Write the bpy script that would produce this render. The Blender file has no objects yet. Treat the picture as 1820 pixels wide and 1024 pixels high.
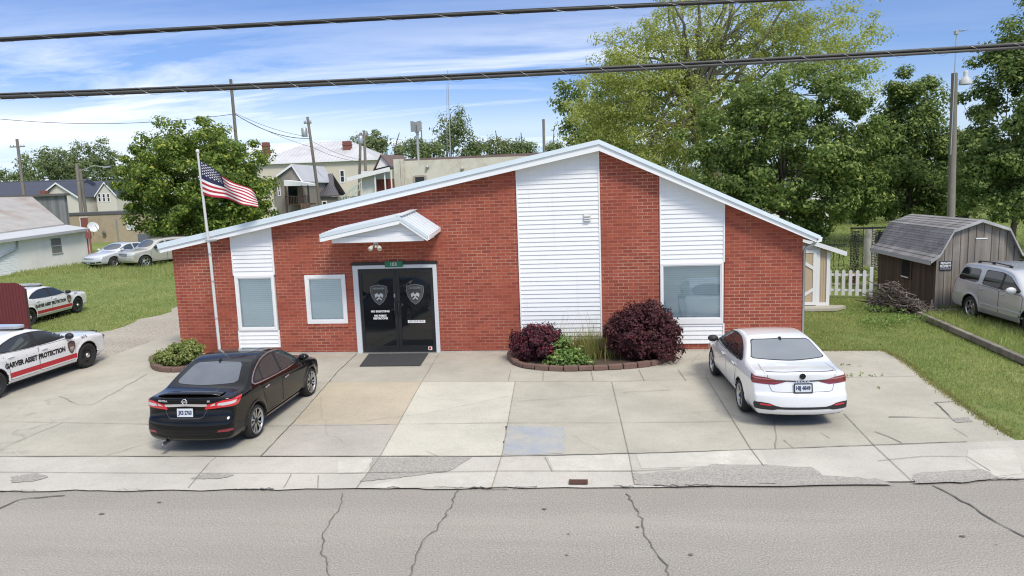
import bpy, bmesh, math, random
import numpy as np
from mathutils import Vector, Matrix
from mathutils.bvhtree import BVHTree
from mathutils.geometry import delaunay_2d_cdt
R = math.radians
random.seed(7)
rng = np.random.default_rng(11)
scn = bpy.context.scene
COL = scn.collection

# ------------------------------------------------------------------ camera
CAM = np.array([0.0, -16.41876, 3.79918])
CR = np.array([0.99192, 0.11836, -0.0352]); CU = np.array([0.0, 0.0, 0.0]); CF = np.array([0.0, 0.0, 0.0])
def _rot(yaw, pitch, roll):
    cy, sy = math.cos(yaw), math.sin(yaw); cp, sp = math.cos(pitch), math.sin(pitch)
    f = np.array([sy*cp, cy*cp, -sp]); r = np.array([cy, -sy, 0.0]); u = np.cross(r, f)
    return math.cos(roll)*r+math.sin(roll)*u, -math.sin(roll)*r+math.cos(roll)*u, f
CR, CU, CF = _rot(R(-7.02954), R(7.78494), R(-2.03311))
FPX = 1262.0
def ray(px, py): return CF + CR*(px-910)/FPX - CU*(py-512)/FPX
def AY(px, py, Y):                     # pixel of the 1820 px photograph -> point on the upright plane y = Y
    d = ray(px, py); return Vector(CAM + d*((Y-CAM[1])/d[1]))
def AX(px, py, X):
    d = ray(px, py); return Vector(CAM + d*((X-CAM[0])/d[0]))
def G(px, py, z=0.0):
    d = ray(px, py); return Vector(CAM + d*((z-CAM[2])/d[2]))
cam = bpy.data.cameras.new('camera'); camo = bpy.data.objects.new('camera', cam); COL.objects.link(camo)
M = Matrix.Identity(4)
for i in range(3):
    M[i][0], M[i][1], M[i][2], M[i][3] = CR[i], CU[i], -CF[i], CAM[i]
camo.matrix_world = M
cam.sensor_width = 36.0; cam.lens = 36.0*FPX/1820.0; cam.clip_start = 0.1; cam.clip_end = 2000
scn.camera = camo

# ------------------------------------------------------------------ object helpers
ORG = {}
def tag(o, label=None, cat=None, group=None, kind=None):
    if label: o['label'] = label
    if cat: o['category'] = cat
    if group: o['group'] = group
    if kind: o['kind'] = kind
    return o
def thing(name, label, cat, loc=(0, 0, 0), rz=0.0, group=None):
    o = bpy.data.objects.new(name, None); COL.objects.link(o)
    o.location = loc; o.rotation_euler = (0, 0, rz); o.empty_display_size = 0.2
    ORG[o.name] = Vector(loc)
    return tag(o, label, cat, group)

class MB:
    """collects shapes that become one mesh object"""
    def __init__(s): s.v = []; s.f = []; s.m = []; s.sm = []
    def add(s, vs, fs, m=0, smooth=False):
        b = len(s.v); s.v.extend([tuple(p) for p in vs])
        for f in fs: s.f.append(tuple(b+i for i in f)); s.m.append(m); s.sm.append(smooth)
        return s
    def box(s, x0, x1, y0, y1, z0, z1, m=0):
        vs = [(x, y, z) for x in (x0, x1) for y in (y0, y1) for z in (z0, z1)]
        return s.add(vs, [(0, 1, 3, 2), (4, 6, 7, 5), (0, 4, 5, 1), (2, 3, 7, 6), (0, 2, 6, 4), (1, 5, 7, 3)], m)
    def obox(s, c, ax, ay, az, m=0):     # oriented box: centre and three half-axis vectors
        c, ax, ay, az = Vector(c), Vector(ax), Vector(ay), Vector(az)
        vs = [c+i*ax+j*ay+k*az for i in (-1, 1) for j in (-1, 1) for k in (-1, 1)]
        return s.add(vs, [(0, 1, 3, 2), (4, 6, 7, 5), (0, 4, 5, 1), (2, 3, 7, 6), (0, 2, 6, 4), (1, 5, 7, 3)], m)
    def bar(s, a, b, w, h, m=0, up=(0, 0, 1)):
        a, b = Vector(a), Vector(b); d = (b-a); L = d.length
        if L < 1e-6: return s
        d /= L; u = Vector(up)
        if abs(d.dot(u)) > .98: u = Vector((0, 1, 0))
        x = d.cross(u).normalized(); u = x.cross(d)
        return s.obox((a+b)/2, x*w/2, d*L/2, u*h/2, m)
    def prism(s, poly, ext, m=0):        # closed planar polygon (3-D points) pushed along ext
        n = len(poly); P = [Vector(p) for p in poly]; e = Vector(ext)
        nrm = Vector((0, 0, 0))
        for i in range(n): nrm += P[i].cross(P[(i+1) % n])
        if nrm.dot(e) > 0: P.reverse()
        vs = P+[p+e for p in P]
        fs = [tuple(range(n)), tuple(range(2*n-1, n-1, -1))]
        fs += [(i, i+n, (i+1) % n+n, (i+1) % n) for i in range(n)]
        return s.add(vs, fs, m)
    def sheet(s, poly, m=0): return s.add(poly, [tuple(range(len(poly)))], m)
    def tube(s, pts, r, n=8, m=0, cap=True, smooth=True):
        pts = [Vector(p) for p in pts]; k = len(pts)
        rr = r if isinstance(r, (list, tuple, np.ndarray)) else [r]*k
        rings = []; prev = None
        for i, p in enumerate(pts):
            d = (pts[min(i+1, k-1)]-pts[max(i-1, 0)])
            if d.length < 1e-9: d = Vector((0, 0, 1))
            d.normalize()
            if prev is None:
                x = d.orthogonal().normalized()
            else:
                x = prev-d*prev.dot(d)
                x = x.normalized() if x.length > 1e-6 else d.orthogonal().normalized()
            prev = x; y = d.cross(x)
            rings.append([p+(x*math.cos(2*math.pi*j/n)+y*math.sin(2*math.pi*j/n))*rr[i] for j in range(n)])
        vs = [q for rg in rings for q in rg]
        fs = [(i*n+j, i*n+(j+1) % n, (i+1)*n+(j+1) % n, (i+1)*n+j) for i in range(k-1) for j in range(n)]
        s.add(vs, fs, m, smooth)
        if cap:
            s.add(rings[0], [tuple(range(n-1, -1, -1))], m); s.add(rings[-1], [tuple(range(n))], m)
        return s
    def lathe(s, prof, c, axis='y', n=32, m=0, smooth=True):   # prof: list of (radius, offset along axis)
        c = Vector(c); vs = []
        for r, h in prof:
            for j in range(n):
                a = 2*math.pi*j/n; p = {'y': (r*math.cos(a), h, r*math.sin(a)), 'z': (r*math.cos(a), r*math.sin(a), h), 'x': (h, r*math.cos(a), r*math.sin(a))}[axis]
                vs.append(c+Vector(p))
        k = len(prof)
        fs = [(i*n+j, i*n+(j+1) % n, (i+1)*n+(j+1) % n, (i+1)*n+j) for i in range(k-1) for j in range(n)]
        return s.add(vs, fs, m, smooth)
    def xf(s, mat):
        s.v = [tuple(mat @ Vector(p)) for p in s.v]; return s
    def build(s, name, mats, parent=None, origin=None, bevel=0.0, recalc=False):
        me = bpy.data.meshes.new(name)
        if origin is None:
            p = parent; origin = Vector((0, 0, 0))
            while p is not None:
                if p.name in ORG: origin = ORG[p.name]; break
                p = p.parent
        me.from_pydata([(p[0]-origin[0], p[1]-origin[1], p[2]-origin[2]) for p in s.v], [], s.f)
        if not isinstance(mats, (list, tuple)): mats = [mats]
        for mm in mats: me.materials.append(mm)
        me.polygons.foreach_set('material_index', s.m)
        me.polygons.foreach_set('use_smooth', s.sm)
        if recalc:
            bm = bmesh.new(); bm.from_mesh(me); bmesh.ops.recalc_face_normals(bm, faces=bm.faces); bm.to_mesh(me); bm.free()
        me.update()
        o = bpy.data.objects.new(name, me); COL.objects.link(o)
        if parent is not None: o.parent = parent
        if bevel:
            b = o.modifiers.new('bevel', 'BEVEL'); b.width = bevel; b.segments = 2; b.limit_method = 'ANGLE'; b.angle_limit = R(40)
        return o
LOCAL = Vector((0, 0, 0))
def np_mesh(name, V, F, mats, parent=None, smooth=True, mi=None):
    """V (n,3), F (m,k) arrays"""
    me = bpy.data.meshes.new(name); V = np.asarray(V, np.float32); F = np.asarray(F, np.int32)
    me.vertices.add(len(V)); me.vertices.foreach_set('co', V.ravel())
    k = F.shape[1]; me.loops.add(F.size); me.loops.foreach_set('vertex_index', F.ravel())
    me.polygons.add(len(F)); me.polygons.foreach_set('loop_start', np.arange(len(F), dtype=np.int32)*k)
    me.polygons.foreach_set('use_smooth', np.full(len(F), smooth, bool))
    if not isinstance(mats, (list, tuple)): mats = [mats]
    for mm in mats: me.materials.append(mm)
    if mi is not None: me.polygons.foreach_set('material_index', np.asarray(mi, np.int32))
    me.update(calc_edges=True); me.validate()
    o = bpy.data.objects.new(name, me); COL.objects.link(o)
    if parent is not None: o.parent = parent
    return o
def copy_tree(o, parent=None):
    c = o.copy(); COL.objects.link(c); c.parent = parent
    for ch in list(o.children): copy_tree(ch, c)
    return c

# ------------------------------------------------------------------ materials
class NT:
    def __init__(s, name):
        s.mat = bpy.data.materials.new(name); s.mat.use_nodes = True; s.t = s.mat.node_tree
        s.b = s.t.nodes['Principled BSDF']; s.out = s.t.nodes['Material Output']
    def n(s, typ, **kw):
        nd = s.t.nodes.new(typ)
        for k, v in kw.items():
            if hasattr(nd, k): setattr(nd, k, v)
            else: nd.inputs[k].default_value = v
        return nd
    def l(s, a, b): s.t.links.new(a, b); return s
    def coord(s, kind='Object'):
        return s.n('ShaderNodeTexCoord').outputs[kind]
    def mapping(s, src, scale=(1, 1, 1), loc=(0, 0, 0), rot=(0, 0, 0)):
        m = s.n('ShaderNodeMapping'); m.inputs['Scale'].default_value = scale; m.inputs['Location'].default_value = loc; m.inputs['Rotation'].default_value = rot
        s.l(src, m.inputs['Vector']); return m.outputs[0]
    def noise(s, src, scale, detail=4, rough=.55, dist=0.0):
        nd = s.n('ShaderNodeTexNoise'); nd.inputs['Scale'].default_value = scale; nd.inputs['Detail'].default_value = detail
        nd.inputs['Roughness'].default_value = rough; nd.inputs['Distortion'].default_value = dist
        s.l(src, nd.inputs['Vector']); return nd.outputs['Fac']
    def ramp(s, fac, stops):
        r = s.n('ShaderNodeValToRGB'); e = r.color_ramp.elements
        while len(e) < len(stops): e.new(.5)
        for i, (p, c) in enumerate(stops):
            e[i].position = p; e[i].color = (c, c, c, 1) if not isinstance(c, (tuple, list)) else (*c, 1)
        s.l(fac, r.inputs[0]); return r.outputs[0]
    def mix(s, fac, a, b, blend='MIX'):
        m = s.n('ShaderNodeMix', data_type='RGBA', blend_type=blend)
        for val, idx in ((fac, 0), (a, 6), (b, 7)):
            if isinstance(val, (int, float)): m.inputs[idx].default_value = val
            elif isinstance(val, (tuple, list)): m.inputs[idx].default_value = (*val, 1)
            else: s.l(val, m.inputs[idx])
        return m.outputs[2]
    def bump(s, h, strength=.3, dist=.01):
        b = s.n('ShaderNodeBump'); b.inputs['Strength'].default_value = strength; b.inputs['Distance'].default_value = dist
        s.l(h, b.inputs['Height']); s.l(b.outputs[0], s.b.inputs['Normal']); return s
    def base(s, c):
        if isinstance(c, (tuple, list)): s.b.inputs['Base Color'].default_value = (*c, 1)
        else: s.l(c, s.b.inputs['Base Color'])
        return s
    def set(s, rough=None, metal=None, coat=None, spec=None):
        if rough is not None: s.b.inputs['Roughness'].default_value = rough
        if metal is not None: s.b.inputs['Metallic'].default_value = metal
        if coat is not None: s.b.inputs['Coat Weight'].default_value = coat; s.b.inputs['Coat Roughness'].default_value = .03
        if spec is not None: s.b.inputs['Specular IOR Level'].default_value = spec
        return s
def pm(name, c, rough=.6, metal=0.0, var=.12, scale=3.0, coat=None, bump=0.0, bscale=40.0, spec=None, dirt=None):
    """plain procedural material: base colour with a soft mottling of its own"""
    t = NT(name); co = t.coord()
    a = tuple(max(0, x*(1-var)) for x in c); b = tuple(min(1, x*(1+var)) for x in c)
    col = t.mix(t.noise(co, scale, 5), a, b)
    if dirt is not None:
        col = t.mix(t.ramp(t.noise(co, scale*.45, 6, .65), [(.48, 0.0), (.72, .75)]), col, dirt)
    t.base(col).set(rough, metal, coat, spec)
    if bump: t.bump(t.noise(co, bscale, 3), bump, .01)
    return t.mat

# ------------------------------------------------------------------ world
SUN_EL, SUN_AZ = 50.0, 145.0           # azimuth clockwise from +Y (north): light from the right and from behind the camera
w = bpy.data.worlds.new('World'); scn.world = w; w.use_nodes = True
wt = w.node_tree; wt.nodes.clear()
def wn(t, **kw):
    nd = wt.nodes.new(t)
    for k, v in kw.items():
        if hasattr(nd, k): setattr(nd, k, v)
        else: nd.inputs[k].default_value = v
    return nd
sky = wn('ShaderNodeTexSky', sky_type='NISHITA', sun_disc=False, sun_elevation=R(SUN_EL), sun_rotation=R(SUN_AZ), air_density=1.0, dust_density=.6, ozone_density=2.5)
bg = wn('ShaderNodeBackground', Strength=0.13); wo = wn('ShaderNodeOutputWorld')
tc = wn('ShaderNodeTexCoord'); sep = wn('ShaderNodeSeparateXYZ'); wt.links.new(tc.outputs['Generated'], sep.inputs[0])
zc = wn('ShaderNodeMath', operation='MAXIMUM'); zc.inputs[1].default_value = 0.0; wt.links.new(sep.outputs[2], zc.inputs[0])
za = wn('ShaderNodeMath', operation='ADD'); za.inputs[1].default_value = 0.10; wt.links.new(zc.outputs[0], za.inputs[0])
dx = wn('ShaderNodeMath', operation='DIVIDE'); wt.links.new(sep.outputs[0], dx.inputs[0]); wt.links.new(za.outputs[0], dx.inputs[1])
dy = wn('ShaderNodeMath', operation='DIVIDE'); wt.links.new(sep.outputs[1], dy.inputs[0]); wt.links.new(za.outputs[0], dy.inputs[1])
cb = wn('ShaderNodeCombineXYZ'); wt.links.new(dx.outputs[0], cb.inputs[0]); wt.links.new(dy.outputs[0], cb.inputs[1])
def wnoise(scale3, loc, sc, det, rough, dist):
    mp = wn('ShaderNodeMapping'); mp.inputs['Scale'].default_value = scale3; mp.inputs['Location'].default_value = loc; mp.inputs['Rotation'].default_value = (0, 0, R(9))
    wt.links.new(cb.outputs[0], mp.inputs[0])
    nz = wn('ShaderNodeTexNoise'); nz.inputs['Scale'].default_value = sc; nz.inputs['Detail'].default_value = det; nz.inputs['Roughness'].default_value = rough; nz.inputs['Distortion'].default_value = dist
    wt.links.new(mp.outputs[0], nz.inputs['Vector']); return nz.outputs['Fac']
def wramp(src, stops):
    r = wn('ShaderNodeValToRGB'); e = r.color_ramp.elements
    while len(e) < len(stops): e.new(.5)
    for i, (p, c) in enumerate(stops): e[i].position = p; e[i].color = (c, c, c, 1)
    wt.links.new(src, r.inputs[0]); return r.outputs[0]
streak = wramp(wnoise((.34, 1.15, 1), (2.3, .4, 0), 1.25, 9, .62, .6), [(.41, 0), (.56, .66), (.70, 1)])
broad = wramp(wnoise((.22, .5, 1), (5.1, 1.7, 0), .9, 3, .5, .3), [(.30, .25), (.56, 1)])
cm0 = wn('ShaderNodeMath', operation='MULTIPLY'); wt.links.new(streak, cm0.inputs[0]); wt.links.new(broad, cm0.inputs[1])
zf = wramp(sep.outputs[2], [(0.0, 1), (.165, 1), (.225, .22), (.42, .25)]); xf_ = wramp(sep.outputs[0], [(0.0, 1), (.14, 1), (.30, .08)])
cm1 = wn('ShaderNodeMath', operation='MULTIPLY'); wt.links.new(zf, cm1.inputs[0]); wt.links.new(xf_, cm1.inputs[1])
cm = wn('ShaderNodeMath', operation='MULTIPLY'); wt.links.new(cm0.outputs[0], cm.inputs[0]); wt.links.new(cm1.outputs[0], cm.inputs[1])
# bank of pale cloud low over the horizon
lowband = wramp(sep.outputs[2], [(0.0, .55), (.05, .62), (.085, .85), (.12, .25), (.15, 0.0)])
lown = wramp(wnoise((.30, .6, 1), (1.0, 7.0, 0), .8, 6, .6, .4), [(.30, .35), (.50, 1)])
lm = wn('ShaderNodeMath', operation='MULTIPLY'); wt.links.new(lowband, lm.inputs[0]); wt.links.new(lown, lm.inputs[1])
# unseen cloud overhead and behind the viewer, added as neutral fill for the ambient
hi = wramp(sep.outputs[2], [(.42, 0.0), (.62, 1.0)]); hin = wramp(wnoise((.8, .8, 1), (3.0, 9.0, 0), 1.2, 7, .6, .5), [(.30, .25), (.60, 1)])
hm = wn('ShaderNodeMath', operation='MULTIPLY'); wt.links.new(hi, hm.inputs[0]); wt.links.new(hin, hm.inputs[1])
xl_ = wramp(sep.outputs[0], [(0.0, 1), (.001, .42), (.25, .42)]); xa_ = wn('ShaderNodeMapRange'); xa_.inputs[1].default_value = -.75; xa_.inputs[2].default_value = -.15; xa_.inputs[3].default_value = 1.0; xa_.inputs[4].default_value = .40; wt.links.new(sep.outputs[0], xa_.inputs[0])
lm2 = wn('ShaderNodeMath', operation='MULTIPLY'); wt.links.new(lm.outputs[0], lm2.inputs[0]); wt.links.new(xa_.outputs[0], lm2.inputs[1])
mx0 = wn('ShaderNodeMath', operation='MAXIMUM'); wt.links.new(cm.outputs[0], mx0.inputs[0]); wt.links.new(lm2.outputs[0], mx0.inputs[1])
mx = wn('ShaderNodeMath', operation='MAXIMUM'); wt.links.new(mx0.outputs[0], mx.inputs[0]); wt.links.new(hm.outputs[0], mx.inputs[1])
hs = wn('ShaderNodeHueSaturation'); hs.inputs['Saturation'].default_value = .90; tn = wn('ShaderNodeMix', data_type='RGBA', blend_type='MULTIPLY'); tn.inputs[0].default_value = 1.0; tn.inputs[7].default_value = (.44, .62, .93, 1); wt.links.new(sky.outputs[0], tn.inputs[6]); wt.links.new(tn.outputs[2], hs.inputs['Color'])
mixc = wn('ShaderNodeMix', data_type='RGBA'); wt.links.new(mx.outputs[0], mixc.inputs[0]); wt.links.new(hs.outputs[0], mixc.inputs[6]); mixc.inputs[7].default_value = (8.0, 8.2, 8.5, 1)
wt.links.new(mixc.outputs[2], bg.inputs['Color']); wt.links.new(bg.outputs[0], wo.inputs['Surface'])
sl = bpy.data.lights.new('sun', 'SUN'); sl.energy = 2.3; sl.angle = R(15); sl.color = (1, .93, .81)
so = bpy.data.objects.new('sun', sl); COL.objects.link(so)
ea, aa = R(SUN_EL), R(SUN_AZ)
so.rotation_euler = Vector((-math.sin(aa)*math.cos(ea), -math.cos(aa)*math.cos(ea), -math.sin(ea))).to_track_quat('-Z', 'Y').to_euler()
so.location = (10, -10, 30)
vs = scn.view_settings; vs.view_transform = 'Standard'; vs.look = 'None'; vs.gamma = 1.0; vs.exposure = 0.27
scn.cycles.pixel_filter_type = 'BLACKMAN_HARRIS'; scn.cycles.filter_width = 1.15; scn.cycles.max_bounces = 6; scn.cycles.diffuse_bounces = 3; scn.cycles.glossy_bounces = 3; scn.cycles.transmission_bounces = 4; scn.cycles.transparent_max_bounces = 8

# ------------------------------------------------------------------ shared materials
def grass_mat():
    t = NT('lawn'); co = t.coord()
    big = t.noise(co, .35, 5, .6); mid = t.noise(co, 2.2, 6, .65); fine = t.noise(co, 28, 5, .7)
    c = t.mix(mid, (.12, .175, .05), (.26, .32, .10))
    c = t.mix(t.ramp(big, [(.45, 0.0), (.72, .65)]), c, (.36, .36, .14))
    c = t.mix(t.ramp(t.noise(co, .9, 7, .7), [(.62, 0.0), (.74, .55)]), c, (.26, .21, .12))
    c = t.mix(t.ramp(fine, [(.3, .55), (.6, 0.0)]), c, (.07, .11, .03))
    t.base(c).set(.95, spec=.15); t.bump(fine, .8, .03); return t.mat
def concrete_mat(name, c, dark=.80, crack=True, worn=None):
    t = NT(name); co = t.coord()
    a = tuple(x*dark for x in c); b = tuple(min(1, x*1.07) for x in c)
    col = t.mix(t.ramp(t.noise(co, .75, 8, .68), [(.30, 0.0), (.62, 1.0)]), a, b)
    col = t.mix(t.ramp(t.noise(co, 3.5, 7, .7), [(.56, 0.0), (.75, .30)]), col, tuple(x*.52 for x in c))
    sp = t.noise(co, 26, 4, .85)
    col = t.mix(t.ramp(sp, [(.30, .55), (.46, 0.0)]), col, tuple(x*.5 for x in c))
    col = t.mix(t.ramp(sp, [(.56, 0.0), (.72, .55)]), col, tuple(min(1, x*1.30) for x in c))
    col = t.mix(t.ramp(t.noise(co, 2.1, 9, .72), [(.64, 0.0), (.74, .35)]), col, tuple(x*.45 for x in c))
    if crack:
        v = t.n('ShaderNodeTexVoronoi', feature='DISTANCE_TO_EDGE'); v.inputs['Scale'].default_value = .33
        wv = t.n('ShaderNodeMix', data_type='VECTOR'); wv.inputs[0].default_value = .16
        nn = t.n('ShaderNodeTexNoise'); nn.inputs['Scale'].default_value = 2.2; nn.inputs['Detail'].default_value = 6; t.l(co, nn.inputs['Vector'])
        t.l(co, wv.inputs[4]); t.l(nn.outputs['Color'], wv.inputs[5]); t.l(wv.outputs[1], v.inputs['Vector'])
        ck = t.ramp(v.outputs['Distance'], [(.0, .30), (.003, 0.0)])
        ckm = t.n('ShaderNodeMath', operation='MULTIPLY'); t.l(ck, ckm.inputs[0]); t.l(t.ramp(t.noise(co, .55, 3), [(.5, 0.0), (.56, 1.0)]), ckm.inputs[1])
        col = t.mix(ckm.outputs[0], col, tuple(x*.33 for x in c))
    if worn is not None: col = t.mix(t.ramp(t.noise(co, 2.6, 8, .75), [(.40, .85), (.58, .0)]), col, worn)
    t.base(col).set(.9, spec=.25); t.bump(sp, .25, .006); return t.mat
def asphalt_mat(name, c, fine=50):
    t = NT(name); co = t.coord()
    sp = t.noise(co, fine, 4, .85); md = t.noise(co, 1.1, 7, .65)
    col = t.mix(md, tuple(x*.86 for x in c), tuple(x*1.10 for x in c))
    col = t.mix(t.ramp(sp, [(.36, .85), (.5, 0.0)]), col, tuple(x*.48 for x in c))
    col = t.mix(t.ramp(sp, [(.52, 0.0), (.66, .85)]), col, tuple(min(1, x*1.6) for x in c))
    wr = t.noise(t.mapping(co, (.10, .95, 1), rot=(0, 0, R(-3.5))), 1.0, 4, .6)
    col = t.mix(t.ramp(wr, [(.38, .22), (.55, 0.0)]), col, tuple(x*.62 for x in c)); col = t.mix(t.ramp(wr, [(.52, 0.0), (.70, .25)]), col, tuple(min(1, x*1.35) for x in c))
    t.base(col).set(.92, spec=.25); t.bump(sp, .5, .008); return t.mat
def brick_mat():
    t = NT('red_brick'); co = t.coord(); sp = t.n('ShaderNodeSeparateXYZ'); t.l(co, sp.inputs[0])
    xy = t.n('ShaderNodeMath', operation='ADD'); t.l(sp.outputs[0], xy.inputs[0]); t.l(sp.outputs[1], xy.inputs[1])
    cv = t.n('ShaderNodeCombineXYZ'); t.l(xy.outputs[0], cv.inputs[0]); t.l(sp.outputs[2], cv.inputs[1])
    bt = t.n('ShaderNodeTexBrick'); bt.inputs['Scale'].default_value = 1.0; bt.inputs['Brick Width'].default_value = .226; bt.inputs['Row Height'].default_value = .0765
    bt.inputs['Mortar Size'].default_value = .0075; bt.inputs['Mortar Smooth'].default_value = .15; bt.inputs['Bias'].default_value = -.1
    bt.inputs['Color1'].default_value = (.385, .100, .060, 1); bt.inputs['Color2'].default_value = (.235, .058, .041, 1)
    t.l(cv.outputs[0], bt.inputs['Vector'])
    mz = t.ramp(t.noise(co, .55, 5, .6), [(.40, 0.0), (.60, 1.0)])
    mort = t.mix(mz, (.34, .14, .095), (.52, .32, .235)); t.l(mort, bt.inputs['Mortar'])
    col = t.mix(t.ramp(t.noise(co, 1.3, 6, .65), [(.35, .40), (.62, 0.0)]), bt.outputs['Color'], (.30, .066, .046))
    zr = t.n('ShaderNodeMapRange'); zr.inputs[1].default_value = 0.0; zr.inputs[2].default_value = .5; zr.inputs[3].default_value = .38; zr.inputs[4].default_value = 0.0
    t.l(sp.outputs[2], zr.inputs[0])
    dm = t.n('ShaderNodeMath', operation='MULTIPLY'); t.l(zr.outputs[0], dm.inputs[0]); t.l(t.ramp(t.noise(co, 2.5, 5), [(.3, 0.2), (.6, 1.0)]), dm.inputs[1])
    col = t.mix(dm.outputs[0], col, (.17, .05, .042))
    sc = t.ramp(t.noise(co, 11, 4, .8), [(.76, 0.0), (.80, .6)])
    col = t.mix(sc, col, (.55, .42, .36))
    t.base(col).set(.85, spec=.25); t.bump(bt.outputs['Fac'], -.35, .006); return t.mat
def wood_mat(name, a, b, axis=2, board=.14, rough=.9):
    """weathered boards; the grain runs along the given axis"""
    t = NT(name); co = t.coord()
    sc = [22, 22, 22]; sc[axis] = 1.2
    g = t.noise(t.mapping(co, tuple(sc)), 1.0, 6, .7)
    sb = [1/board]*3; sb[axis] = .05
    bd = t.noise(t.mapping(co, tuple(sb)), .9, 1, .3)
    col = t.mix(g, a, b); col = t.mix(t.ramp(bd, [(.38, .5), (.62, 0.0)]), col, tuple(x*.55 for x in a))
    col = t.mix(t.ramp(t.noise(co, 1.2, 5, .7), [(.55, 0.0), (.75, .4)]), col, tuple(min(1, x*1.25) for x in b))
    t.base(col).set(rough, spec=.2); t.bump(g, .4, .006); return t.mat
def leaf_mat(name, dark, light, trans=.35, yellow=None, patch=None):
    t = NT(name)
    gm = t.n('ShaderNodeNewGeometry'); r = gm.outputs['Random Per Island']
    c = t.mix(r, dark, light)
    if yellow is not None:
        pw = t.ramp(r, [(.82, 0.0), (.9, 1.0)]); c = t.mix(pw, c, yellow)
    if patch is not None:
        co = t.coord(); c = t.mix(t.ramp(t.noise(co, .55, 6, .65), [(.46, 0.0), (.66, .75)]), c, patch); c = t.mix(t.ramp(t.noise(co, 1.7, 5, .7), [(.58, 0.0), (.72, .55)]), c, tuple(x*.5 for x in dark))
    t.base(c).set(.6, spec=.22)
    tr = t.n('ShaderNodeBsdfTranslucent'); cc = t.mix(.5, c, tuple(min(1, x*1.9) for x in light)); t.l(cc, tr.inputs['Color'])
    ms = t.n('ShaderNodeMixShader'); ms.inputs[0].default_value = trans
    t.l(t.b.outputs[0], ms.inputs[1]); t.l(tr.outputs[0], ms.inputs[2]); t.l(ms.outputs[0], t.out.inputs[0]); return t.mat
def siding_mat():
    t = NT('white_vinyl'); co = t.coord()
    c = t.mix(t.noise(co, 1.1, 5, .6), (.80, .81, .82), (.88, .885, .89))
    st = t.noise(t.mapping(co, (5.5, 5.5, .5)), 1.0, 5, .65)
    c = t.mix(t.ramp(st, [(.56, 0.0), (.78, .30)]), c, (.60, .60, .58)); c = t.mix(t.ramp(t.noise(co, 7, 5, .7), [(.62, 0.0), (.76, .22)]), c, (.55, .55, .53))
    t.base(c).set(.5, spec=.35); t.bump(t.noise(t.mapping(co, (1.2, 1.2, 6)), 1.0, 2), .25, .01); return t.mat
MAT = {
    'lawn': grass_mat(), 'brick': brick_mat(),
    'conc': concrete_mat('concrete', (.46, .435, .368), .82), 'conc_tan': concrete_mat('tan_concrete', (.495, .435, .335), .84),
    'conc_pale': concrete_mat('pale_concrete', (.560, .535, .455), .86), 'conc_grey': concrete_mat('grey_concrete', (.46, .43, .38), .82),
    'conc_white': concrete_mat('bright_concrete', (.60, .58, .52), .80, False, (.50, .475, .42)), 'conc_blue': concrete_mat('blue_stain', (.36, .385, .42), .86, False, (.45, .43, .375)),
    'patch': asphalt_mat('asphalt_patch', (.375, .352, .32)), 'road': asphalt_mat('asphalt', (.355, .328, .292)), 'gravel': asphalt_mat('gravel', (.40, .365, .31), 22),
    'crack': pm('crack', (.15, .138, .122), .95), 'joint': pm('joint', (.27, .245, .205), .95, var=.3, scale=6), 'soil': pm('soil', (.085, .062, .042), .95, var=.35, bump=.6),
    'white': siding_mat(), 'trim': pm('white_metal', (.86, .875, .885), .38, var=.03, scale=1.0),
    'drip': pm('galvanised_edge', (.62, .70, .75), .38, .0, var=.05), 'frame': pm('window_frame', (.82, .82, .82), .4, var=.02),
    'doorframe': pm('door_frame_paint', (.62, .65, .68), .45, var=.06), 'blackmetal': pm('black_metal', (.018, .018, .020), .4, var=.2),
    'blackplastic': pm('black_plastic', (.020, .020, .022), .55, var=.2), 'rubber': pm('rubber', (.022, .022, .022), .85, var=.3, scale=12), 'dark': pm('dark_void', (.006, .006, .007), .9),
    'chrome': pm('chrome', (.80, .81, .83), .30, 1.0, var=.03), 'steel': pm('steel', (.42, .43, .45), .35, .9, var=.08), 'alu': pm('alloy', (.55, .56, .58), .28, .9, var=.05),
    'pole': wood_mat('weathered_pole', (.17, .15, .125), (.33, .30, .26), 2, .3), 'mat': pm('rubber_mat', (.055, .055, .058), .95, var=.3, scale=30, bump=.5, bscale=90),
    'glassdark': pm('dark_glass', (.010, .012, .014), .04, var=.1, spec=.6), 'wire': pm('wire', (.03, .03, .032), .6), 'galv': pm('galvanised', (.48, .50, .51), .45, .6, var=.12),
    'bark': wood_mat('bark', (.085, .065, .05), (.19, .155, .125), 2, .2), 'palebark': wood_mat('pale_bark', (.16, .14, .11), (.38, .35, .29), 2, .5),
    'letter': pm('white_lettering', (.82, .82, .82), .5, var=.02), 'ink': pm('black_lettering', (.012, .012, .013), .5, var=.05), 'red': pm('red_tape', (.48, .022, .035), .35, var=.05),
}
FONT = None
def text_flat(body, height, spacing=1.0, bold=0.0):
    """text as a flat triangulated patch centred on the origin: (points 2-D, triangles)"""
    cu = bpy.data.curves.new('txt', 'FONT'); cu.body = body; cu.size = height/.72; cu.align_x = 'CENTER'; cu.align_y = 'CENTER'
    cu.space_character = spacing; cu.offset = bold; cu.resolution_u = 3; cu.fill_mode = 'FRONT'; cu.extrude = 0
    o = bpy.data.objects.new('txt', cu); COL.objects.link(o)
    dg = bpy.context.evaluated_depsgraph_get(); me = bpy.data.meshes.new_from_object(o.evaluated_get(dg))
    me.calc_loop_triangles()
    P = [(v.co.x, v.co.y) for v in me.vertices]; T = [tuple(t.vertices) for t in me.loop_triangles]
    bpy.data.objects.remove(o); bpy.data.curves.remove(cu); bpy.data.meshes.remove(me)
    xs = [p[0] for p in P]; ys = [p[1] for p in P]; cx, cy = (min(xs)+max(xs))/2, (min(ys)+max(ys))/2
    return [(x-cx, y-cy) for x, y in P], T
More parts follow.
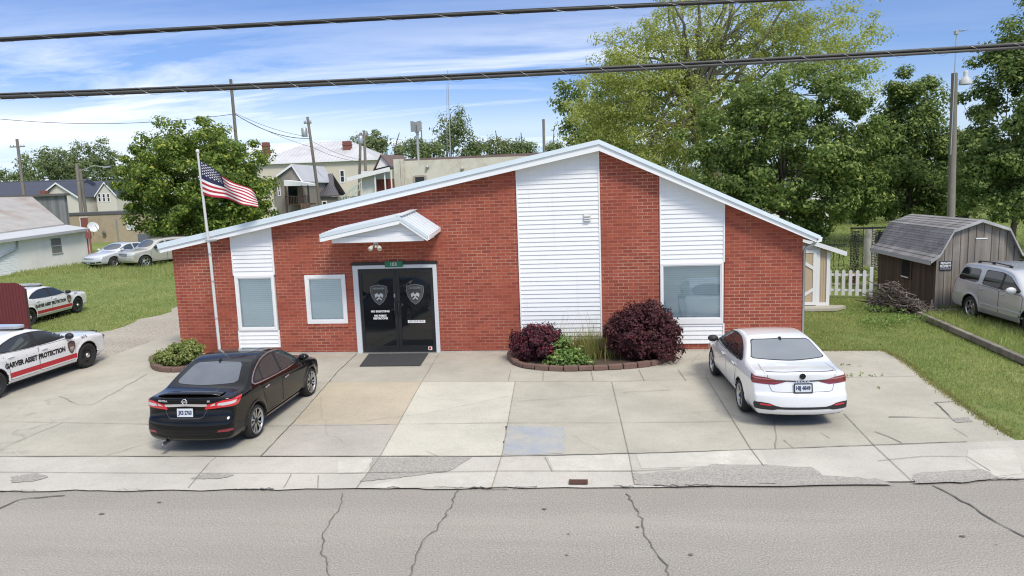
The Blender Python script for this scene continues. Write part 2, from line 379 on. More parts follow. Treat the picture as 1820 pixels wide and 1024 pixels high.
def text_wall(mb, body, height, c, width=None, ux=(1, 0, 0), uy=(0, 0, 1), m=0, bold=.0):
    P, T = text_flat(body, height, 1.0, bold)
    s = 1.0
    if width: s = width/(max(p[0] for p in P)-min(p[0] for p in P))
    c, ux, uy = Vector(c), Vector(ux), Vector(uy)
    nrm = ux.cross(uy)
    mb.add([c+ux*x*s+uy*y for x, y in P], T, m)
# ================================================================== GROUND
def sstep(a, b, x):
    t = np.clip((np.asarray(x, float)-a)/(b-a), 0, 1); return t*t*(3-2*t)
def hgt(x, y):
    """terrain height: level round the building, a little lower towards the back lot on the left"""
    x = np.asarray(x, float); y = np.asarray(y, float)
    return -.10*sstep(-13, -18.5, x)*sstep(0, 6, y) - .10*sstep(14, 24, y)*sstep(-9, -13, x)*(1-sstep(-13, -18.5, x)*sstep(0, 6, y))
gx = np.unique(np.concatenate([np.linspace(-400, -60, 18), np.linspace(-60, 40, 101), np.linspace(40, 400, 19)]))
gy = np.unique(np.concatenate([np.linspace(-300, -20, 12), np.linspace(-20, 70, 91), np.linspace(70, 500, 20)]))
XX, YY = np.meshgrid(gx, gy, indexing='ij')
ZZ = hgt(XX, YY)-.03
n0, n1 = XX.shape
V = np.stack([XX.ravel(), YY.ravel(), ZZ.ravel()], 1)
ii, jj = np.meshgrid(np.arange(n0-1), np.arange(n1-1), indexing='ij'); a = (ii*n1+jj).ravel()
tag(np_mesh('ground', V, np.stack([a, a+n1, a+n1+1, a+1], 1), MAT['lawn']), kind='structure')

J1 = [(-60, -8.4), (-9.25, -6.9), (-1.4, -6.68), (1.04, -6.47), (5.2, -5.94), (60, 1.0)]
RE = [(-60, -11.0), (-8.1, -8.12), (-3.46, -7.86), (-1.4, -7.76), (.92, -7.64), (5.26, -7.22), (60, -1.7)]
def along(line, x):
    for (x0, y0), (x1, y1) in zip(line, line[1:]):
        if x <= x1 or (x1, y1) == line[-1]: return y0+(y1-y0)*(x-x0)/(x1-x0)
mb = MB(); xs = list(np.linspace(-60, 60, 61))
for a, b in zip(xs, xs[1:]): mb.sheet([(a, along(RE, a)-12, -.02), (b, along(RE, b)-12, -.02), (b, along(RE, b)+.25, -.02), (a, along(RE, a)+.25, -.02)])
tag(mb.build('road', MAT['road'], origin=LOCAL), kind='structure')
mb = MB(); xs = list(np.linspace(-60, -10, 12))+[-9.25, -5, -1.4, 1.04, 3, 5.2, 5.9, 8, 14, 25, 40, 60]
# ragged road edge
random.seed(3); ex = []
x = -14.0
while x < 12: ex.append(x); x += random.uniform(.12, .45)
edge = [-60, -40, -25]+ex+[25, 40, 60]
def redge(x): return along(RE, x)+(random.uniform(-.035, .035) if -14 <= x < 12 else 0)
ed = [(x, redge(x)) for x in edge]
for (a, ya), (b, yb) in zip(ed, ed[1:]): mb.sheet([(a, ya, 0), (b, yb, 0), (b, along(J1, b), 0), (a, along(J1, a), 0)])
tag(mb.build('sidewalk', concrete_mat('sidewalk_concrete', (.52, .49, .44), .84), origin=LOCAL), kind='structure')
# pad in front of the building
mb = MB()
pad = [(-16.5, along(J1, -16.5)), (-9.25, -6.9), (-5, along(J1, -5)), (-1.4, -6.68), (1.04, -6.47), (5.2, -5.94), (5.9, along(J1, 5.9))]
edge_r = [(5.90, -5.2), (5.97, -4.3), (5.99, -3.9), (6.10, -2.8), (6.24, -1.6), (6.30, -.9), (6.26, -.14)]
mb.sheet([(x, y, 0) for x, y in pad+edge_r+[(4.5, -.12), (4.5, .1), (-10.45, .1), (-10.45, 9.0), (-12.2, 8.6), (-12.45, 3.0), (-12.3, -.9), (-14.5, -1.3), (-16.5, -1.4)]])
tag(mb.build('concrete_pad', MAT['conc'], origin=LOCAL), kind='structure')
# gravel drive on the left
mb = MB(); N = 26
rowY = np.linspace(-1.4, 16, N)
def gl(y): return float(np.interp(y, [-1.4, 0, 2, 4, 8, 12, 16], [-19, -17.5, -15.8, -15.0, -15.5, -16.8, -18.2]))+.22*math.sin(y*2.1)+.12*math.sin(y*5.3+1)
def gr(y): return float(np.interp(y, [-1.4, -.9, 3, 8.6, 9.0, 16], [-14.4, -12.25, -12.4, -12.15, -11.2, -12.6]))
NX = 10; P = []
for y in rowY:
    for k in range(NX+1):
        x = gl(y)+(gr(y)-gl(y))*k/NX; P.append((x, y, float(hgt(x, y))-.012))
mb.add(P, [(i*(NX+1)+k, i*(NX+1)+k+1, (i+1)*(NX+1)+k+1, (i+1)*(NX+1)+k) for i in range(N-1) for k in range(NX)])
tag(mb.build('gravel_drive', MAT['gravel'], origin=LOCAL), kind='structure')
def lineA(y): return float(np.interp(-y, [-.1, 1.84, 5.24, 6.8], [-5.9, -5.71, -5.23, -5.05]))
def lineB(y): return float(np.interp(-y, [.08, 2.64, 6.76], [-3.83, -3.62, -3.23]))
def lineC(y): return float(np.interp(-y, [2.66, 6.62], [-1.70, -1.44]))
def lineD(y): return float(np.interp(-y, [2.68, 6.48], [.22, .38]))
def quad(l0, l1, y0, y1): return [(l0(y1), y1), (l1(y1), y1), (l1(y0), y0), (l0(y0), y0)]
sl_ = MB()
def over(poly, m, z=.004): sl_.sheet([(x, y, z) for x, y in poly], m)
j = lambda x: along(J1, x)
over(quad(lineA, lineB, -2.66, -5.30), 0)
over([(lineA(-5.3), -5.3), (lineB(-5.3), -5.3), (lineB(-6.7), j(-3.2)), (lineA(-6.7), j(-5))], 3)
over([(lineB(-2.66), -2.66), (lineB(-6.7), j(-3.23)), (-1.44, j(-1.44)), (lineC(-2.66), -2.66)], 1)
random.seed(21)
def blob(pts, jit=.03, sub=5):
    out = []
    for i, (x, y) in enumerate(pts):
        x2, y2 = pts[(i+1) % len(pts)]
        for k in range(sub): out.append((x+(x2-x)*k/sub+random.uniform(-jit, jit), y+(y2-y)*k/sub+random.uniform(-jit, jit)))
    return out
def gpoly(pxs, jit=.03, sub=5): return blob([tuple(G(x, y)[:2]) for x, y in pxs], jit, sub)
over(gpoly([(900, 758), (1002, 759), (1003, 807), (893, 809)], .025, 7), 2)
over([tuple(G(x, y)[:2]) for x, y in [(640, 868), (745, 843), (882, 840), (875, 867)]], 4)
over([tuple(G(x, y)[:2]) for x, y in [(600, 816), (668, 816), (645, 842), (600, 842)]], 4)
over([tuple(G(x, y)[:2]) for x, y in [(972, 812), (1118, 806), (1124, 838), (985, 839)]], 4)
over([tuple(G(x, y)[:2]) for x, y in [(1130, 806), (1350, 800), (1365, 826), (1140, 833)]], 4)
over([tuple(G(x, y)[:2]) for x, y in [(1720, 800), (1800, 796), (1818, 842), (1762, 848), (1718, 818)]], 4)
over(gpoly([(662, 814), (840, 813), (800, 838), (742, 846), (700, 850), (640, 858), (655, 838)], .02, 6), 5, .0075)
over(gpoly([(1125, 843), (1215, 836), (1270, 826), (1440, 830), (1462, 846), (1560, 852), (1590, 862), (1200, 866), (1130, 863)], .03, 6), 5, .0075)
over(gpoly([(1624, 842), (1745, 834), (1778, 850), (1710, 858), (1626, 860)], .02, 5), 5, .0075)
over(gpoly([(20, 848), (60, 842), (88, 848), (60, 856), (22, 858)], .02, 5), 5, .0075)
over(gpoly([(338, 852), (365, 842), (415, 845), (395, 851)], .02, 5), 5, .0075)
over(gpoly([(1690, 744), (1722, 742), (1728, 750), (1700, 752)], .012, 5), 5, .0075)
tag(sl_.build('pavement_slabs', [MAT['conc_tan'], MAT['conc_pale'], MAT['conc_blue'], MAT['conc_grey'], MAT['conc_white'], MAT['patch']], origin=LOCAL), kind='structure')
# joints and cracks
ck = MB()
def strip(pts, wd, m=0, wob=0.0, seg=.18, z=.012):
    out = []
    for (x0, y0), (x1, y1) in zip(pts, pts[1:]):
        L = math.hypot(x1-x0, y1-y0); n = max(1, int(L/seg))
        for k in range(n): out.append((x0+(x1-x0)*k/n, y0+(y1-y0)*k/n))
    out.append(pts[-1])
    out = [(x+random.uniform(-wob, wob), y+random.uniform(-wob, wob)) for x, y in out]
    P = []
    for i, (x, y) in enumerate(out):
        a = out[max(0, i-1)]; b = out[min(len(out)-1, i+1)]; d = Vector((b[0]-a[0], b[1]-a[1])); d.normalize()
        h = wd/2*(random.uniform(.45, 1.5) if wob else random.uniform(.8, 1.2)); P += [(x-d.y*h, y+d.x*h, z), (x+d.y*h, y-d.x*h, z)]
    ck.add(P, [(2*i, 2*i+1, 2*i+3, 2*i+2) for i in range(len(out)-1)], m)
def gp(*px): return [tuple(G(x, y)[:2]) for x, y in px]
strip([(x, along(J1, x)) for x in np.linspace(-16, 5.2, 60)], .018, 0, .009)
strip([(lineA(y), y) for y in (-.1, -1.84, -5.24, -6.8)], .015, 0, .008)
strip([(lineB(y), y) for y in (-.08, -2.64, -6.76)]+gp((633, 869)), .010, 1)
strip([(lineC(y), y) for y in (-2.66, -6.62)]+gp((874, 867)), .010, 1)
strip([(lineD(y), y) for y in (-2.68, -6.48)]+gp((1128, 862)), .010, 1)
strip(gp((1255, 671), (1336, 801), (1358, 830)), .010, 1); strip(gp((1500, 736), (1555, 794), (1622, 857)), .010, 1)
strip([(-9.5, -2.2), (-5.7, -2.66), (-3.6, -2.66), (-1.7, -2.66), (.2, -2.66), (2.1, -2.5), (6.0, -2.35)], .009, 1, .004)
strip([(-16, -5.2), (-10.7, -5.25), (-7.7, -5.36), (-5.3, -5.42), (-3.4, -5.3), (-1.5, -5.2), (.3, -5.17), (1.8, -5.1), (3.9, -4.9)], .008, 1, .005)
for x in (-1.9, -1.2, -.2, .8, 1.6): strip([(x, -1.75), (x+.06, -2.64)], .010, 1)
strip(gp((0, 840), (300, 842), (600, 842), (900, 838)), .010, 1); strip(gp((900, 838), (1130, 838), (1210, 834)), .010, 1)
strip(gp((1560, 820), (1640, 812), (1718, 812), (1760, 838)), .010, 1)
strip(gp((335, 868), (372, 822), (385, 812)), .008, 1, .01); strip(gp((505, 868), (518, 844)), .010, 1, .01); strip(gp((565, 868), (566, 846)), .010, 1)
strip(gp((190, 810), (300, 778), (262, 755)), .008, 1, .02); strip(gp((0, 800), (80, 765), (110, 752)), .008, 1, .02)
strip(gp((105, 705), (140, 720), (165, 720), (200, 700), (262, 665)), .011, 1, .02)
strip(gp((1372, 745), (1378, 765), (1380, 798)), .010, 1, .02); strip(gp((1392, 783), (1412, 799)), .010, 0, .01); strip(gp((1458, 770), (1475, 780)), .008, 0, .01)
strip(gp((1555, 768), (1580, 777), (1602, 788)), .014, 0, .01); strip(gp((1660, 716), (1712, 714)), .018, 0, .01); strip(gp((1664, 717), (1692, 744), (1640, 743), (1580, 742)), .018, 0, .015)
strip(gp((1695, 762), (1722, 778)), .010, 1, .01); strip(gp((920, 714), (1000, 708), (1060, 703)), .008, 1, .012); strip(gp((1105, 698), (1190, 694)), .010, 1, .012)
strip(gp((640, 750), (760, 735), (905, 705)), .006, 1, .012); strip(gp((755, 802), (775, 811)), .008, 1, .01); strip(gp((970, 813), (982, 838)), .010, 1, .012)
# road cracks
Z = -.008
strip(gp((608, 876), (603, 905), (583, 930), (572, 955), (574, 985), (590, 1030)), .011, 0, .022, .07, Z)
strip(gp((812, 870), (800, 900), (775, 940), (748, 965), (735, 1000), (722, 1040)), .014, 0, .022, .07, Z)
strip(gp((1114, 875), (1130, 905), (1143, 925), (1143, 945), (1165, 975), (1185, 1005), (1192, 1040)), .014, 0, .022, .07, Z)
strip(gp((1660, 862), (1700, 882), (1745, 910), (1790, 935), (1825, 955)), .018, 2, .02, .1, Z)
strip(gp((-5, 905), (30, 888), (75, 882), (110, 880)), .022, 0, .03, .1, Z)
for _ in range(9):
    q = G(random.uniform(0, 1820), random.uniform(885, 1010)); r_ = random.uniform(.008, .03)
    ck.sheet([(q.x+r_*1.6*math.cos(t)*random.uniform(.6, 1.2), q.y+r_*math.sin(t)*random.uniform(.6, 1.2), Z) for t in np.linspace(0, 5.6, 9)], 0)
x = -9.0
while x < 5.6:                                      # broken edge between the road and the concrete
    L = random.uniform(.1, .5)
    if random.random() < .40: strip([(x, along(RE, x)+random.uniform(-.02, .02)), (x+L, along(RE, x+L)+random.uniform(-.02, .02))], random.uniform(.006, .022), random.choice((0, 1, 1)), .025, .035, .013)
    x += L*1.15
tag(ck.build('pavement_cracks', [MAT['crack'], MAT['joint'], pm('tar', (.13, .12, .11), .8)], origin=LOCAL), kind='structure')

# ================================================================== BRICK OFFICE
BO = thing('brick_office', 'low red brick office with white siding bays under a wide white gabled roofline', 'building')
RX = .064
def zlow(x): return 4.611-.1886*(RX-x) if x < RX else 4.611-.462*(x-RX)
def ztop(x): return 4.856-.1894*(RX-x) if x < RX else 4.856-.478*(x-RX)
wall = MB(); D = 18.0
def wcol(x0, x1, z0, z1=None):
    """wall piece facing the street; z1 None = up to the roofline"""
    if z1 is None:
        pts = [(x0, 0, z0), (x1, 0, z0), (x1, 0, zlow(x1)+.06)]
        if x0 < RX < x1: pts.append((RX, 0, zlow(RX)+.06))
        pts.append((x0, 0, zlow(x0)+.06))
    else: pts = [(x0, 0, z0), (x1, 0, z0), (x1, 0, z1), (x0, 0, z1)]
    wall.prism(pts, (0, .2, 0))
XL, XR = -10.47, 4.52
wcol(XL, -8.913, 0)
W2 = (-7.095, -6.072, .745, 1.946); DO = (-5.872, -3.812, 2.152)
wcol(-7.838, W2[0], 0); wcol(W2[0], W2[1], 0, W2[2]); wcol(W2[0], W2[1], W2[3]); wcol(W2[1], DO[0], 0); wcol(DO[0], DO[1], DO[2]+.075); wcol(DO[1], -1.846, 0)
wcol(RX, 1.396, 0); wcol(2.832, XR, 0)
for a, b in ((-8.913, -7.838), (-1.846, RX), (1.396, 2.832)): wcol(a, b, 0, .17)
wall.prism([(XL, .2, 0), (XL, D, 0), (XL, D, 2.6), (XL, .2, 2.6)], (.2, 0, 0)); wall.prism([(XR, .2, 0), (XR, D, 0), (XR, D, 2.52), (XR, .2, 2.52)], (-.2, 0, 0))
wall.prism([(XL+.2, D, 0), (XR-.2, D, 0), (XR-.2, D, zlow(XR-.2)), (RX, D, zlow(RX)), (XL+.2, D, zlow(XL+.2))], (0, -.2, 0))
wall.build('brick_wall', MAT['brick'], BO)
fd = MB(); fd.box(XL-.0, DO[0]-.01, -.012, .0, -.02, .035); fd.box(DO[1]+.01, XR, -.012, .0, -.02, .035)
fd.build('foundation', MAT['conc_grey'], BO)
pit = MB(); pit.box(XL+.25, XR-.25, .3, .34, .1, 2.4); pit.build('dark_interior_sheet', MAT['dark'], BO)  # near-black sheet standing in for the unlit room behind the blinds
SID = {}
def siding(x0, x1, z0, z1=None, name='siding_panel', ph=0.0):
    mb = MB(); c = .1016; z = z0
    L = lambda x: zlow(x)+.05 if z1 is None else z1
    while z < max(L(x0), L(x1)):
        t = min(z+c, z1) if z1 else z+c
        def pt(x, q): return (x, -.025+.021*(q-z)/c, q)
        poly = []
        ring = [(x0, z), (x1, z), (x1, t), (x0, t)]
        # clip under the roofline (linear over one bay)
        m_ = (L(x1)-L(x0))/(x1-x0); f = lambda p: L(x0)+m_*(p[0]-x0)-p[1]
        for i in range(4):
            p, q = ring[i], ring[(i+1) % 4]; a, b = f(p), f(q)
            if a >= 0: poly.append(p)
            if a*b < 0: s = a/(a-b); poly.append((p[0]+(q[0]-p[0])*s, p[1]+(q[1]-p[1])*s))
        if len(poly) >= 3:
            mb.sheet([pt(*p) for p in poly])
            xa = min(p[0] for p in poly); xb = max(p[0] for p in poly)
            if f((xa, z)) >= 0 or f((xb, z)) >= 0: mb.sheet([(xa, -.003, z), (xb, -.003, z), (xb, -.025, z), (xa, -.025, z)])
        z += c
    mb.box(x0, x1, .0, .05, z0, max(z0+.1, min(L(x0), L(x1))-.02))
    for xa, xb in ((x0+.001, x0+.032), (x1-.032, x1-.001)):
        mb.prism([(xa, -.034, z0), (xb, -.034, z0), (xb, -.034, L(xb)), (xa, -.034, L(xa))], (0, .034, 0))
    return mb.build(name, MAT['white'], BO)
W1 = (-8.885, -7.866, .60, 1.975); W3 = (1.400, 2.806, .63, 2.04)
siding(-1.846, RX, .17); siding(1.396, 2.832, W3[3]); siding(1.396, 2.832, .17, W3[2]); siding(-8.913, -7.838, W1[3]); siding(-8.913, -7.838, .17, W1[2])
# windows
def pane_mat():
    t = NT('window_pane'); t.t.nodes.remove(t.b)
    tr = t.n('ShaderNodeBsdfTransparent'); tr.inputs[0].default_value = (.94, .98, .975, 1)
    gl_ = t.n('ShaderNodeBsdfGlossy'); gl_.inputs['Roughness'].default_value = .02; gl_.inputs['Color'].default_value = (.9, .95, .95, 1)
    ly = t.n('ShaderNodeLayerWeight'); ly.inputs['Blend'].default_value = .25
    mr = t.n('ShaderNodeMapRange'); mr.inputs[3].default_value = .12; mr.inputs[4].default_value = .9; t.l(ly.outputs['Fresnel'], mr.inputs[0])
    ms = t.n('ShaderNodeMixShader'); t.l(mr.outputs[0], ms.inputs[0]); t.l(tr.outputs[0], ms.inputs[1]); t.l(gl_.outputs[0], ms.inputs[2]); t.l(ms.outputs[0], t.out.inputs[0]); return t.mat
MAT['pane'] = pane_mat()
MAT['blind'] = pm('blind', (.83, .92, .91), .6, var=.05)
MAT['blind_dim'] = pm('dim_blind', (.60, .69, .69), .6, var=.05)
def window(x0, x1, z0, z1, fw, blind, y=-.03, sillh=0.0, lab=None):
    f = MB()
    f.box(x0, x0+fw, y, .06, z0, z1); f.box(x1-fw, x1, y, .06, z0, z1); f.box(x0+fw, x1-fw, y, .06, z1-fw, z1); f.box(x0+fw, x1-fw, y, .06, z0, z0+fw+sillh)
    i = .022; g0, g1, h0, h1 = x0+fw, x1-fw, z0+fw+sillh, z1-fw
    f.box(g0, g0+i, y+.012, .05, h0, h1); f.box(g1-i, g1, y+.012, .05, h0, h1); f.box(g0+i, g1-i, y+.012, .05, h1-i, h1); f.box(g0+i, g1-i, y+.012, .05, h0, h0+i)
    fo = f.build('window', MAT['frame'], BO, bevel=.004)
    MB().sheet([(g0+i, .0, h0+i), (g1-i, .0, h0+i), (g1-i, .0, h1-i), (g0+i, .0, h1-i)]).build('pane', MAT['pane'], fo)
    b = MB(); z = h0
    while z < h1:
        b.sheet([(g0, .040, z), (g1, .040, z), (g1, .056, z+.0465), (g0, .056, z+.0465)]); z += .05
    b.build('blind', blind, fo)
    return fo
window(*W1[:2], W1[2], W1[3], .062, MAT['blind'], y=-.042)
window(*W2, .085, MAT['blind'], y=-.022)
window(*W3[:2], W3[2], W3[3], .05, MAT['blind_dim'], y=-.042, sillh=.075)
sb = MB()
for k in range(5): sb.box(W2[0]+.01+k*.204, W2[0]+.01+k*.204+.196, -.03, .0, .655, .742)
sb.build('brick_sill', MAT['brick'], BO)
# entrance
df = MB(); y0 = -.02
df.box(DO[0], DO[0]+.125, y0, .1, .0, DO[2]); df.box(DO[1]-.095, DO[1], y0, .1, .0, DO[2]); df.box(DO[0]+.125, DO[1]-.095, y0, .1, 2.065, DO[2])
dfo = df.build('door_frame', MAT['doorframe'], BO, bevel=.005)
MB().box(DO[0]-.02, DO[1]+.03, -.035, .1, DO[2]+.002, DO[2]+.072).build('lintel', MAT['blackmetal'], dfo)
MB().box(DO[0]+.125, DO[1]-.095, -.03, .1, .0, .022).build('threshold', MAT['steel'], dfo)
SHIELD = [(-.5, .40), (-.27, .46), (0, .5), (.27, .46), (.5, .40), (.52, .15), (.43, -.12), (.25, -.35), (0, -.5), (-.25, -.35), (-.43, -.12), (-.52, .15)]
def shield_layers():
    """generic shield badge: ring, field, inner line, raised eagle-like mark (own design)"""
    ring = lambda s: [(x*s, y*s) for x, y in SHIELD]
    mark = [(-.26, .02), (-.10, .10), (-.05, .02), (.05, .02), (.10, .10), (.26, .02), (.22, -.16), (.10, -.06), (0, -.14), (-.10, -.06), (-.22, -.16)]
    chev = [(-.17, -.22), (0, -.10), (.17, -.22), (.12, -.27), (0, -.18), (-.12, -.27)]
    return [(ring(1.0), 0), (ring(.93), 1), (ring(.80), 0), (ring(.76), 1), (mark, 2), (chev, 2)]
MAT['badge_line'] = pm('badge_outline', (.20, .20, .20), .5); MAT['badge_field'] = pm('badge_field', (.055, .052, .05), .4); MAT['badge_mark'] = pm('badge_mark', (.52, .54, .54), .5)
def leaf_door(x0, x1, side):
    fr = MB(); s = .075; y = .02
    fr.box(x0, x0+s, y, y+.045, .022, 2.063); fr.box(x1-s, x1, y, y+.045, .022, 2.063); fr.box(x0+s, x1-s, y, y+.045, 1.96, 2.063); fr.box(x0+s, x1-s, y, y+.045, .022, .17)
    d = fr.build('door', MAT['blackmetal'], BO, bevel=.004)
    MB().box(x0+s, x1-s, y+.02, y+.03, .17, 1.96).build('door_glass', MAT['glassdark'], d)
    yb = y+.019; cx = -5.27 if side < 0 else -4.375
    e = MB()
    for k, (poly, m) in enumerate(shield_layers()): e.sheet([(cx+px*.42, yb-.0006*(k+1), 1.425+pz*.50) for px, pz in poly], m)
    text_wall(e, 'ASSET PROTECTION', .03, (cx, yb-.006, 1.575), width=.27, m=2)
    e.build('shield_badge', [MAT['badge_line'], MAT['badge_field'], MAT['badge_mark']], d)
    t = MB()
    if side < 0:
        text_wall(t, 'NO SOLICITING', .045, (-5.262, yb-.002, 1.022), width=.46, bold=.004); t.build('lettering', MAT['letter'], d); t = MB()
        text_wall(t, 'NO PUBLIC', .045, (-5.262, yb-.002, .915), width=.31, bold=.004); text_wall(t, 'RESTROOMS', .045, (-5.262, yb-.002, .850), width=.36, bold=.004)
        t.build('lettering', MAT['letter'], d); MB().box(-5.565, -5.552, yb-.003, yb-.001, .10, .165).build('sticker', MAT['letter'], d)
    else:
        t.sheet([(-4.59, yb-.002, .728), (-4.16, yb-.002, .728), (-4.16, yb-.002, .795), (-4.59, yb-.002, .795)], 0)
        text_wall(t, 'JOIN OUR TEAM', .042, (-4.375, yb-.004, .7615), width=.37, m=1); t.build('lettering', [MAT['letter'], MAT['ink']], d); t = MB()
        t.sheet([(-4.115, y-.002, .06), (-4.02, y-.002, .06), (-4.02, y-.002, .145), (-4.115, y-.002, .145)], 0)
        t.sheet([(-4.10, y-.003, .075), (-4.045, y-.003, .075), (-4.045, y-.003, .13), (-4.10, y-.003, .13)], 2)
        t.build('sticker', [MAT['letter'], MAT['ink'], MAT['red']], d)
    hx = x1-.05 if side < 0 else x0+.05
    h = MB(); h.tube([(hx, y-.002, .93), (hx, y-.07, .95), (hx, y-.07, 1.22), (hx, y-.002, 1.24)], .014, 8); h.build('pull_handle', MAT['blackmetal'], d)
    if side < 0: MB().box(hx-.02, hx+.018, y-.02, y-.001, 1.36, 1.45).build('lock', MAT['steel'], d)
xm = -4.822
leaf_door(DO[0]+.127, xm-.003, -1); leaf_door(xm+.003, DO[1]-.097, 1)
sg = MB(); sg.box(-5.052, -4.617, -.062, -.038, 2.10, 2.24)
sgo = sg.build('address_plate', pm('green_plate', (.015, .17, .085), .4, var=.05), BO, bevel=.004)
tx = MB(); text_wall(tx, '103', .085, (-4.833, -.066, 2.17)); tx.build('house_number', MAT['letter'], sgo)
# canopy over the door
cf = -1.2
cR0, cR1 = Vector((-4.28, 0, 3.425)), Vector((-4.31, cf, 3.33)); cL0, cL1 = Vector((-6.14, 0, 3.075)), Vector((-6.14, cf, 2.985)); cE0, cE1 = Vector((-3.69, 0, 3.02)), Vector((-3.70, cf, 2.90))
cn = MB()
def slab(a, b, c, d, t, m=0): cn.prism([a, b, c, d], (0, 0, -t), m)
slab(cL0, cL1, cR1, cR0, .05); slab(cR0, cR1, cE1, cE0, .05)
CRM = pm('canopy_metal', (.66, .69, .72), .45, var=.06); co_ = cn.build('canopy_roof', CRM, BO)
rb = MB()
for k in range(0, 6):
    s = (k+.5)/6; a, b = cR0.lerp(cR1, s), cE0.lerp(cE1, s); rb.bar(a+Vector((0, 0, .012)), b+Vector((0, 0, .012)), .035, .030)
    a, b = cL0.lerp(cL1, s), cR0.lerp(cR1, s); rb.bar(a+Vector((0, 0, .010)), b+Vector((0, 0, .010)), .03, .022)
rb.bar(cR0+Vector((0, 0, .02)), cR1+Vector((0, -.01, .02)), .16, .02)
rb.build('roof_rib', CRM, co_)
ff = MB()
def fasc(a, b, z0, z1, y0, y1, m): ff.prism([(a.x, y0, a.z+z0), (b.x, y0, b.z+z0), (b.x, y0, b.z+z1), (a.x, y0, a.z+z1)], (0, y1-y0, 0), m)
fasc(cL1, cR1, -.075, .012, cf-.03, cf-.001, 1); fasc(cR1, cE1, -.065, .012, cf-.03, cf-.001, 1)
fasc(cL1, cR1, -.165, -.079, cf-.018, cf-.001, 0); fasc(cR1, cE1, -.125, -.069, cf-.018, cf-.001, 0)
ff.prism([(-3.695, cf, 2.80), (-3.695, 0, 2.92), (-3.695, 0, 3.02), (-3.695, cf, 2.90)], (.03, 0, 0), 0)
ff.prism([(-6.14, cf, 2.83), (-6.14, 0, 2.92), (-6.14, 0, 3.075), (-6.14, cf, 2.985)], (-.02, 0, 0), 0)
ff.build('canopy_fascia', [MAT['trim'], MAT['drip']], BO)
gp_ = MB(); gy_ = cf+.10
gp_.prism([(-5.92, gy_, 2.775), (-3.82, gy_, 2.775), (-3.80, gy_, 2.90), (-5.92, gy_, 2.90)], (0, .04, 0))
def ctop(x): return cL1.z+(cR1.z-cL1.z)*(x-cL1.x)/(cR1.x-cL1.x)-.06 if x < cR1.x else cR1.z+(cE1.z-cR1.z)*(x-cR1.x)/(cE1.x-cR1.x)-.06
for k in range(4):
    z = 2.903+k*.1016
    xa = max(-5.92, cL1.x+(z+.06-cL1.z)/(cR1.z-cL1.z)*(cR1.x-cL1.x)); xb = min(-3.80, cR1.x+(z+.06-cR1.z)/(cE1.z-cR1.z)*(cE1.x-cR1.x))
    if xb-xa < .2: break
    zt = min(z+.1016, cR1.z-.06)
    xa2 = max(xa, cL1.x+(zt+.06-cL1.z)/(cR1.z-cL1.z)*(cR1.x-cL1.x)); xb2 = min(xb, cR1.x+(zt+.06-cR1.z)/(cE1.z-cR1.z)*(cE1.x-cR1.x))
    gp_.sheet([(xa, gy_+.018, z), (xb, gy_+.018, z), (xb2, gy_+.034, zt), (xa2, gy_+.034, zt)])
gp_.box(-5.92, -3.82, gy_+.045, -.002, 2.777, 2.80)
gp_.build('canopy_gable', MAT['white'], BO)
lt = MB(); lx, ly, lz = -4.935, -1.0, 2.735
lt.lathe([(.055, .0), (.06, .03), (.05, .04)], (lx, ly, lz), 'z', 16)
for sx in (-1, 1):
    a = Vector((lx+sx*.03, ly, lz-.01)); b = Vector((lx+sx*.085, ly-.06, lz-.07)); lt.tube([a, b], .012, 8)
    d = Vector((sx*.35, -.65, -.6)).normalized(); lt.tube([b-d*.03, b, b+d*.05, b+d*.085], [.02, .042, .052, .050], 12)
lt.tube([(lx, ly, lz), (lx, ly-.02, lz-.06), (lx, ly-.04, lz-.09)], [.02, .03, .022], 10)
lt.build('security_light', pm('cream_plastic', (.55, .52, .45), .5), BO)
# roof, rake boards, drip edge
rf = MB()
rf.prism([(-10.68, -.275, ztop(-10.68)-.02), (RX, -.275, ztop(RX)-.02), (RX, -.275, zlow(RX)+.03), (-10.62, -.275, zlow(-10.62)+.03)], (0, D+.6, 0))
rf.prism([(RX, -.275, ztop(RX)-.02), (4.80, -.275, ztop(4.80)-.02), (4.72, -.275, zlow(4.72)+.03), (RX, -.275, zlow(RX)+.03)], (0, D+.6, 0))
rf.build('roof', pm('metal_roof', (.66, .68, .70), .4, var=.06), BO)
fa = MB()
fa.prism([(-10.59, -.30, zlow(-10.59)), (RX, -.30, zlow(RX)), (RX, -.30, zlow(RX)+.142), (-10.615, -.30, zlow(-10.615)+.102)], (0, .024, 0))
fa.prism([(RX, -.30, zlow(RX)), (4.72, -.30, zlow(4.72)), (4.765, -.30, zlow(4.765)+.09), (RX, -.30, zlow(RX)+.142)], (0, .024, 0))
fa.build('rake_board', MAT['trim'], BO)
de = MB()
de.prism([(-10.615, -.335, zlow(-10.615)+.104), (RX, -.335, zlow(RX)+.144), (RX, -.318, ztop(RX)), (-10.65, -.318, ztop(-10.65))], (0, .03, 0))
de.prism([(RX, -.335, zlow(RX)+.144), (4.77, -.335, zlow(4.77)+.092), (4.815, -.318, ztop(4.815)+.01), (RX, -.318, ztop(RX))], (0, .03, 0))
de.build('drip_edge', MAT['drip'], BO)
gu = MB(); gu.prism([(4.735, -.30, 2.45), (4.83, -.30, 2.47), (4.85, -.30, 2.565), (4.74, -.30, 2.575)], (0, D+.4, 0)); gu.build('gutter', MAT['trim'], BO)
ds = MB(); ds.tube([(4.76, -.12, 2.46), (4.72, -.10, 2.40), (4.60, -.04, 2.33), (4.565, .04, 2.25), (4.565, .06, .1)], .035, 8); ds.build('downspout', MAT['galv'], BO)
vt = MB(); vt.box(-.315, -.150, -.05, -.021, 3.055, 3.235)
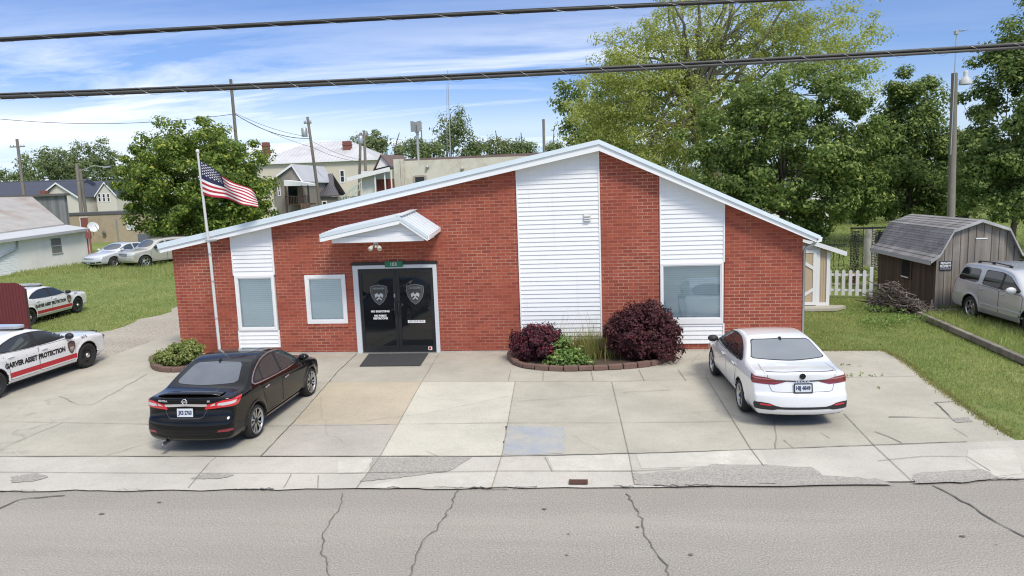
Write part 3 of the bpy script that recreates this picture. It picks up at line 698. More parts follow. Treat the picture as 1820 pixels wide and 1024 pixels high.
for k in range(3): vt.prism([(-.30, -.052, 3.075+k*.05), (-.165, -.052, 3.075+k*.05), (-.165, -.085, 3.06+k*.05), (-.30, -.085, 3.06+k*.05)], (0, .005, .012))
vt.build('dryer_vent', pm('vent_plastic', (.66, .66, .65), .5), BO, bevel=.004)

# ---- things by the building
dm = MB(); dm.prism([(-5.37, -1.36, .010), (-3.98, -1.34, .010), (-4.08, -.14, .010), (-5.55, -.15, .010)], (0, 0, .014))
tag(dm.build('door_mat', MAT['mat'], origin=LOCAL), 'dark grey rubber mat lying in front of the black double doors', 'door mat')
# flagpole + flag
fpx, fpy = -9.13, -.62
FP = thing('flagpole', 'thin white pole with a flag standing by the left end of the brick building', 'flagpole', (fpx, fpy, 0))
MB().tube([(fpx+.03, fpy, 0), (fpx+.01, fpy, 2.6), (fpx-.06, fpy, 4.93)], [.036, .034, .024], 12).build('shaft', pm('pole_white', (.62, .62, .61), .4, var=.1), FP)
MB().lathe([(.001, 0), (.035, .02), (.042, .05), (.03, .085), (.001, .1)], (fpx-.06, fpy, 4.92), 'z', 14).build('finial', pm('finial_paint', (.7, .69, .66), .4), FP)
mbk = MB(); mbk.box(fpx-.05, fpx+.05, fpy-.04, -.33, 2.86, 2.90); mbk.build('bracket', MAT['galv'], FP)
for z in (1.0, 1.9, 2.55): MB().lathe([(.039, 0), (.041, .02), (.039, .04)], (fpx+.018, fpy, z), 'z', 12).build('joint_band', MAT['galv'], FP)
# the flag: hoist on the pole, fly drooping to the right
FL_W, FL_H = 1.29, .77
NU, NV = 60, 39
FV = []
def flagp(u, v):
    """u along the fly 0..1, v down the hoist 0..1"""
    droop = .84*u**1.02; wid = 1-.66*u**1.15
    x = fpx-.005+FL_W*.99*u; z = 4.75-droop-FL_H*v*wid-.05*math.sin(u*5+v*2.5)*u
    y = fpy-.03+.10*math.sin(u*9.0-v*2.2)*min(1, u*3)+.05*math.sin(u*17+v*3)*u
    z += .035*math.sin(u*11+v*4)*u*(v-.2)
    return Vector((x, y, z))
FL = MB()
pts = [flagp(i/NU, jv/NV) for i in range(NU+1) for jv in range(NV+1)]
fs0 = {0: [], 1: [], 2: []}
for i in range(NU):
    for jv in range(NV):
        st = jv*13//NV; can = (i < NU*.40 and st < 7)
        fs0[2 if can else (0 if st % 2 == 0 else 1)].append((i*(NV+1)+jv, (i+1)*(NV+1)+jv, (i+1)*(NV+1)+jv+1, i*(NV+1)+jv+1))
for m in fs0: FL.add(pts, fs0[m], m, True)
for r in range(9):
    for c in range(6 if r % 2 == 0 else 5):
        u = (.032+.064*(c if r % 2 == 0 else c+.5))*1.0; v = (r+1)*.7/13*.77
        c0 = flagp(u, v); ux = (flagp(u+.01, v)-c0).normalized(); uy = (flagp(u, v+.01)-c0).normalized(); nn = ux.cross(uy).normalized()
        for sgn in (-1, 1):
            FL.sheet([c0+nn*.004*sgn+(ux*math.cos(t*math.pi/5)*1.0+uy*math.sin(t*math.pi/5))*(.024 if t % 2 else .010) for t in range(10)], 1)
fcol = lambda n_, c: pm(n_, c, .8, var=.05)
tag(FL.build('flag', [fcol('flag_red', (.40, .02, .04)), fcol('flag_white', (.78, .77, .76)), fcol('flag_blue', (.018, .022, .075))], origin=Vector((0, 0, 0))), 'red white and blue striped flag with white stars drooping from the thin white pole', 'flag')
# storm drain in the gutter
dr = MB(); q = G(1028, 859)
dr.sheet([(q.x-.12, q.y-.06, .014), (q.x+.12, q.y-.055, .014), (q.x+.12, q.y+.07, .014), (q.x-.12, q.y+.06, .014)], 1)
for k in range(6): dr.bar((q.x-.11, q.y-.05+k*.022, .020), (q.x+.11, q.y-.045+k*.022, .020), .011, .010)
for s in (-1, 1): dr.bar((q.x+s*.115, q.y-.055, .020), (q.x+s*.115, q.y+.07, .020), .014, .012)
tag(dr.build('storm_drain', [pm('rusty_iron', (.12, .055, .04), .8, var=.3), MAT['dark']], origin=LOCAL), 'rusty iron drain grate in the pavement edge by the road', 'drain grate')

# ---- overhead cables across the street
def qcurve(p0, p1, p2, s):     # parabola through three points at s = 0, .5, 1
    return p0*(2*(s-.5)*(s-1))+p1*(-4*s*(s-1))+p2*(2*s*(s-.5))
def bundle(name, lab, pix, parts, lash_r, pitch, smin=-1.6, smax=2.6):
    Ys = (-9.0, -8.6, -8.35)
    P = [AY(x, y, Y) for (x, y), Y in zip(pix, Ys)]
    t = thing(name, lab, 'cable', P[1], 0, 'thick cable bundles strung over the street')
    S = np.linspace(smin, smax, 120); path = [qcurve(P[0], P[1], P[2], s) for s in S]
    for (oy, oz, r, tw) in parts:
        MB().tube([p+Vector((0, oy*math.cos(tw*i)-oz*math.sin(tw*i), oy*math.sin(tw*i)+oz*math.cos(tw*i))) for i, p in enumerate(path)], r, 10).build('cable_strand', CAB[0 if r > .016 else 1], t)
    L = MB(); S2 = np.linspace(smin, smax, 2600); acc = 0; prev = None; hp = []
    for s in S2:
        p = qcurve(P[0], P[1], P[2], s)
        if prev is not None: acc += (p-prev).length
        prev = p; a = 2*math.pi*acc/pitch; hp.append(p+Vector((0, math.cos(a)*lash_r, math.sin(a)*lash_r)))
    L.tube(hp, .0017, 5); L.build('lashing_wire', MAT['steel'], t)
CAB = [pm('cable_sheath', (.016, .016, .018), .6, var=.4, scale=2.0), pm('steel_strand', (.075, .073, .07), .6, var=.3, scale=8)]
bundle('overhead_cable', 'lower and thicker black cable bundle strung across the sky in front of the tree', [(0, 172), (910, 133), (1820, 82)], [(0, -.012, .022, .02), (.021, .014, .016, .02), (-.018, .018, .015, .02), (.0, .030, .007, .01)], .041, .42)
bundle('overhead_cable', 'upper and thinner cable bundle leaving the top edge of the view', [(0, 71), (700, 32), (1370, 0)], [(0, -.006, .018, .02), (.0, .017, .010, .02), (0, .024, .005, .01)], .027, .62)
# ================================================================== VEHICLES
def catmull(pts, n=6, closed=True):
    P = np.array(pts, float); k = len(P); out = []
    for i in range(k if closed else k-1):
        p0, p1, p2, p3 = (P[(i-1) % k], P[i], P[(i+1) % k], P[(i+2) % k]) if closed else (P[max(i-1, 0)], P[i], P[i+1], P[min(i+2, k-1)])
        d = np.linalg.norm(p2-p1)
        m1 = (p2-p0)*.5; m2 = (p3-p1)*.5
        for m in (m1, m2):
            L = np.linalg.norm(m)
            if L > d: m *= d/L
        for t in np.arange(n)/n:
            out.append((2*t**3-3*t**2+1)*p1+(t**3-2*t**2+t)*m1+(-2*t**3+3*t**2)*p2+(t**3-t**2)*m2)
    return np.array(out)
def poly_sdf(poly, X, Z):
    d = np.full(X.shape, 1e9); ins = np.zeros(X.shape, bool); k = len(poly)
    for i in range(k):
        ax, az = poly[i]; bx, bz = poly[(i+1) % k]; ex, ez = bx-ax, bz-az
        t = np.clip(((X-ax)*ex+(Z-az)*ez)/(ex*ex+ez*ez+1e-12), 0, 1)
        d = np.minimum(d, np.hypot(X-ax-t*ex, Z-az-t*ez))
        c = ((az > Z) != (bz > Z)); with_ = ax+(Z-az)*ex/(ez if abs(ez) > 1e-12 else 1e-12)
        ins ^= c & (X < with_)
    return np.where(ins, -d, d)
def smax(a, b, k):
    h = np.maximum(k-np.abs(a-b), 0)/k; return np.maximum(a, b)+h*h*k*.25
def relu(t, e=.02): return (t+np.sqrt(t*t+e*e))*.5
class Shape:
    def __init__(s, sp):
        s.sp = sp; pf = catmull(sp['profile'], 7)
        s.x0, s.x1 = pf[:, 0].min()-.15, pf[:, 0].max()+.15; s.z0, s.z1 = pf[:, 1].min()-.12, pf[:, 1].max()+.15
        s.h2 = .015; gx = np.arange(s.x0, s.x1, s.h2); gz = np.arange(s.z0, s.z1, s.h2)
        A, B = np.meshgrid(gx, gz, indexing='ij'); s.g = poly_sdf(pf, A, B); s.pf = pf
    def prof(s, x, z):
        fx = np.clip((x-s.x0)/s.h2, 0, s.g.shape[0]-1.001); fz = np.clip((z-s.z0)/s.h2, 0, s.g.shape[1]-1.001)
        i = fx.astype(int); j = fz.astype(int); a = fx-i; b = fz-j; g = s.g
        return (g[i, j]*(1-a)+g[i+1, j]*a)*(1-b)+(g[i, j+1]*(1-a)+g[i+1, j+1]*a)*b
    def __call__(s, x, y, z, arches=True):
        sp = s.sp; w = sp['w']; ay = np.abs(y); yn = np.minimum(ay/w, 1.15)
        xf, xr = s.x1-.15, s.x0+.15
        fr = sstep(.25*xf, xf, x); rr = sstep(.25*xr, xr, x)
        xp = x+fr*sp.get('cf', .30)*yn**2.6-rr*sp.get('cr', .16)*yn**2.6
        # glass and roof also bow across the car
        up = sstep(.85, 1.2, z); xp = xp+up*np.where(x > 0, 1, -1)*.07*yn**2*(1-np.maximum(fr, rr))
        zp = z+sp.get('crown', .05)*yn**2*sstep(.4, .95, z)
        a = s.prof(xp, zp)
        zc = np.interp(x, *sp['crease']); zb = np.interp(x, *sp['belt'])
        W = w-sp.get('a1', .16)*relu(z-zc, .012)-sp.get('a2', .05)*relu(zc-z, .012)-sp.get('tum', .30)*relu(z-zb, .03)-sp.get('sill', .55)*relu(.36-z, .03)
        W = W-sp.get('pf', .10)*sstep(.35*xf, xf, x)**1.5-sp.get('pr', .06)*sstep(.45*xr, xr, x)**1.5
        for f in sp.get('extra', ()): W = W+f(x, z)
        for xa in (sp['xf'], sp['xr']):
            d = np.hypot(x-xa, z-sp['rt']); W = W+sp.get('flare', .014)*np.exp(-((d-sp['ra']-.015)/.05)**2)
        F = smax(a, (ay-W)*.92, sp.get('k', .07))
        for f in sp.get('cuts', ()): F = np.maximum(F, f(x, y, z))
        if arches:
            for xa in (sp['xf'], sp['xr']):
                dz = np.where(z > sp['rt'], z-sp['rt'], (z-sp['rt'])*.5)
                F = np.maximum(F, np.minimum(sp['ra']-np.hypot(x-xa, dz), ay-(w-.30)))
        return F
    def grad(s, p, arches=True):
        e = 1e-3; x, y, z = p.T
        return np.stack([(s(x+e, y, z, arches)-s(x-e, y, z, arches)), (s(x, y+e, z, arches)-s(x, y-e, z, arches)), (s(x, y, z+e, arches)-s(x, y, z-e, arches))], 1)/(2*e)
    def project(s, p, it=4, arches=True):
        for _ in range(it):
            F = s(*p.T, arches); g = s.grad(p, arches); n2 = (g*g).sum(1)+1e-6
            st = (F/n2)[:, None]*g; L = np.linalg.norm(st, axis=1, keepdims=True); p = p-st*np.minimum(1, .02/(L+1e-9))
        return p
def surface_nets(F, org, h):
    ins = F < 0; nx, ny, nz = F.shape
    c = [ins[i:nx-1+i, j:ny-1+j, k:nz-1+k] for i in (0, 1) for j in (0, 1) for k in (0, 1)]
    s = sum(x.astype(np.int8) for x in c); act = (s > 0) & (s < 8)
    idx = np.full(act.shape, -1, int); cells = np.argwhere(act); idx[act] = np.arange(len(cells))
    acc = np.zeros((len(cells), 3)); cnt = np.zeros(len(cells))
    for ax in range(3):
        for u in (0, 1):
            for v in (0, 1):
                o0 = [0, 0, 0]; o1 = [0, 0, 0]; oth = [q for q in range(3) if q != ax]
                o0[oth[0]] = o1[oth[0]] = u; o0[oth[1]] = o1[oth[1]] = v; o1[ax] = 1
                a = F[tuple((cells+o0).T)]; b = F[tuple((cells+o1).T)]; m = (a < 0) != (b < 0)
                t = np.where(m, a/(a-b+1e-12), 0); p = np.array(o0)[None, :]+t[:, None]*np.eye(3)[ax]
                acc[m] += p[m]; cnt[m] += 1
    V = (cells+acc/np.maximum(cnt, 1)[:, None])*h+org
    Q = []
    for ax in range(3):
        oth = [q for q in range(3) if q != ax]
        sl0 = [slice(1, -1)]*3; sl1 = [slice(1, -1)]*3; sl0[ax] = slice(0, -1); sl1[ax] = slice(1, None)
        a = ins[tuple(sl0)]; b = ins[tuple(sl1)]
        for pol, m in ((0, a & ~b), (1, ~a & b)):
            e = np.argwhere(m); off = np.array([1, 1, 1]); off[ax] = 0; e = e+off
            q = []
            for du, dv in ((-1, -1), (0, -1), (0, 0), (-1, 0)):
                o = np.zeros(3, int); o[oth[0]] = du; o[oth[1]] = dv; q.append(idx[tuple((e+o).T)])
            q = np.stack(q, 1)
            flip = (pol == 1) ^ (ax == 1)
            Q.append(q[:, ::-1] if flip else q)
    return V, np.concatenate(Q)
def chaikin(P, n=2, keep=.25):
    P = [tuple(p) for p in P]
    for _ in range(n):
        Q = []
        for i in range(len(P)):
            a, b = P[i], P[(i+1) % len(P)]
            Q.append(tuple(a[k]*(1-keep)+b[k]*keep for k in (0, 1))); Q.append(tuple(a[k]*keep+b[k]*(1-keep) for k in (0, 1)))
        P = Q
    return P
def outset(P, d):
    n = len(P); ar = sum(P[i][0]*P[(i+1) % n][1]-P[(i+1) % n][0]*P[i][1] for i in range(n)); sg = 1 if ar > 0 else -1; out = []
    for i in range(n):
        a, b, c = P[i-1], P[i], P[(i+1) % n]
        e1 = Vector((b[0]-a[0], b[1]-a[1])); e2 = Vector((c[0]-b[0], c[1]-b[1]))
        if e1.length < 1e-7 or e2.length < 1e-7: out.append(b); continue
        n1 = Vector((e1.y, -e1.x)).normalized()*sg; n2 = Vector((e2.y, -e2.x)).normalized()*sg; m = n1+n2
        if m.length < .3: m = n1
        m = m.normalized(); out.append((b[0]+m.x*d/max(.5, m.dot(n1)), b[1]+m.y*d/max(.5, m.dot(n1))))
    return out
class Car:
    def __init__(s, name, label, cat, spec, paint, loc, heading, group=None, res=.026, sc=.825):
        s.sh = Shape(spec); s.sp = spec; sh = s.sh
        s.root = thing(name, label, cat, loc, heading, group); ORG[s.root.name] = Vector((0, 0, 0)); s.root.scale = (sc*1.048, sc, sc)
        w = spec['w']+.08
        org = np.array([sh.x0, -w, sh.z0]); nx, ny, nz = (int((sh.x1-sh.x0)/res)+2, int(2*w/res)+2, int((sh.z1-sh.z0)/res)+2)
        X, Y, Z = np.meshgrid(org[0]+np.arange(nx)*res, -((ny-1)*res)/2+np.arange(ny)*res, org[2]+np.arange(nz)*res, indexing='ij'); org[1] = -((ny-1)*res)/2
        F = sh(X, Y, Z); V, Q = surface_nets(F, org, res); V = sh.project(V, 4)
        ctr = V[Q].mean(1); nrm = np.cross(V[Q[:, 2]]-V[Q[:, 0]], V[Q[:, 3]]-V[Q[:, 1]]); nl = np.linalg.norm(nrm, axis=1, keepdims=True)+1e-12; nrm /= nl
        mi = np.zeros(len(Q), int)
        for xa in (spec['xf'], spec['xr']):
            dz = np.where(ctr[:, 2] > spec['rt'], ctr[:, 2]-spec['rt'], (ctr[:, 2]-spec['rt'])*.5)
            d = np.hypot(ctr[:, 0]-xa, dz); mi[(d < spec['ra']+.004) & (np.abs(ctr[:, 1]) > spec['w']-.34) & (np.abs(nrm[:, 1]) < .80)] = 1
            mi[(d < spec['ra']-.01)] = 1
        mi[(ctr[:, 2] < spec.get('zdark', .27)) & (nrm[:, 2] < -.35)] = 1
        s.paint = paint
        s.body = np_mesh('body', V, Q, [paint, MAT['dark']], s.root, True, mi)
        s.bvh = BVHTree.FromPolygons([tuple(p) for p in V], [tuple(q) for q in Q])
        s.wheels = []
    # -------------------------------------------------------------- projection
    def cast(s, kind, pts):
        out = np.zeros((len(pts), 3)); xm = s.sh.x0+.15
        for i, (u, v) in enumerate(pts):
            if kind == 'L': o, d = (u, 3, v), (0, -1, 0)
            elif kind == 'R': o, d = (u, -3, v), (0, 1, 0)
            elif kind == 'rear': o, d = (-5, u, v), (1, 0, 0)
            elif kind == 'front': o, d = (5, u, v), (-1, 0, 0)
            elif kind == 'top': o, d = (u, v, 4), (0, 0, -1)
            elif kind == 'rcyl': c = xm+.9; o = (c-4*math.cos(u), 4*math.sin(u), v); d = (math.cos(u), -math.sin(u), 0)
            elif kind == 'fcyl': c = s.sh.x1-.15-.9; o = (c+4*math.cos(u), 4*math.sin(u), v); d = (-math.cos(u), -math.sin(u), 0)
            h = s.bvh.ray_cast(Vector(o), Vector(d))
            if h[0] is None: h = s.bvh.find_nearest(Vector(o)+Vector(d)*3.2)
            out[i] = h[0]
        return out
    def surf(s, kind, pts, off):
        p = s.cast(kind, pts); p = s.sh.project(p, 2, False); g = s.sh.grad(p, False); g /= np.linalg.norm(g, axis=1, keepdims=True)+1e-9
        return p+g*off, g
    def ang(s, y=None, x=None, front=False):
        """horizontal angle for the wrap-round projection from a point on the end (y) or on the flank (x)"""
        w = s.sp['w']
        if front:
            c = s.sh.x1-.15-.9
            return math.atan2(y, .9-s.sp.get('cf', .3)*(abs(y)/w)**2.6) if y is not None else None
        return math.atan2(y, .9-s.sp.get('cr', .16)*(abs(y)/w)**2.6)
    def angx(s, x, sgn, front=False):
        c = (s.sh.x1-1.05) if front else (s.sh.x0+1.05)
        return math.atan2(sgn*(s.sp['w']-.03), (x-c) if front else (c-x))
    def geo(s, mb, kind, poly, off, m=0, spacing=.06, thick=.012, smooth=True):
        poly = [tuple(map(float, p)) for p in poly]; n = len(poly)
        B = []
        for i in range(n):
            a, b = poly[i], poly[(i+1) % n]; L = math.hypot(b[0]-a[0], b[1]-a[1]); k = max(1, int(L/spacing))
            B += [(a[0]+(b[0]-a[0])*t/k, a[1]+(b[1]-a[1])*t/k) for t in range(k)]
        xs = [p[0] for p in poly]; ys = [p[1] for p in poly]; I = []
        x = min(xs)+spacing*.5
        while x < max(xs):
            y = min(ys)+spacing*.5
            while y < max(ys): I.append((x+.13*spacing*math.sin(37*y), y+.13*spacing*math.sin(41*x))); y += spacing
            x += spacing
        pts = [Vector(p) for p in B+I]; r = delaunay_2d_cdt(pts, [], [list(range(len(B)))], 1, 1e-6)
        Vv, Ff = r[0], r[2]; used = sorted({i for f in Ff for i in f}); rm = {i: k for k, i in enumerate(used)}
        P2 = [(Vv[i].x, Vv[i].y) for i in used]; P, g = s.surf(kind, P2, off)
        F = [tuple(rm[i] for i in f) for f in Ff]
        # orient outward
        vv = [Vector(p) for p in P]; flip = 0
        for f in F[:30]:
            nn = (vv[f[1]]-vv[f[0]]).cross(vv[f[2]]-vv[f[0]]); flip += 1 if nn.dot(Vector(g[f[0]])) < 0 else -1
        if flip > 0: F = [f[::-1] for f in F]
        mb.add(vv, F, m, smooth)
        if thick:
            ec = {}
            for f in F:
                for i in range(3): ec[(f[i], f[(i+1) % 3])] = 1
            bd = [(a, b) for a, b in ec if (b, a) not in ec]
            low = [Vector(p)-Vector(q)*thick for p, q in zip(P, g)]
            for a, b in bd: mb.add([vv[a], vv[b], low[b], low[a]], [(0, 3, 2, 1)], m, False)
        return mb
    def patch(s, name, kind, poly, mat, off=.004, parent=None, spacing=.06, thick=.012):
        return s.geo(MB(), kind, poly, off, 0, spacing, thick).build(name, mat, parent or s.root)
    def both(s, name, poly, mat, off=.004, spacing=.06, parents=(None, None), thick=.012):
        return [s.patch(name, k, poly, mat, off, p, spacing, thick) for k, p in zip('LR', parents)]
    def line(s, mb, kind, pts, wd, off=.003, m=0, step=.05):
        out = []
        for a, b in zip(pts, pts[1:]):
            L = math.hypot(b[0]-a[0], b[1]-a[1]); k = max(1, int(L/step)); out += [(a[0]+(b[0]-a[0])*t/k, a[1]+(b[1]-a[1])*t/k) for t in range(k)]
        out.append(pts[-1]); Lp = []
        for i, p in enumerate(out):
            a, b = out[max(0, i-1)], out[min(len(out)-1, i+1)]; d = Vector((b[0]-a[0], b[1]-a[1])).normalized(); Lp += [(p[0]-d.y*wd/2, p[1]+d.x*wd/2), (p[0]+d.y*wd/2, p[1]-d.x*wd/2)]
        P, g = s.surf(kind, Lp, off); fs = [(2*i, 2*i+1, 2*i+3, 2*i+2) for i in range(len(out)-1)]
        vv = [Vector(p) for p in P]; f = fs[0]; nn = (vv[f[1]]-vv[f[0]]).cross(vv[f[2]]-vv[f[0]])
        if nn.dot(Vector(g[0])) < 0: fs = [q[::-1] for q in fs]
        mb.add(vv, fs, m, True); return mb
    def text(s, mb, kind, body, height, c, width=None, off=.009, m=0, mirror=False, bold=0.0, slant=0.0):
        P, T = text_flat(body, height, 1.0, bold); sc = 1.0
        if width: sc = width/(max(p[0] for p in P)-min(p[0] for p in P))
        pts = [(c[0]+(-1 if mirror else 1)*p[0]*sc, c[1]+p[1]+slant*p[0]*sc) for p in P]
        Q, g = s.surf(kind, pts, off); vv = [Vector(p) for p in Q]
        T = [t for t in T]; t0 = T[0]; flip = sum(1 if (vv[t[1]]-vv[t[0]]).cross(vv[t[2]]-vv[t[0]]).dot(Vector(g[t[0]])) < 0 else -1 for t in T) > 0
        mb.add(vv, [t[::-1] for t in T] if flip else T, m, False); return mb
    def door(s, sidek, poly, off=.0035, hpos=None, hmat=None, glass=None, gmat=None, handle=True):
        mb = MB(); s.geo(mb, sidek, outset(poly, .011), .0012, 1, .08, .0); s.geo(mb, sidek, poly, off, 0, .07, .006)
        d = mb.build('door', [s.paint, MAT['dark']], s.root)
        if handle and hpos:
            P, g = s.surf(sidek, [(hpos[0]-.09, hpos[1]-.004), (hpos[0]+.09, hpos[1]+.004)], .03); h = MB()
            h.bar(P[0], P[1], .026, .032, 0, up=tuple(g[0])); h.build('handle', hmat or s.paint, d, bevel=.009)
        return d
    def plate(s, kind, z, txt, wd=.305, ht=.152, frame=None, y=0.0):
        P, g = s.surf(kind, [(y, z), (y+.15, z), (y-.15, z), (y, z+.06), (y, z-.06)], .0); sx = -1 if kind == 'rear' else 1
        xx = (P[:, 0].min() if sx < 0 else P[:, 0].max())+sx*.012
        tl = (P[3, 0]-P[4, 0])/.12*.6; mb = MB(); up = Vector((tl, 0, 1)).normalized(); ux = Vector((0, -sx*-1.0, 0)); ux = Vector((0, -1, 0)) if kind == 'rear' else Vector((0, 1, 0)); nn = ux.cross(up)
        c = Vector((xx, y, z)); mb.obox(c, ux*wd/2, up*ht/2, nn*.004, 0)
        pl = mb.build('number_plate', pm('plate_face', (.62, .66, .70), .5, var=.12, scale=14), s.root)
        t = MB(); text_wall(t, txt, ht*.46, c+nn*.0055-up*.008, width=wd*.86, ux=ux, uy=up, bold=.006); t.build('plate_number', pm('plate_ink', (.05, .06, .12), .5), pl)
        if frame:
            f = MB()
            for a, b, q in ((ux, up, 1), (ux, up, -1)): f.obox(c+up*q*(ht/2+.006)+nn*.003, ux*(wd/2+.014), up*.010, nn*.006)
            for q in (1, -1): f.obox(c+ux*q*(wd/2+.006)+nn*.003, ux*.010, up*(ht/2), nn*.006)
            f.build('plate_frame', frame, pl)
        return pl
    def add_wheels(s, style, rim_r, tw=.205):
        sp = s.sp; rt = sp['rt']; ref = None; cap = sp.get('inset', .012)
        for xa in (sp['xf'], sp['xr']):
            for sgn in (1, -1):
                loc = (xa, sgn*(sp['w']-cap-tw/2), rt)
                if ref is None: o = make_wheel(style, rt, rim_r, tw, s.root); ref = o
                else: o = copy_tree(ref, s.root)
                o.location = loc; o.rotation_euler = (0, random.uniform(0, 1.2), 0 if sgn > 0 else math.pi)
    def mirror(s, x, z, mat, sz=(.10, .10, .075), out=.10, cap=None):
        for k, sg in (('L', 1), ('R', -1)):
            P, g = s.surf(k, [(x, z)], 0); p = Vector(P[0]); mb = MB()
            c = p+Vector((-.02, sg*(out), .035)); mb.lathe([(.001, -1), (.55, -.86), (.86, -.45), (1, 0), (.97, .35), (.80, .62), (.001, .70)], (0, 0, 0), 'x', 20)
            mb.v = [tuple(c+Vector((q[0]*sz[0]*.8, q[1]*sz[1], q[2]*sz[2]))) for q in mb.v]
            o = mb.build('wing_mirror', mat, s.root)
            st = MB(); st.bar(p+Vector((0, -sg*.03, -.005)), c+Vector((0, 0, -.03)), .05, .035); st.build('mirror_stalk', MAT['blackplastic'], o)
def make_wheel(style, rt, rr, tw, parent):
    h = tw/2; bk = MB()
    bk.lathe([(.001, h-.075), (rr*.98, h-.075), (rr*.98, -h+.02), (.001, -h+.02)], (0, 0, 0), 'y', 28)
    bk.lathe([(.001, h-.062), (rr*.62, h-.062), (rr*.62, h-.075)], (0, 0, 0), 'y', 28, 1)
    o = bk.build('wheel', [MAT['dark'], MAT['steel']], parent, origin=LOCAL)
    ty = MB(); ty.lathe([(rr-.004, h-.028), (rr+.004, h-.004), (rr+(rt-rr)*.45, h+.004), (rt-.035, h-.006), (rt-.010, h-.028), (rt, h-.055), (rt, 0), (rt, -h+.055), (rt-.010, -h+.028), (rt-.04, -h), (rr, -h+.004)], (0, 0, 0), 'y', 40)
    ty.build('tyre', MAT['rubber'], o, origin=LOCAL)
    rm = MB()
    def spoke(a, r0, r1, w0, w1, y0, y1, m=0, t=.022):
        d = Vector((math.cos(a), 0, math.sin(a))); e = Vector((-math.sin(a), 0, math.cos(a)))
        P = [d*r0-e*w0/2+Vector((0, y0, 0)), d*r0+e*w0/2+Vector((0, y0, 0)), d*r1+e*w1/2+Vector((0, y1, 0)), d*r1-e*w1/2+Vector((0, y1, 0))]
        rm.prism(P, (0, -t, 0), m)
    lip = [(rr-.002, h-.022), (rr+.002, h-.010), (rr-.008, h-.006), (rr-.020, h-.014), (rr-.026, h-.045)]
    if style == 'steel':
        rm.lathe([(rr-.002, h-.012), (rr-.015, h-.008), (rr-.03, h-.05), (rr*.78, h-.058), (rr*.52, h-.030), (rr*.34, h-.026), (.001, h-.028)], (0, 0, 0), 'y', 36, 1)
        for k in range(5):
            a = k*2*math.pi/5; c = Vector((math.cos(a), 0, math.sin(a)))*rr*.66
            d = c.normalized(); e = Vector((-d.z, 0, d.x)); rm.add([c+Vector((0, h-.036, 0))+d*math.cos(t)*rr*.10+e*math.sin(t)*rr*.13 for t in np.linspace(0, 2*math.pi, 12, endpoint=False)], [tuple(range(11, -1, -1))], 2)
        rm.lathe([(rr*.30, h-.024), (rr*.29, h-.004), (rr*.2, h+.012), (.001, h+.018)], (0, 0, 0), 'y', 24, 0)
        mats = [MAT['chrome'], MAT['blackmetal'], MAT['dark']]
    else:
        rm.lathe(lip, (0, 0, 0), 'y', 40, 0)
        rm.lathe([(rr*.24, h-.05), (rr*.24, h-.026), (rr*.17, h-.020), (.001, h-.020)], (0, 0, 0), 'y', 24, 1)
        if style == 'multi':
            for k in range(5):
                a = k*2*math.pi/5
                for q in (-.20, .20): spoke(a+q*1.25, rr*.18, rr-.012, .026, .040, h-.030, h-.016, 0); spoke(a+q*.75, rr*.18, rr-.02, .03, .05, h-.045, h-.034, 1)
        elif style == 'twin':
            for k in range(5):
                a = k*2*math.pi/5
                for q in (-.17, .17): spoke(a+q, rr*.2, rr-.012, .042, .034, h-.034, h-.016, 0)
                spoke(a, rr*.22, rr-.01, .10, .16, h-.052, h-.045, 1)
                spoke(a+math.pi/5, rr*.22, rr*.55, .08, .03, h-.05, h-.045, 1)
        else:
            for k in range(5):
                a = k*2*math.pi/5; spoke(a, rr*.16, rr-.012, .105, .080, h-.032, h-.018, 0, .03)
            rm.lathe([(rr*.3, h-.06), (rr*.3, h-.03), (.001, h-.026)], (0, 0, 0), 'y', 20, 0)
        mats = [MAT['alu'], MAT['blackmetal'], MAT['dark']]
    rm.build('rim', mats, o, origin=LOCAL); return o
def carpaint(name, c, metal=0.0, rough=.28, coat=1.0, spec=.5): return pm(name, c, rough, metal, var=.02, scale=1.0, coat=coat, spec=spec)
def glassmat(name, c, rough=.03, spec=1.0): return pm(name, c, rough, 0, var=.10, scale=2.5, coat=.35, spec=spec*.6)
MAT['lamp_red'] = pm('red_lens', (.62, .012, .022), .12, var=.1, coat=1.0); MAT['lamp_deep'] = pm('dark_red_lens', (.20, .012, .020), .12, var=.15, coat=1.0)
MAT['lamp_clear'] = pm('clear_lens', (.62, .60, .60), .12, var=.1, coat=1.0); MAT['lamp_smoke'] = pm('smoked_lens', (.05, .04, .045), .12, coat=1.0)
MAT['headlamp'] = pm('headlamp_lens', (.55, .57, .58), .10, var=.3, scale=9, coat=1.0)
def heading(dx, dy): return math.atan2(dy, dx)

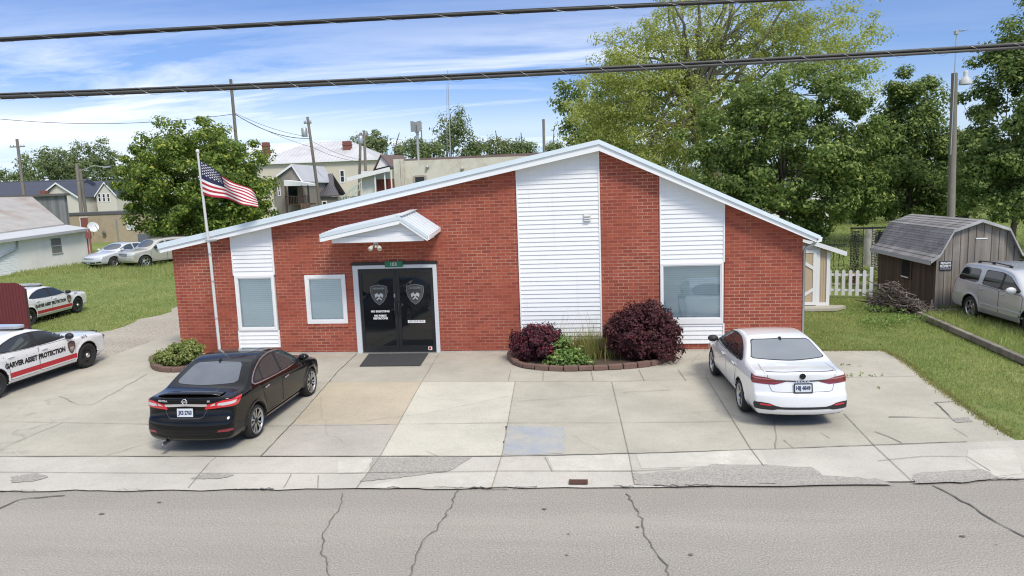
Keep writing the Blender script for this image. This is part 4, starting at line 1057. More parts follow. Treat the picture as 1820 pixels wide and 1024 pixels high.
# ------------------------------------------------ black sedan
def black_sedan():
    sp = dict(w=.885, xf=1.35, xr=-1.35, rt=.318, ra=.365, cf=.34, cr=.20, crown=.05, a1=.10, a2=.035, tum=.36, k=.075, flare=.016, pf=.10, pr=.05,
        crease=([-2.4, -1.4, 0, 1.3, 2.2], [.90, .88, .82, .78, .72]), belt=([-2.4, -1.6, -.5, 1.0, 2.2], [1.02, 1.02, .99, .95, .80]),
        profile=[(2.20, .30), (2.245, .48), (2.22, .66), (2.12, .77), (1.75, .88), (1.30, .965), (1.02, 1.01), (.70, 1.19), (.38, 1.36), (.05, 1.455), (-.35, 1.493), (-.75, 1.472), (-1.05, 1.405), (-1.40, 1.25), (-1.68, 1.115), (-1.95, 1.085), (-2.20, 1.078), (-2.275, 1.055), (-2.285, .96), (-2.275, .88), (-2.285, .80), (-2.305, .72), (-2.36, .63), (-2.38, .46), (-2.33, .30), (-2.15, .22), (0, .19), (1.9, .20)])
    pt = carpaint('black_paint', (.0035, .0035, .0042), 0, .10, .50, .12)
    d = Vector((-.0865, .9963)); ra_ = Vector((-5.444, -6.02))-Vector((d.y, -d.x))*.84
    c = Car('black_sedan', 'black sedan with red tail lights and a small boot spoiler parked facing the brick wall', 'car', sp, pt, (-6.256, -4.751, .004), 1.591)
    gl_ = glassmat('tinted_glass', (.045, .060, .062)); rg = pm('rear_glass', (.05, .065, .095), .04, var=.3, scale=1.6, coat=1.0, spec=1.0)
    dlo = chaikin([(.93, 1.03), (.55, 1.245), (.22, 1.365), (-.20, 1.42), (-.62, 1.395), (-.98, 1.30), (-1.25, 1.17), (-1.36, 1.09), (-1.30, 1.045), (-.6, 1.005), (.2, .985)], 1, .22)
    for k in 'LR':
        c.patch('window_chrome', k, outset(dlo, .022), MAT['chrome'], .0045, None, .05, .008)
        f = c.patch('window_surround', k, dlo, MAT['blackplastic'], .007, None, .05, .01)
        for poly in ([(.84, 1.05), (.50, 1.245), (.20, 1.345), (-.10, 1.385), (-.14, 1.01), (.3, 1.005)], [(-.22, 1.012), (-.19, 1.39), (-.6, 1.37), (-.88, 1.295), (-.96, 1.04), (-.6, 1.025)], [(-1.01, 1.06), (-.95, 1.27), (-1.19, 1.165), (-1.30, 1.085)]):
            c.patch('side_window', k, chaikin(poly, 1, .08), gl_, .0095, f, .06, .004)
        c.door(k, chaikin([(.96, .36), (1.0, .62), (.97, .96), (.3, .955), (-.17, .975), (-.17, .36)], 1, .06), hpos=(-.02, .84), hmat=MAT['chrome'])
        c.door(k, chaikin([(-.20, .36), (-.20, .975), (-.7, .985), (-1.12, 1.015), (-1.02, .80), (-.93, .58), (-.93, .36)], 1, .06), hpos=(-1.02+.10, .885), hmat=MAT['chrome'])
    c.patch('windscreen', 'front', chaikin([(-.66, 1.06), (-.50, 1.40), (.50, 1.40), (.66, 1.06)], 2), gl_, .004)
    c.patch('rear_window', 'rear', chaikin([(-.63, 1.135), (-.48, 1.405), (0, 1.425), (.48, 1.405), (.63, 1.135), (0, 1.125)], 2, .12), rg, .004)
    sr = MB(); c.geo(sr, 'top', chaikin([(.12, -.42), (.12, .42), (-.55, .42), (-.55, -.42)], 2, .12), .004, 0, .08); sr.build('sunroof', gl_, c.root)
    # tail lamps wrapping the corner
    for sg in (1, -1):
        A = lambda y, z: (c.ang(sg*y), z); X = lambda x, z: (c.angx(x, sg), z)
        lamp = [A(.40, .845), A(.455, .935), A(.62, .965), A(.74, .995), X(-1.95, 1.0), X(-1.82, 1.0), X(-1.88, .95), X(-1.98, .88), X(-2.08, .87), A(.72, .865), A(.60, .855)]
        lo = c.patch('tail_light', 'rcyl', lamp, MAT['lamp_red'], .012, None, .03, .02)
        mb = MB(); c.geo(mb, 'rcyl', [A(.63, .915), A(.67, .950), X(-2.10, .968), X(-2.02, .962), X(-2.08, .92), A(.74, .90)], .015, 0, .03, .004)
        c.geo(mb, 'rcyl', [A(.50, .905), A(.55, .935), A(.60, .95), A(.60, .915)], .015, 0, .03, .004)
        mb.build('reversing_lens', MAT['lamp_clear'], lo)
        c.patch('reflector', 'rcyl', [A(.58, .43), A(.60, .47), A(.74, .475), X(-2.22, .475), X(-2.20, .435), A(.74, .425)], MAT['lamp_deep'], .006, None, .03)
    c.patch('chrome_bar', 'rear', [(-.43, .895), (-.40, .945), (0, .962), (.40, .945), (.43, .895), (0, .918)], MAT['chrome'], .012, None, .04, .02)
    g = MB()
    c.line(g, 'rear', [(-.46, .86), (-.40, .72), (-.33, .665), (.33, .665), (.40, .72), (.46, .86)], .010)
    c.line(g, 'rear', [(-.74, .66), (-.55, .645), (0, .64), (.55, .645), (.74, .66)], .010)
    c.line(g, 'rear', [(-.60, .40), (-.42, .36), (.42, .36), (.60, .40)], .012)
    g.build('boot_gap', MAT['dark'], c.root)
    g = MB(); c.line(g, 'rear', [(-.40, .842), (-.34, .72), (-.27, .69), (.27, .69), (.34, .72), (.40, .842)], .016, .006); g.build('plate_recess_edge', pm('dark_chrome', (.10, .10, .11), .25, .8), c.root)
    c.plate('rear', .80, 'JKS 2763')
    P, n_ = c.surf('rear', [(0, 1.0)], .012); b = MB(); q = Vector(P[0])
    b.tube([q+Vector((0, .046*math.cos(t), .046*math.sin(t))) for t in np.linspace(0, 2*math.pi, 25)], .008, 8, cap=False); b.box(q.x-.010, q.x+.004, q.y-.060, q.y+.060, q.z-.011, q.z+.011)
    b.build('badge', MAT['chrome'], c.root)
    t = MB(); c.text(t, 'rear', 'SENTRA', .030, (.44, 1.005), .20, .008, 0, True, .003); c.text(t, 'rear', 'SR', .030, (-.44, .995), .06, .008, 0, True, .003); t.build('model_lettering', MAT['chrome'], c.root)
    # spoiler on the boot lid
    s_ = MB(); n = 14
    for i in range(n):
        pass
    ring = []
    for i in range(n+1):
        y = -.60+1.2*i/n; e = (abs(y)/.60)**4; P, _ = c.surf('top', [(-2.10-.0*e, y)], 0); z = P[0][2]; x = -2.12+.10*(abs(y)/.6)**2.6; lift = .040*(1-e)
        ring.append([(x+.13, y, z+.004), (x+.03, y, z+.022+lift), (x-.10, y, z+.022+lift), (x-.125, y, z+.008+lift), (x-.10, y, z-.004+lift*.7), (x+.02, y, z+.002+lift*.3)])
    vv = [p for r_ in ring for p in r_]; k = 6
    s_.add(vv, [(i*k+q, (i+1)*k+q, (i+1)*k+(q+1) % k, i*k+(q+1) % k) for i in range(n) for q in range(k)], 0, True)
    s_.build('boot_spoiler', pt, c.root, recalc=True)
    c.mirror(.80, 1.02, pt, (.10, .12, .08), .13)
    e = MB(); e.tube([(-2.18, .44, .235), (-2.40, .44, .225)], .034, 14, cap=False); e.lathe([(.030, 0), (.001, .0)], (-2.33, .44, .228), 'x', 14); e.build('exhaust', MAT['chrome'], c.root)
    for k, sg in (('L', 1), ('R', -1)):
        c.patch('sill_skirt', k, chaikin([(.93, .205), (.96, .285), (-.92, .30), (-.92, .215)], 1, .1), pt, .018, None, .06, .03)
    f = MB(); f.prism([(-.90, -.008, 1.472), (-1.02, -.008, 1.415), (-1.03, -.008, 1.455), (-1.0, -.008, 1.475)], (0, .016, 0)); f.build('aerial', MAT['blackplastic'], c.root)
    for sg in (1, -1):
        A = lambda y, z: (c.ang(sg*y, front=True), z); X = lambda x, z: (c.angx(x, sg, True), z)
        c.patch('headlight', 'fcyl', [A(.45, .66), A(.70, .66), X(1.95, .74), X(1.70, .80), X(1.85, .80), A(.70, .76)], MAT['headlamp'], .008, None, .04)
    c.add_wheels('multi', .252)
    return c
black_sedan()

# ------------------------------------------------ white sedan
def white_sedan():
    sp = dict(w=.90, xf=1.343, xr=-1.343, rt=.325, ra=.365, cf=.34, cr=.22, crown=.055, a1=.30, a2=.045, tum=.26, k=.045, flare=.012, pf=.08, pr=.045,
        crease=([-2.5, -1.5, 0, 1.3, 2.2], [.885, .875, .85, .82, .74]), belt=([-2.5, -1.6, -.5, 1.0, 2.2], [1.06, 1.04, .985, .955, .82]),
        profile=[(2.16, .28), (2.215, .46), (2.19, .66), (2.10, .77), (1.75, .89), (1.30, .97), (1.02, 1.015), (.70, 1.18), (.38, 1.34), (.05, 1.425), (-.35, 1.462), (-.75, 1.445), (-1.08, 1.375), (-1.42, 1.245), (-1.70, 1.135), (-1.98, 1.10), (-2.28, 1.085), (-2.395, 1.055), (-2.405, .97), (-2.40, .90), (-2.43, .80), (-2.455, .70), (-2.515, .655), (-2.53, .46), (-2.49, .32), (-2.38, .24), (-2.2, .21), (0, .19), (1.9, .19)])
    pt = carpaint('white_paint', (.78, .79, .80), 0, .25)
    d = Vector((-.0516, .9987)); ra_ = Vector((2.354, -4.60))+Vector((d.y, -d.x))*.86
    c = Car('white_sedan', 'white sedan with dark red full-width tail lights parked by the lawn on the right', 'car', sp, pt, (2.99, -3.30, .004), 1.612)
    gl_ = glassmat('jet_glass', (.020, .024, .026)); rg = glassmat('dusty_rear_glass', (.21, .235, .255), .12)
    dlo = chaikin([(.95, 1.03), (.55, 1.235), (.20, 1.345), (-.20, 1.39), (-.62, 1.365), (-1.0, 1.26), (-1.33, 1.11), (-1.36, 1.055), (-1.28, 1.025), (-.6, 1.0), (.2, .985)], 1, .2)
    for k in 'LR':
        f = c.patch('window_surround', k, dlo, MAT['blackplastic'], .0045, None, .05, .01)
        for poly in ([(.84, 1.05), (.50, 1.235), (.20, 1.325), (-.10, 1.36), (-.14, 1.012), (.3, 1.005)], [(-.20, 1.012), (-.18, 1.362), (-.6, 1.342), (-.92, 1.26), (-.98, 1.04), (-.6, 1.022)], [(-1.02, 1.045), (-.97, 1.24), (-1.26, 1.10), (-1.27, 1.05)]):
            c.patch('side_window', k, chaikin(poly, 1, .08), gl_, .0075, f, .06, .004)
        c.door(k, chaikin([(.98, .34), (1.02, .62), (.99, .97), (.3, .965), (-.16, .975), (-.16, .34)], 1, .06), hpos=(.0, .872), hmat=pt)
        c.door(k, chaikin([(-.19, .34), (-.19, .975), (-.7, .985), (-1.12, 1.01), (-1.04, .80), (-.94, .58), (-.94, .34)], 1, .06), hpos=(-.93, .888), hmat=pt)
        hd = MB(); c.geo(hd, k, [(-.10, .835), (-.10, .865), (.10, .865), (.10, .835)], .008, 0, .06, .0) if False else None
    c.patch('windscreen', 'front', chaikin([(-.68, 1.06), (-.52, 1.37), (.52, 1.37), (.68, 1.06)], 2), gl_, .004)
    f = c.patch('rear_window_border', 'rear', chaikin([(-.715, 1.135), (-.575, 1.388), (0, 1.408), (.575, 1.388), (.715, 1.135), (0, 1.125)], 1, .07), MAT['blackplastic'], .003)
    c.patch('rear_window', 'rear', chaikin([(-.695, 1.142), (-.56, 1.378), (0, 1.398), (.56, 1.378), (.695, 1.142), (0, 1.132)], 1, .07), rg, .006, f)
    for sg in (1, -1):
        A = lambda y, z: (c.ang(sg*y), z); X = lambda x, z: (c.angx(x, sg), z)
        lo = c.patch('tail_light', 'rcyl', [A(.34, .895), A(.55, .93), A(.72, .965), X(-2.20, .985), X(-2.10, .99), X(-2.13, .90), X(-2.20, .845), A(.74, .835), A(.56, .835), A(.42, .87)], MAT['lamp_deep'], .008, None, .03, .015)
        mb = MB(); c.geo(mb, 'rcyl', [A(.50, .925), A(.72, .945), X(-2.18, .962), X(-2.20, .94), A(.72, .925)], .0105, 0, .03, .003); mb.build('smoked_lens', pm('pink_lens', (.42, .20, .20), .15, coat=1.0), lo)
        bp = c.patch('bumper_vent', 'rcyl', [A(.38, .435), A(.50, .46), A(.60, .50), A(.74, .515), X(-2.32, .51), X(-2.25, .44), X(-2.30, .385), A(.74, .375), A(.55, .375), A(.45, .40)], MAT['blackplastic'], .006, None, .03, .012)
        c.patch('reflector', 'rcyl', [A(.54, .468), A(.60, .485), A(.76, .49), A(.76, .465), A(.60, .455)], MAT['lamp_red'], .010, bp, .03, .005)
        A = lambda y, z: (c.ang(sg*y, front=True), z); X = lambda x, z: (c.angx(x, sg, True), z)
        c.patch('headlight', 'fcyl', [A(.40, .68), A(.70, .68), X(1.95, .76), X(1.75, .80), X(1.85, .80), A(.70, .76)], MAT['headlamp'], .008, None, .04)
    c.patch('light_bar', 'rear', [(-.50, .905), (-.45, .925), (0, .912), (.45, .925), (.50, .905), (0, .885)], MAT['lamp_smoke'], .010, None, .05, .015)
    c.patch('bumper_trim', 'rear', [(-.46, .395), (-.42, .44), (.42, .44), (.46, .395)], MAT['blackplastic'], .006, None, .06)
    g = MB(); c.line(g, 'rear', [(-.62, 1.06), (-.60, .86), (-.55, .72), (-.50, .705), (.50, .705), (.55, .72), (.60, .86), (.62, 1.06)], .009)
    c.line(g, 'rear', [(-.62, 1.055), (0, 1.075), (.62, 1.055)], .006)
    c.line(g, 'top', [(-1.78, .63), (-2.05, .66), (-2.30, .655)], .008); c.line(g, 'top', [(-1.78, -.63), (-2.05, -.66), (-2.30, -.655)], .008)
    g.build('boot_gap', pm('gap_grey', (.13, .13, .14), .8), c.root)
    c.plate('rear', .785, 'HIJ 4849', .305, .152, MAT['blackplastic'])
    P, n_ = c.surf('rear', [(0, 1.0)], .012); q = Vector(P[0]); b = MB(); pa = Vector((q.x, q.y, q.z))
    b.tube([q+Vector((0, .05*math.cos(t), .05*math.sin(t))) for t in np.linspace(0, 2*math.pi, 25)], .007, 8, cap=False)
    def seg(pts):
        for a, e in zip(pts, pts[1:]): b.bar(q+Vector((-.004, a[0], a[1])), q+Vector((-.004, e[0], e[1])), .010, .010, 0, up=(1, 0, 0))
    seg([(-.026, .040), (0, .004), (.026, .040)]); seg([(-.044, .016), (-.022, -.040), (0, -.008), (.022, -.040), (.044, .016)])
    b.lathe([(.047, .008), (.001, .008)], q, 'x', 20)
    b.build('badge', MAT['blackmetal'], c.root)
    t = MB(); c.text(t, 'rear', 'J E T T A', .026, (0, .897), .27, .020, 0, True, .003); t.build('model_lettering', MAT['chrome'], c.root)
    c.mirror(.80, 1.0, MAT['blackplastic'], (.10, .12, .08), .13)
    P, _ = c.surf('top', [(-.98, 0)], 0); z = P[0][2]; f = MB(); f.prism([(-.90, -.012, z+.012), (-1.06, -.012, z-.03), (-1.07, -.012, z+.03), (-1.02, -.012, z+.05)], (0, .024, 0)); f.build('aerial', MAT['blackplastic'], c.root)
    for k in 'LR': c.patch('sill_trim', k, [(.93, .195), (.95, .225), (-.92, .23), (-.92, .20)], MAT['blackplastic'], .010, None, .08)
    c.add_wheels('twin', .240)
    return c
white_sedan()

# ------------------------------------------------ white security patrol cars
def patrol():
    sp = dict(w=.952, xf=1.525, xr=-1.525, rt=.355, ra=.405, cf=.30, cr=.22, crown=.05, a1=.22, a2=.05, tum=.36, k=.075, flare=.022, pf=.05, pr=.05,
        crease=([-2.5, -1.5, 0, 1.5, 2.5], [.90, .90, .84, .80, .80]), belt=([-2.5, -1.6, -.5, 1.0, 2.5], [1.06, 1.05, 1.0, .97, .90]),
        profile=[(2.46, .30), (2.51, .48), (2.52, .66), (2.50, .82), (2.40, .90), (1.90, .965), (1.35, 1.00), (1.08, 1.025), (.75, 1.19), (.42, 1.345), (.10, 1.435), (-.30, 1.478), (-.75, 1.465), (-1.15, 1.38), (-1.55, 1.22), (-1.82, 1.12), (-2.10, 1.10), (-2.42, 1.095), (-2.52, 1.06), (-2.53, .90), (-2.54, .75), (-2.58, .66), (-2.58, .46), (-2.50, .30), (-2.3, .23), (0, .20), (2.1, .21)])
    pt = carpaint('patrol_white', (.76, .77, .78), 0, .28)
    d = Vector((-.04, .9992)); ra_ = Vector((-11.93, -4.15))-Vector((d.y, -d.x))*.90
    c = Car('patrol_car', 'nearer white security patrol car with a red side stripe and black lettering, on the concrete', 'car', sp, pt, (-12.814, -2.585, .004), 1.570, 'white security patrol cars')
    gl_ = glassmat('patrol_glass', (.030, .036, .040))
    dlo = chaikin([(1.02, 1.045), (.62, 1.235), (.28, 1.345), (-.15, 1.395), (-.65, 1.375), (-1.1, 1.27), (-1.42, 1.13), (-1.38, 1.085), (-.6, 1.03), (.3, 1.01)], 1, .2)
    trim = pm('badge_bronze', (.16, .10, .085), .5, var=.15); line_ = pm('badge_dark', (.030, .026, .026), .5); mk = pm('badge_pale', (.50, .46, .43), .5)
    for k in 'LR':
        mir = k == 'L'
        f = c.patch('window_surround', k, dlo, MAT['blackplastic'], .0045, None, .05, .01)
        for poly in ([(.90, 1.065), (.56, 1.235), (.28, 1.32), (-.06, 1.36), (-.10, 1.035), (.3, 1.03)], [(-.22, 1.035), (-.20, 1.362), (-.62, 1.348), (-1.02, 1.26), (-1.28, 1.14), (-1.24, 1.095), (-.7, 1.05)]):
            c.patch('side_window', k, chaikin(poly, 1, .10), gl_, .0075, f, .06, .004)
        c.door(k, chaikin([(1.04, .36), (1.08, .62), (1.05, .985), (.3, .985), (-.14, 1.0), (-.14, .36)], 1, .06), hpos=(.02, .90), hmat=pt)
        c.door(k, chaikin([(-.17, .36), (-.17, 1.0), (-.7, 1.015), (-1.25, 1.06), (-1.16, .84), (-1.06, .60), (-1.06, .36)], 1, .06), hpos=(-1.02, .935), hmat=pt)
        c.patch('red_stripe', k, [(1.10, .40), (1.10, .525), (-1.09, .535), (-1.09, .41)], MAT['red'], .0075, None, .07, .0)
        t = MB(); c.text(t, k, 'GARVER ASSET PROTECTION',   .125, (-.25, .735), 1.92, .0095, 0, mir, .010); t.build('lettering', MAT['ink'], c.root)
        t = MB(); c.text(t, k, 'UNIT 07', .055, (1.48, .90), .25, .006, 0, mir, .003); t.build('unit_number', pm('grey_lettering', (.12, .12, .13), .5), c.root)
        e = MB(); cx, cz = .94, .72
        for j_, (poly, m) in enumerate(shield_layers()):
            m2 = {0: 1, 1: 0, 2: 2}[m]
            c.geo(e, k, [(cx+(-px if mir else px)*.26, cz+pz*.36) for px, pz in poly], .0085+.0016*j_, m2, .06, 0)
        e.build('shield_badge', [trim, line_, mk], c.root)
    c.patch('windscreen', 'front', chaikin([(-.72, 1.08), (-.55, 1.38), (.55, 1.38), (.72, 1.08)], 2), gl_, .004)
    c.patch('rear_window', 'rear', chaikin([(-.68, 1.16), (-.52, 1.395), (.52, 1.395), (.68, 1.16)], 2), gl_, .004)
    for sg in (1, -1):
        A = lambda y, z: (c.ang(sg*y, front=True), z); X = lambda x, z: (c.angx(x, sg, True), z)
        c.patch('headlight', 'fcyl', [A(.48, .66), A(.48, .80), A(.80, .82), X(2.22, .81), X(2.25, .70), A(.80, .66)], MAT['lamp_smoke'], .008, None, .04)
        A = lambda y, z: (c.ang(sg*y), z); X = lambda x, z: (c.angx(x, sg), z)
        c.patch('tail_light', 'rcyl', [A(.20, .86), A(.20, 1.02), A(.80, 1.02), X(-2.30, 1.0), X(-2.34, .88), A(.80, .86)], MAT['lamp_red'], .008, None, .04)
        c.patch('marker_light', 'fcyl', [X(2.22, .60), X(2.22, .64), X(2.08, .64), X(2.08, .60)], MAT['lamp_red'], .006, None, .04)
    c.patch('grille', 'front', [(-.42, .58), (-.44, .84), (.44, .84), (.42, .58)], MAT['blackplastic'], .008)
    c.mirror(.86, 1.03, MAT['blackplastic'], (.10, .12, .085), .13)
    b = MB()                                                    # push bumper
    for y in (-.30, .30): b.prism([(2.50, y-.025, .34), (2.60, y-.025, .34), (2.66, y-.025, .60), (2.62, y-.025, .84), (2.58, y-.025, .88), (2.54, y-.025, .76)], (0, .05, 0))
    b.tube([(2.60, -.62, .70), (2.62, -.30, .72), (2.62, .30, .72), (2.60, .62, .70)], .035, 10); b.tube([(2.60, -.40, .83), (2.62, 0, .84), (2.60, .40, .83)], .030, 10)
    b.build('push_bumper', MAT['blackmetal'], c.root, bevel=.006)
    P, _ = c.surf('top', [(-.20, 0)], 0); z = P[0][2]; lb = MB(); ring = chaikin([(-.36, -.56), (-.02, -.60), (-.02, .60), (-.36, .56)], 2, .2)
    lb.prism([(x, y, z+.035) for x, y in ring], (0, 0, .075)); lo = lb.build('light_bar', pm('light_bar_lens', (.34, .37, .40), .15, var=.3, scale=7, coat=1.0), c.root, bevel=.012)
    lb = MB(); lb.prism([(x*1.01, y*.98, z+.018) for x, y in ring], (0, 0, .018)); lb.box(-.30, -.08, -.52, -.46, z-.06, z+.02); lb.box(-.30, -.08, .46, .52, z-.06, z+.02); lb.build('light_bar_base', MAT['blackplastic'], lo)
    c.add_wheels('steel', .235, .225)
    c2 = copy_tree(c.root); a = R(97); rt_ = Vector((math.sin(a), -math.cos(a)))
    fw = Vector((-19.2, 7.5))-rt_*.75; ctr = fw-Vector((math.cos(a), math.sin(a)))*1.315
    c2.location = (ctr.x, ctr.y, float(hgt(ctr.x, ctr.y))-.02); c2.rotation_euler = (0, 0, a)
    c2['label'] = 'farther white security patrol car standing on the grass behind the red fence panel'
    return c
patrol()

# ------------------------------------------------ silver suv on the right
def suv_glass(c, sides, gl_):
    for k in 'LR':
        for poly in sides: c.patch('side_window', k, chaikin(poly, 1, .12), gl_, .005, None, .06, .008)
def silver_suv():
    sp = dict(w=.965, xf=1.35, xr=-1.35, rt=.365, ra=.42, cf=.26, cr=.14, crown=.05, a1=.05, a2=.03, tum=.22, k=.085, flare=.022, pf=.08, pr=.03, zdark=.34,
        crease=([-2.5, 2.5], [.78, .74]), belt=([-2.5, 2.3], [1.10, 1.06]),
        profile=[(2.17, .36), (2.23, .55), (2.22, .78), (2.16, .96), (1.75, 1.06), (1.30, 1.12), (1.10, 1.16), (.75, 1.42), (.45, 1.64), (.15, 1.725), (-.5, 1.765), (-1.3, 1.755), (-1.95, 1.705), (-2.12, 1.63), (-2.28, 1.33), (-2.40, 1.08), (-2.44, .90), (-2.47, .76), (-2.52, .70), (-2.53, .52), (-2.46, .38), (-2.3, .30), (0, .27), (1.9, .28)])
    pt = carpaint('silver_paint', (.54, .55, .575), .40, .32)
    h = Vector((-.10, -.995)).normalized(); right = Vector((h.y, -h.x)); ra_ = Vector((9.33, 2.44))-right*.95
    c = Car('silver_suv', 'silver estate-style off-roader with roof rails parked in long grass beside the wooden barn shed', 'car', sp, pt, (10.60, 2.20, .0), -1.52, sc=.865)
    gl_ = glassmat('suv_glass', (.018, .021, .024))
    for k in 'LR':
        c.patch('window_surround', k, chaikin([(-.86, 1.165), (-.80, 1.60), (-.1, 1.605), (.28, 1.53), (.86, 1.19), (.8, 1.13), (0, 1.13)], 1, .08), MAT['blackplastic'], .0035, None, .06, .006)
    suv_glass(c, [[(-2.10, 1.19), (-1.92, 1.56), (-1.05, 1.59), (-1.06, 1.175)], [(-.83, 1.165), (-.78, 1.585), (.0, 1.59), (-.04, 1.145)], [(.06, 1.14), (.09, 1.585), (.28, 1.52), (.76, 1.21), (.76, 1.15)]], gl_)
    for k in 'LR':
        c.door(k, chaikin([(.96, .42), (.98, 1.08), (.0, 1.10), (.0, .42)], 1, .06), hpos=(.14, 1.0), hmat=pt)
        c.door(k, chaikin([(-.03, .42), (-.03, 1.10), (-.95, 1.13), (-.98, .92), (-.90, .70), (-.90, .42)], 1, .06), hpos=(-.82, 1.02), hmat=pt)
        c.patch('side_moulding', k, [(.92, .565), (.92, .61), (-.86, .625), (-.86, .58)], pm('moulding_grey', (.46, .47, .49), .4), .016, None, .08, .012)
        c.patch('rocker_panel', k, [(.90, .335), (.90, .47), (-.88, .475), (-.88, .34)], pm('rocker_grey', (.30, .31, .32), .5, .3), .009, None, .08, .012)
    for sg in (1, -1):
        P, _ = c.surf('top', [(-1.55, sg*.60), (-.85, sg*.61), (-.1, sg*.60)], 0)
        r_ = MB(); r_.tube([Vector(P[0])+Vector((-.06, 0, .0)), Vector(P[0])+Vector((0, 0, .05)), Vector(P[1])+Vector((0, 0, .055)), Vector(P[2])+Vector((0, 0, .045)), Vector(P[2])+Vector((.08, 0, -.02))], .018, 8)
        for p in P: r_.bar(Vector(p)+Vector((-.06, 0, .02)), Vector(p)+Vector((.06, 0, .02)), .035, .055)
        r_.build('roof_rail', MAT['blackplastic'], c.root)
        A = lambda y, z: (c.ang(sg*y), z); X = lambda x, z: (c.angx(x, sg), z)
        c.patch('tail_light', 'rcyl', [A(.66, .92), A(.66, 1.20), A(.82, 1.24), X(-2.24, 1.2), X(-2.28, .95)], MAT['lamp_deep'], .008, None, .04)
        A = lambda y, z: (c.ang(sg*y, front=True), z); X = lambda x, z: (c.angx(x, sg, True), z)
        c.patch('headlight', 'fcyl', [A(.45, .78), A(.45, .92), A(.75, .95), X(1.95, .95), X(1.98, .82), A(.75, .78)], MAT['headlamp'], .008, None, .04)
    c.patch('windscreen', 'front', chaikin([(-.76, 1.20), (-.62, 1.64), (.62, 1.64), (.76, 1.20)], 2), gl_, .004)
    c.patch('rear_window', 'rear', chaikin([(-.70, 1.22), (-.62, 1.60), (.62, 1.60), (.70, 1.22)], 2), gl_, .004)
    c.plate('rear', .90, 'GVK 5120')
    c.mirror(.70, 1.16, pm('mirror_silver', (.60, .61, .62), .35, .2), (.10, .14, .10), .15)
    g = MB(); rr_ = MB()
    for j_ in range(-4, 5):
        P, _ = c.surf('top', [(x, j_*.11) for x in np.linspace(-1.7, .1, 10)], .006); rr_.tube([Vector(p) for p in P], .006, 6)
    rr_.build('roof_rib', pt, c.root)
    c.add_wheels('five', .245, .225)
    return c
silver_suv()

# ------------------------------------------------ two cars at the back of the left lot
def back_sedan():
    sp = dict(w=.90, xf=1.36, xr=-1.36, rt=.325, ra=.37, cf=.32, cr=.2, crown=.05, a1=.12, a2=.04, tum=.34, k=.075,
        crease=([-2.5, 2.5], [.86, .74]), belt=([-2.5, -.5, 1.0, 2.4], [1.02, 1.0, .96, .80]),
        profile=[(2.33, .30), (2.39, .46), (2.38, .62), (2.28, .76), (1.8, .90), (1.35, .97), (1.05, 1.01), (.70, 1.20), (.38, 1.36), (.05, 1.44), (-.4, 1.465), (-.8, 1.44), (-1.1, 1.36), (-1.5, 1.20), (-1.75, 1.12), (-2.1, 1.10), (-2.35, 1.07), (-2.42, .95), (-2.45, .6), (-2.42, .35), (-2.2, .22), (0, .2), (2.0, .2)])
    pt = carpaint('silver_sedan_paint', (.66, .67, .69), .25, .3)
    p0 = G(160, 478, -.1); a = heading(-.20, -.98); h = Vector((math.cos(a), math.sin(a)))
    ctr = Vector((p0.x, p0.y))-h*2.35+Vector((-h.y, h.x))*.15
    c = Car('parked_sedan', 'silver sedan facing forward in the grass beside the white outbuilding', 'car', sp, pt, (ctr.x, ctr.y, -.11), a, res=.04, sc=1.02)
    gl_ = glassmat('sedan_glass', (.05, .07, .09))
    suv_glass(c, [[(.86, 1.05), (.50, 1.245), (.20, 1.335), (-.10, 1.37), (-.14, 1.015)], [(-.22, 1.02), (-.19, 1.37), (-.6, 1.35), (-.95, 1.26), (-1.15, 1.10), (-1.0, 1.05)]], gl_)
    c.patch('windscreen', 'front', chaikin([(-.70, 1.06), (-.54, 1.385), (.54, 1.385), (.70, 1.06)], 2), gl_, .005)
    c.patch('rear_window', 'rear', chaikin([(-.66, 1.14), (-.50, 1.38), (.50, 1.38), (.66, 1.14)], 2), gl_, .005)
    for k in 'LR':
        c.door(k, [(.98, .36), (1.0, .96), (-.15, .975), (-.15, .36)], hpos=(.0, .84)); c.door(k, [(-.18, .36), (-.18, .975), (-1.1, 1.0), (-.94, .58), (-.94, .36)], hpos=(-.9, .87))
    for sg in (1, -1):
        A = lambda y, z: (c.ang(sg*y, front=True), z); X = lambda x, z: (c.angx(x, sg, True), z)
        c.patch('headlight', 'fcyl', [A(.48, .60), A(.50, .70), A(.75, .76), X(2.02, .80), X(2.0, .70), A(.75, .64)], MAT['headlamp'], .008, None, .04)
        c.patch('fog_lamp', 'fcyl', [A(.52, .36), A(.52, .42), A(.76, .46), A(.80, .38)], MAT['blackplastic'], .006, None, .04)
    g = MB()
    for z in (.60, .645, .69): c.geo(g, 'front', [(-.40, z-.014), (-.42, z+.014), (.42, z+.014), (.40, z-.014)], .010, 0, .06, .01)
    g.build('grille', MAT['chrome'], c.root)
    c.patch('lower_grille', 'front', [(-.44, .34), (-.48, .42), (.48, .42), (.44, .34)], MAT['blackplastic'], .006)
    c.plate('front', .44, 'HPT 3106'); c.mirror(.80, 1.02, pt, (.1, .12, .08), .13); c.add_wheels('five', .22)
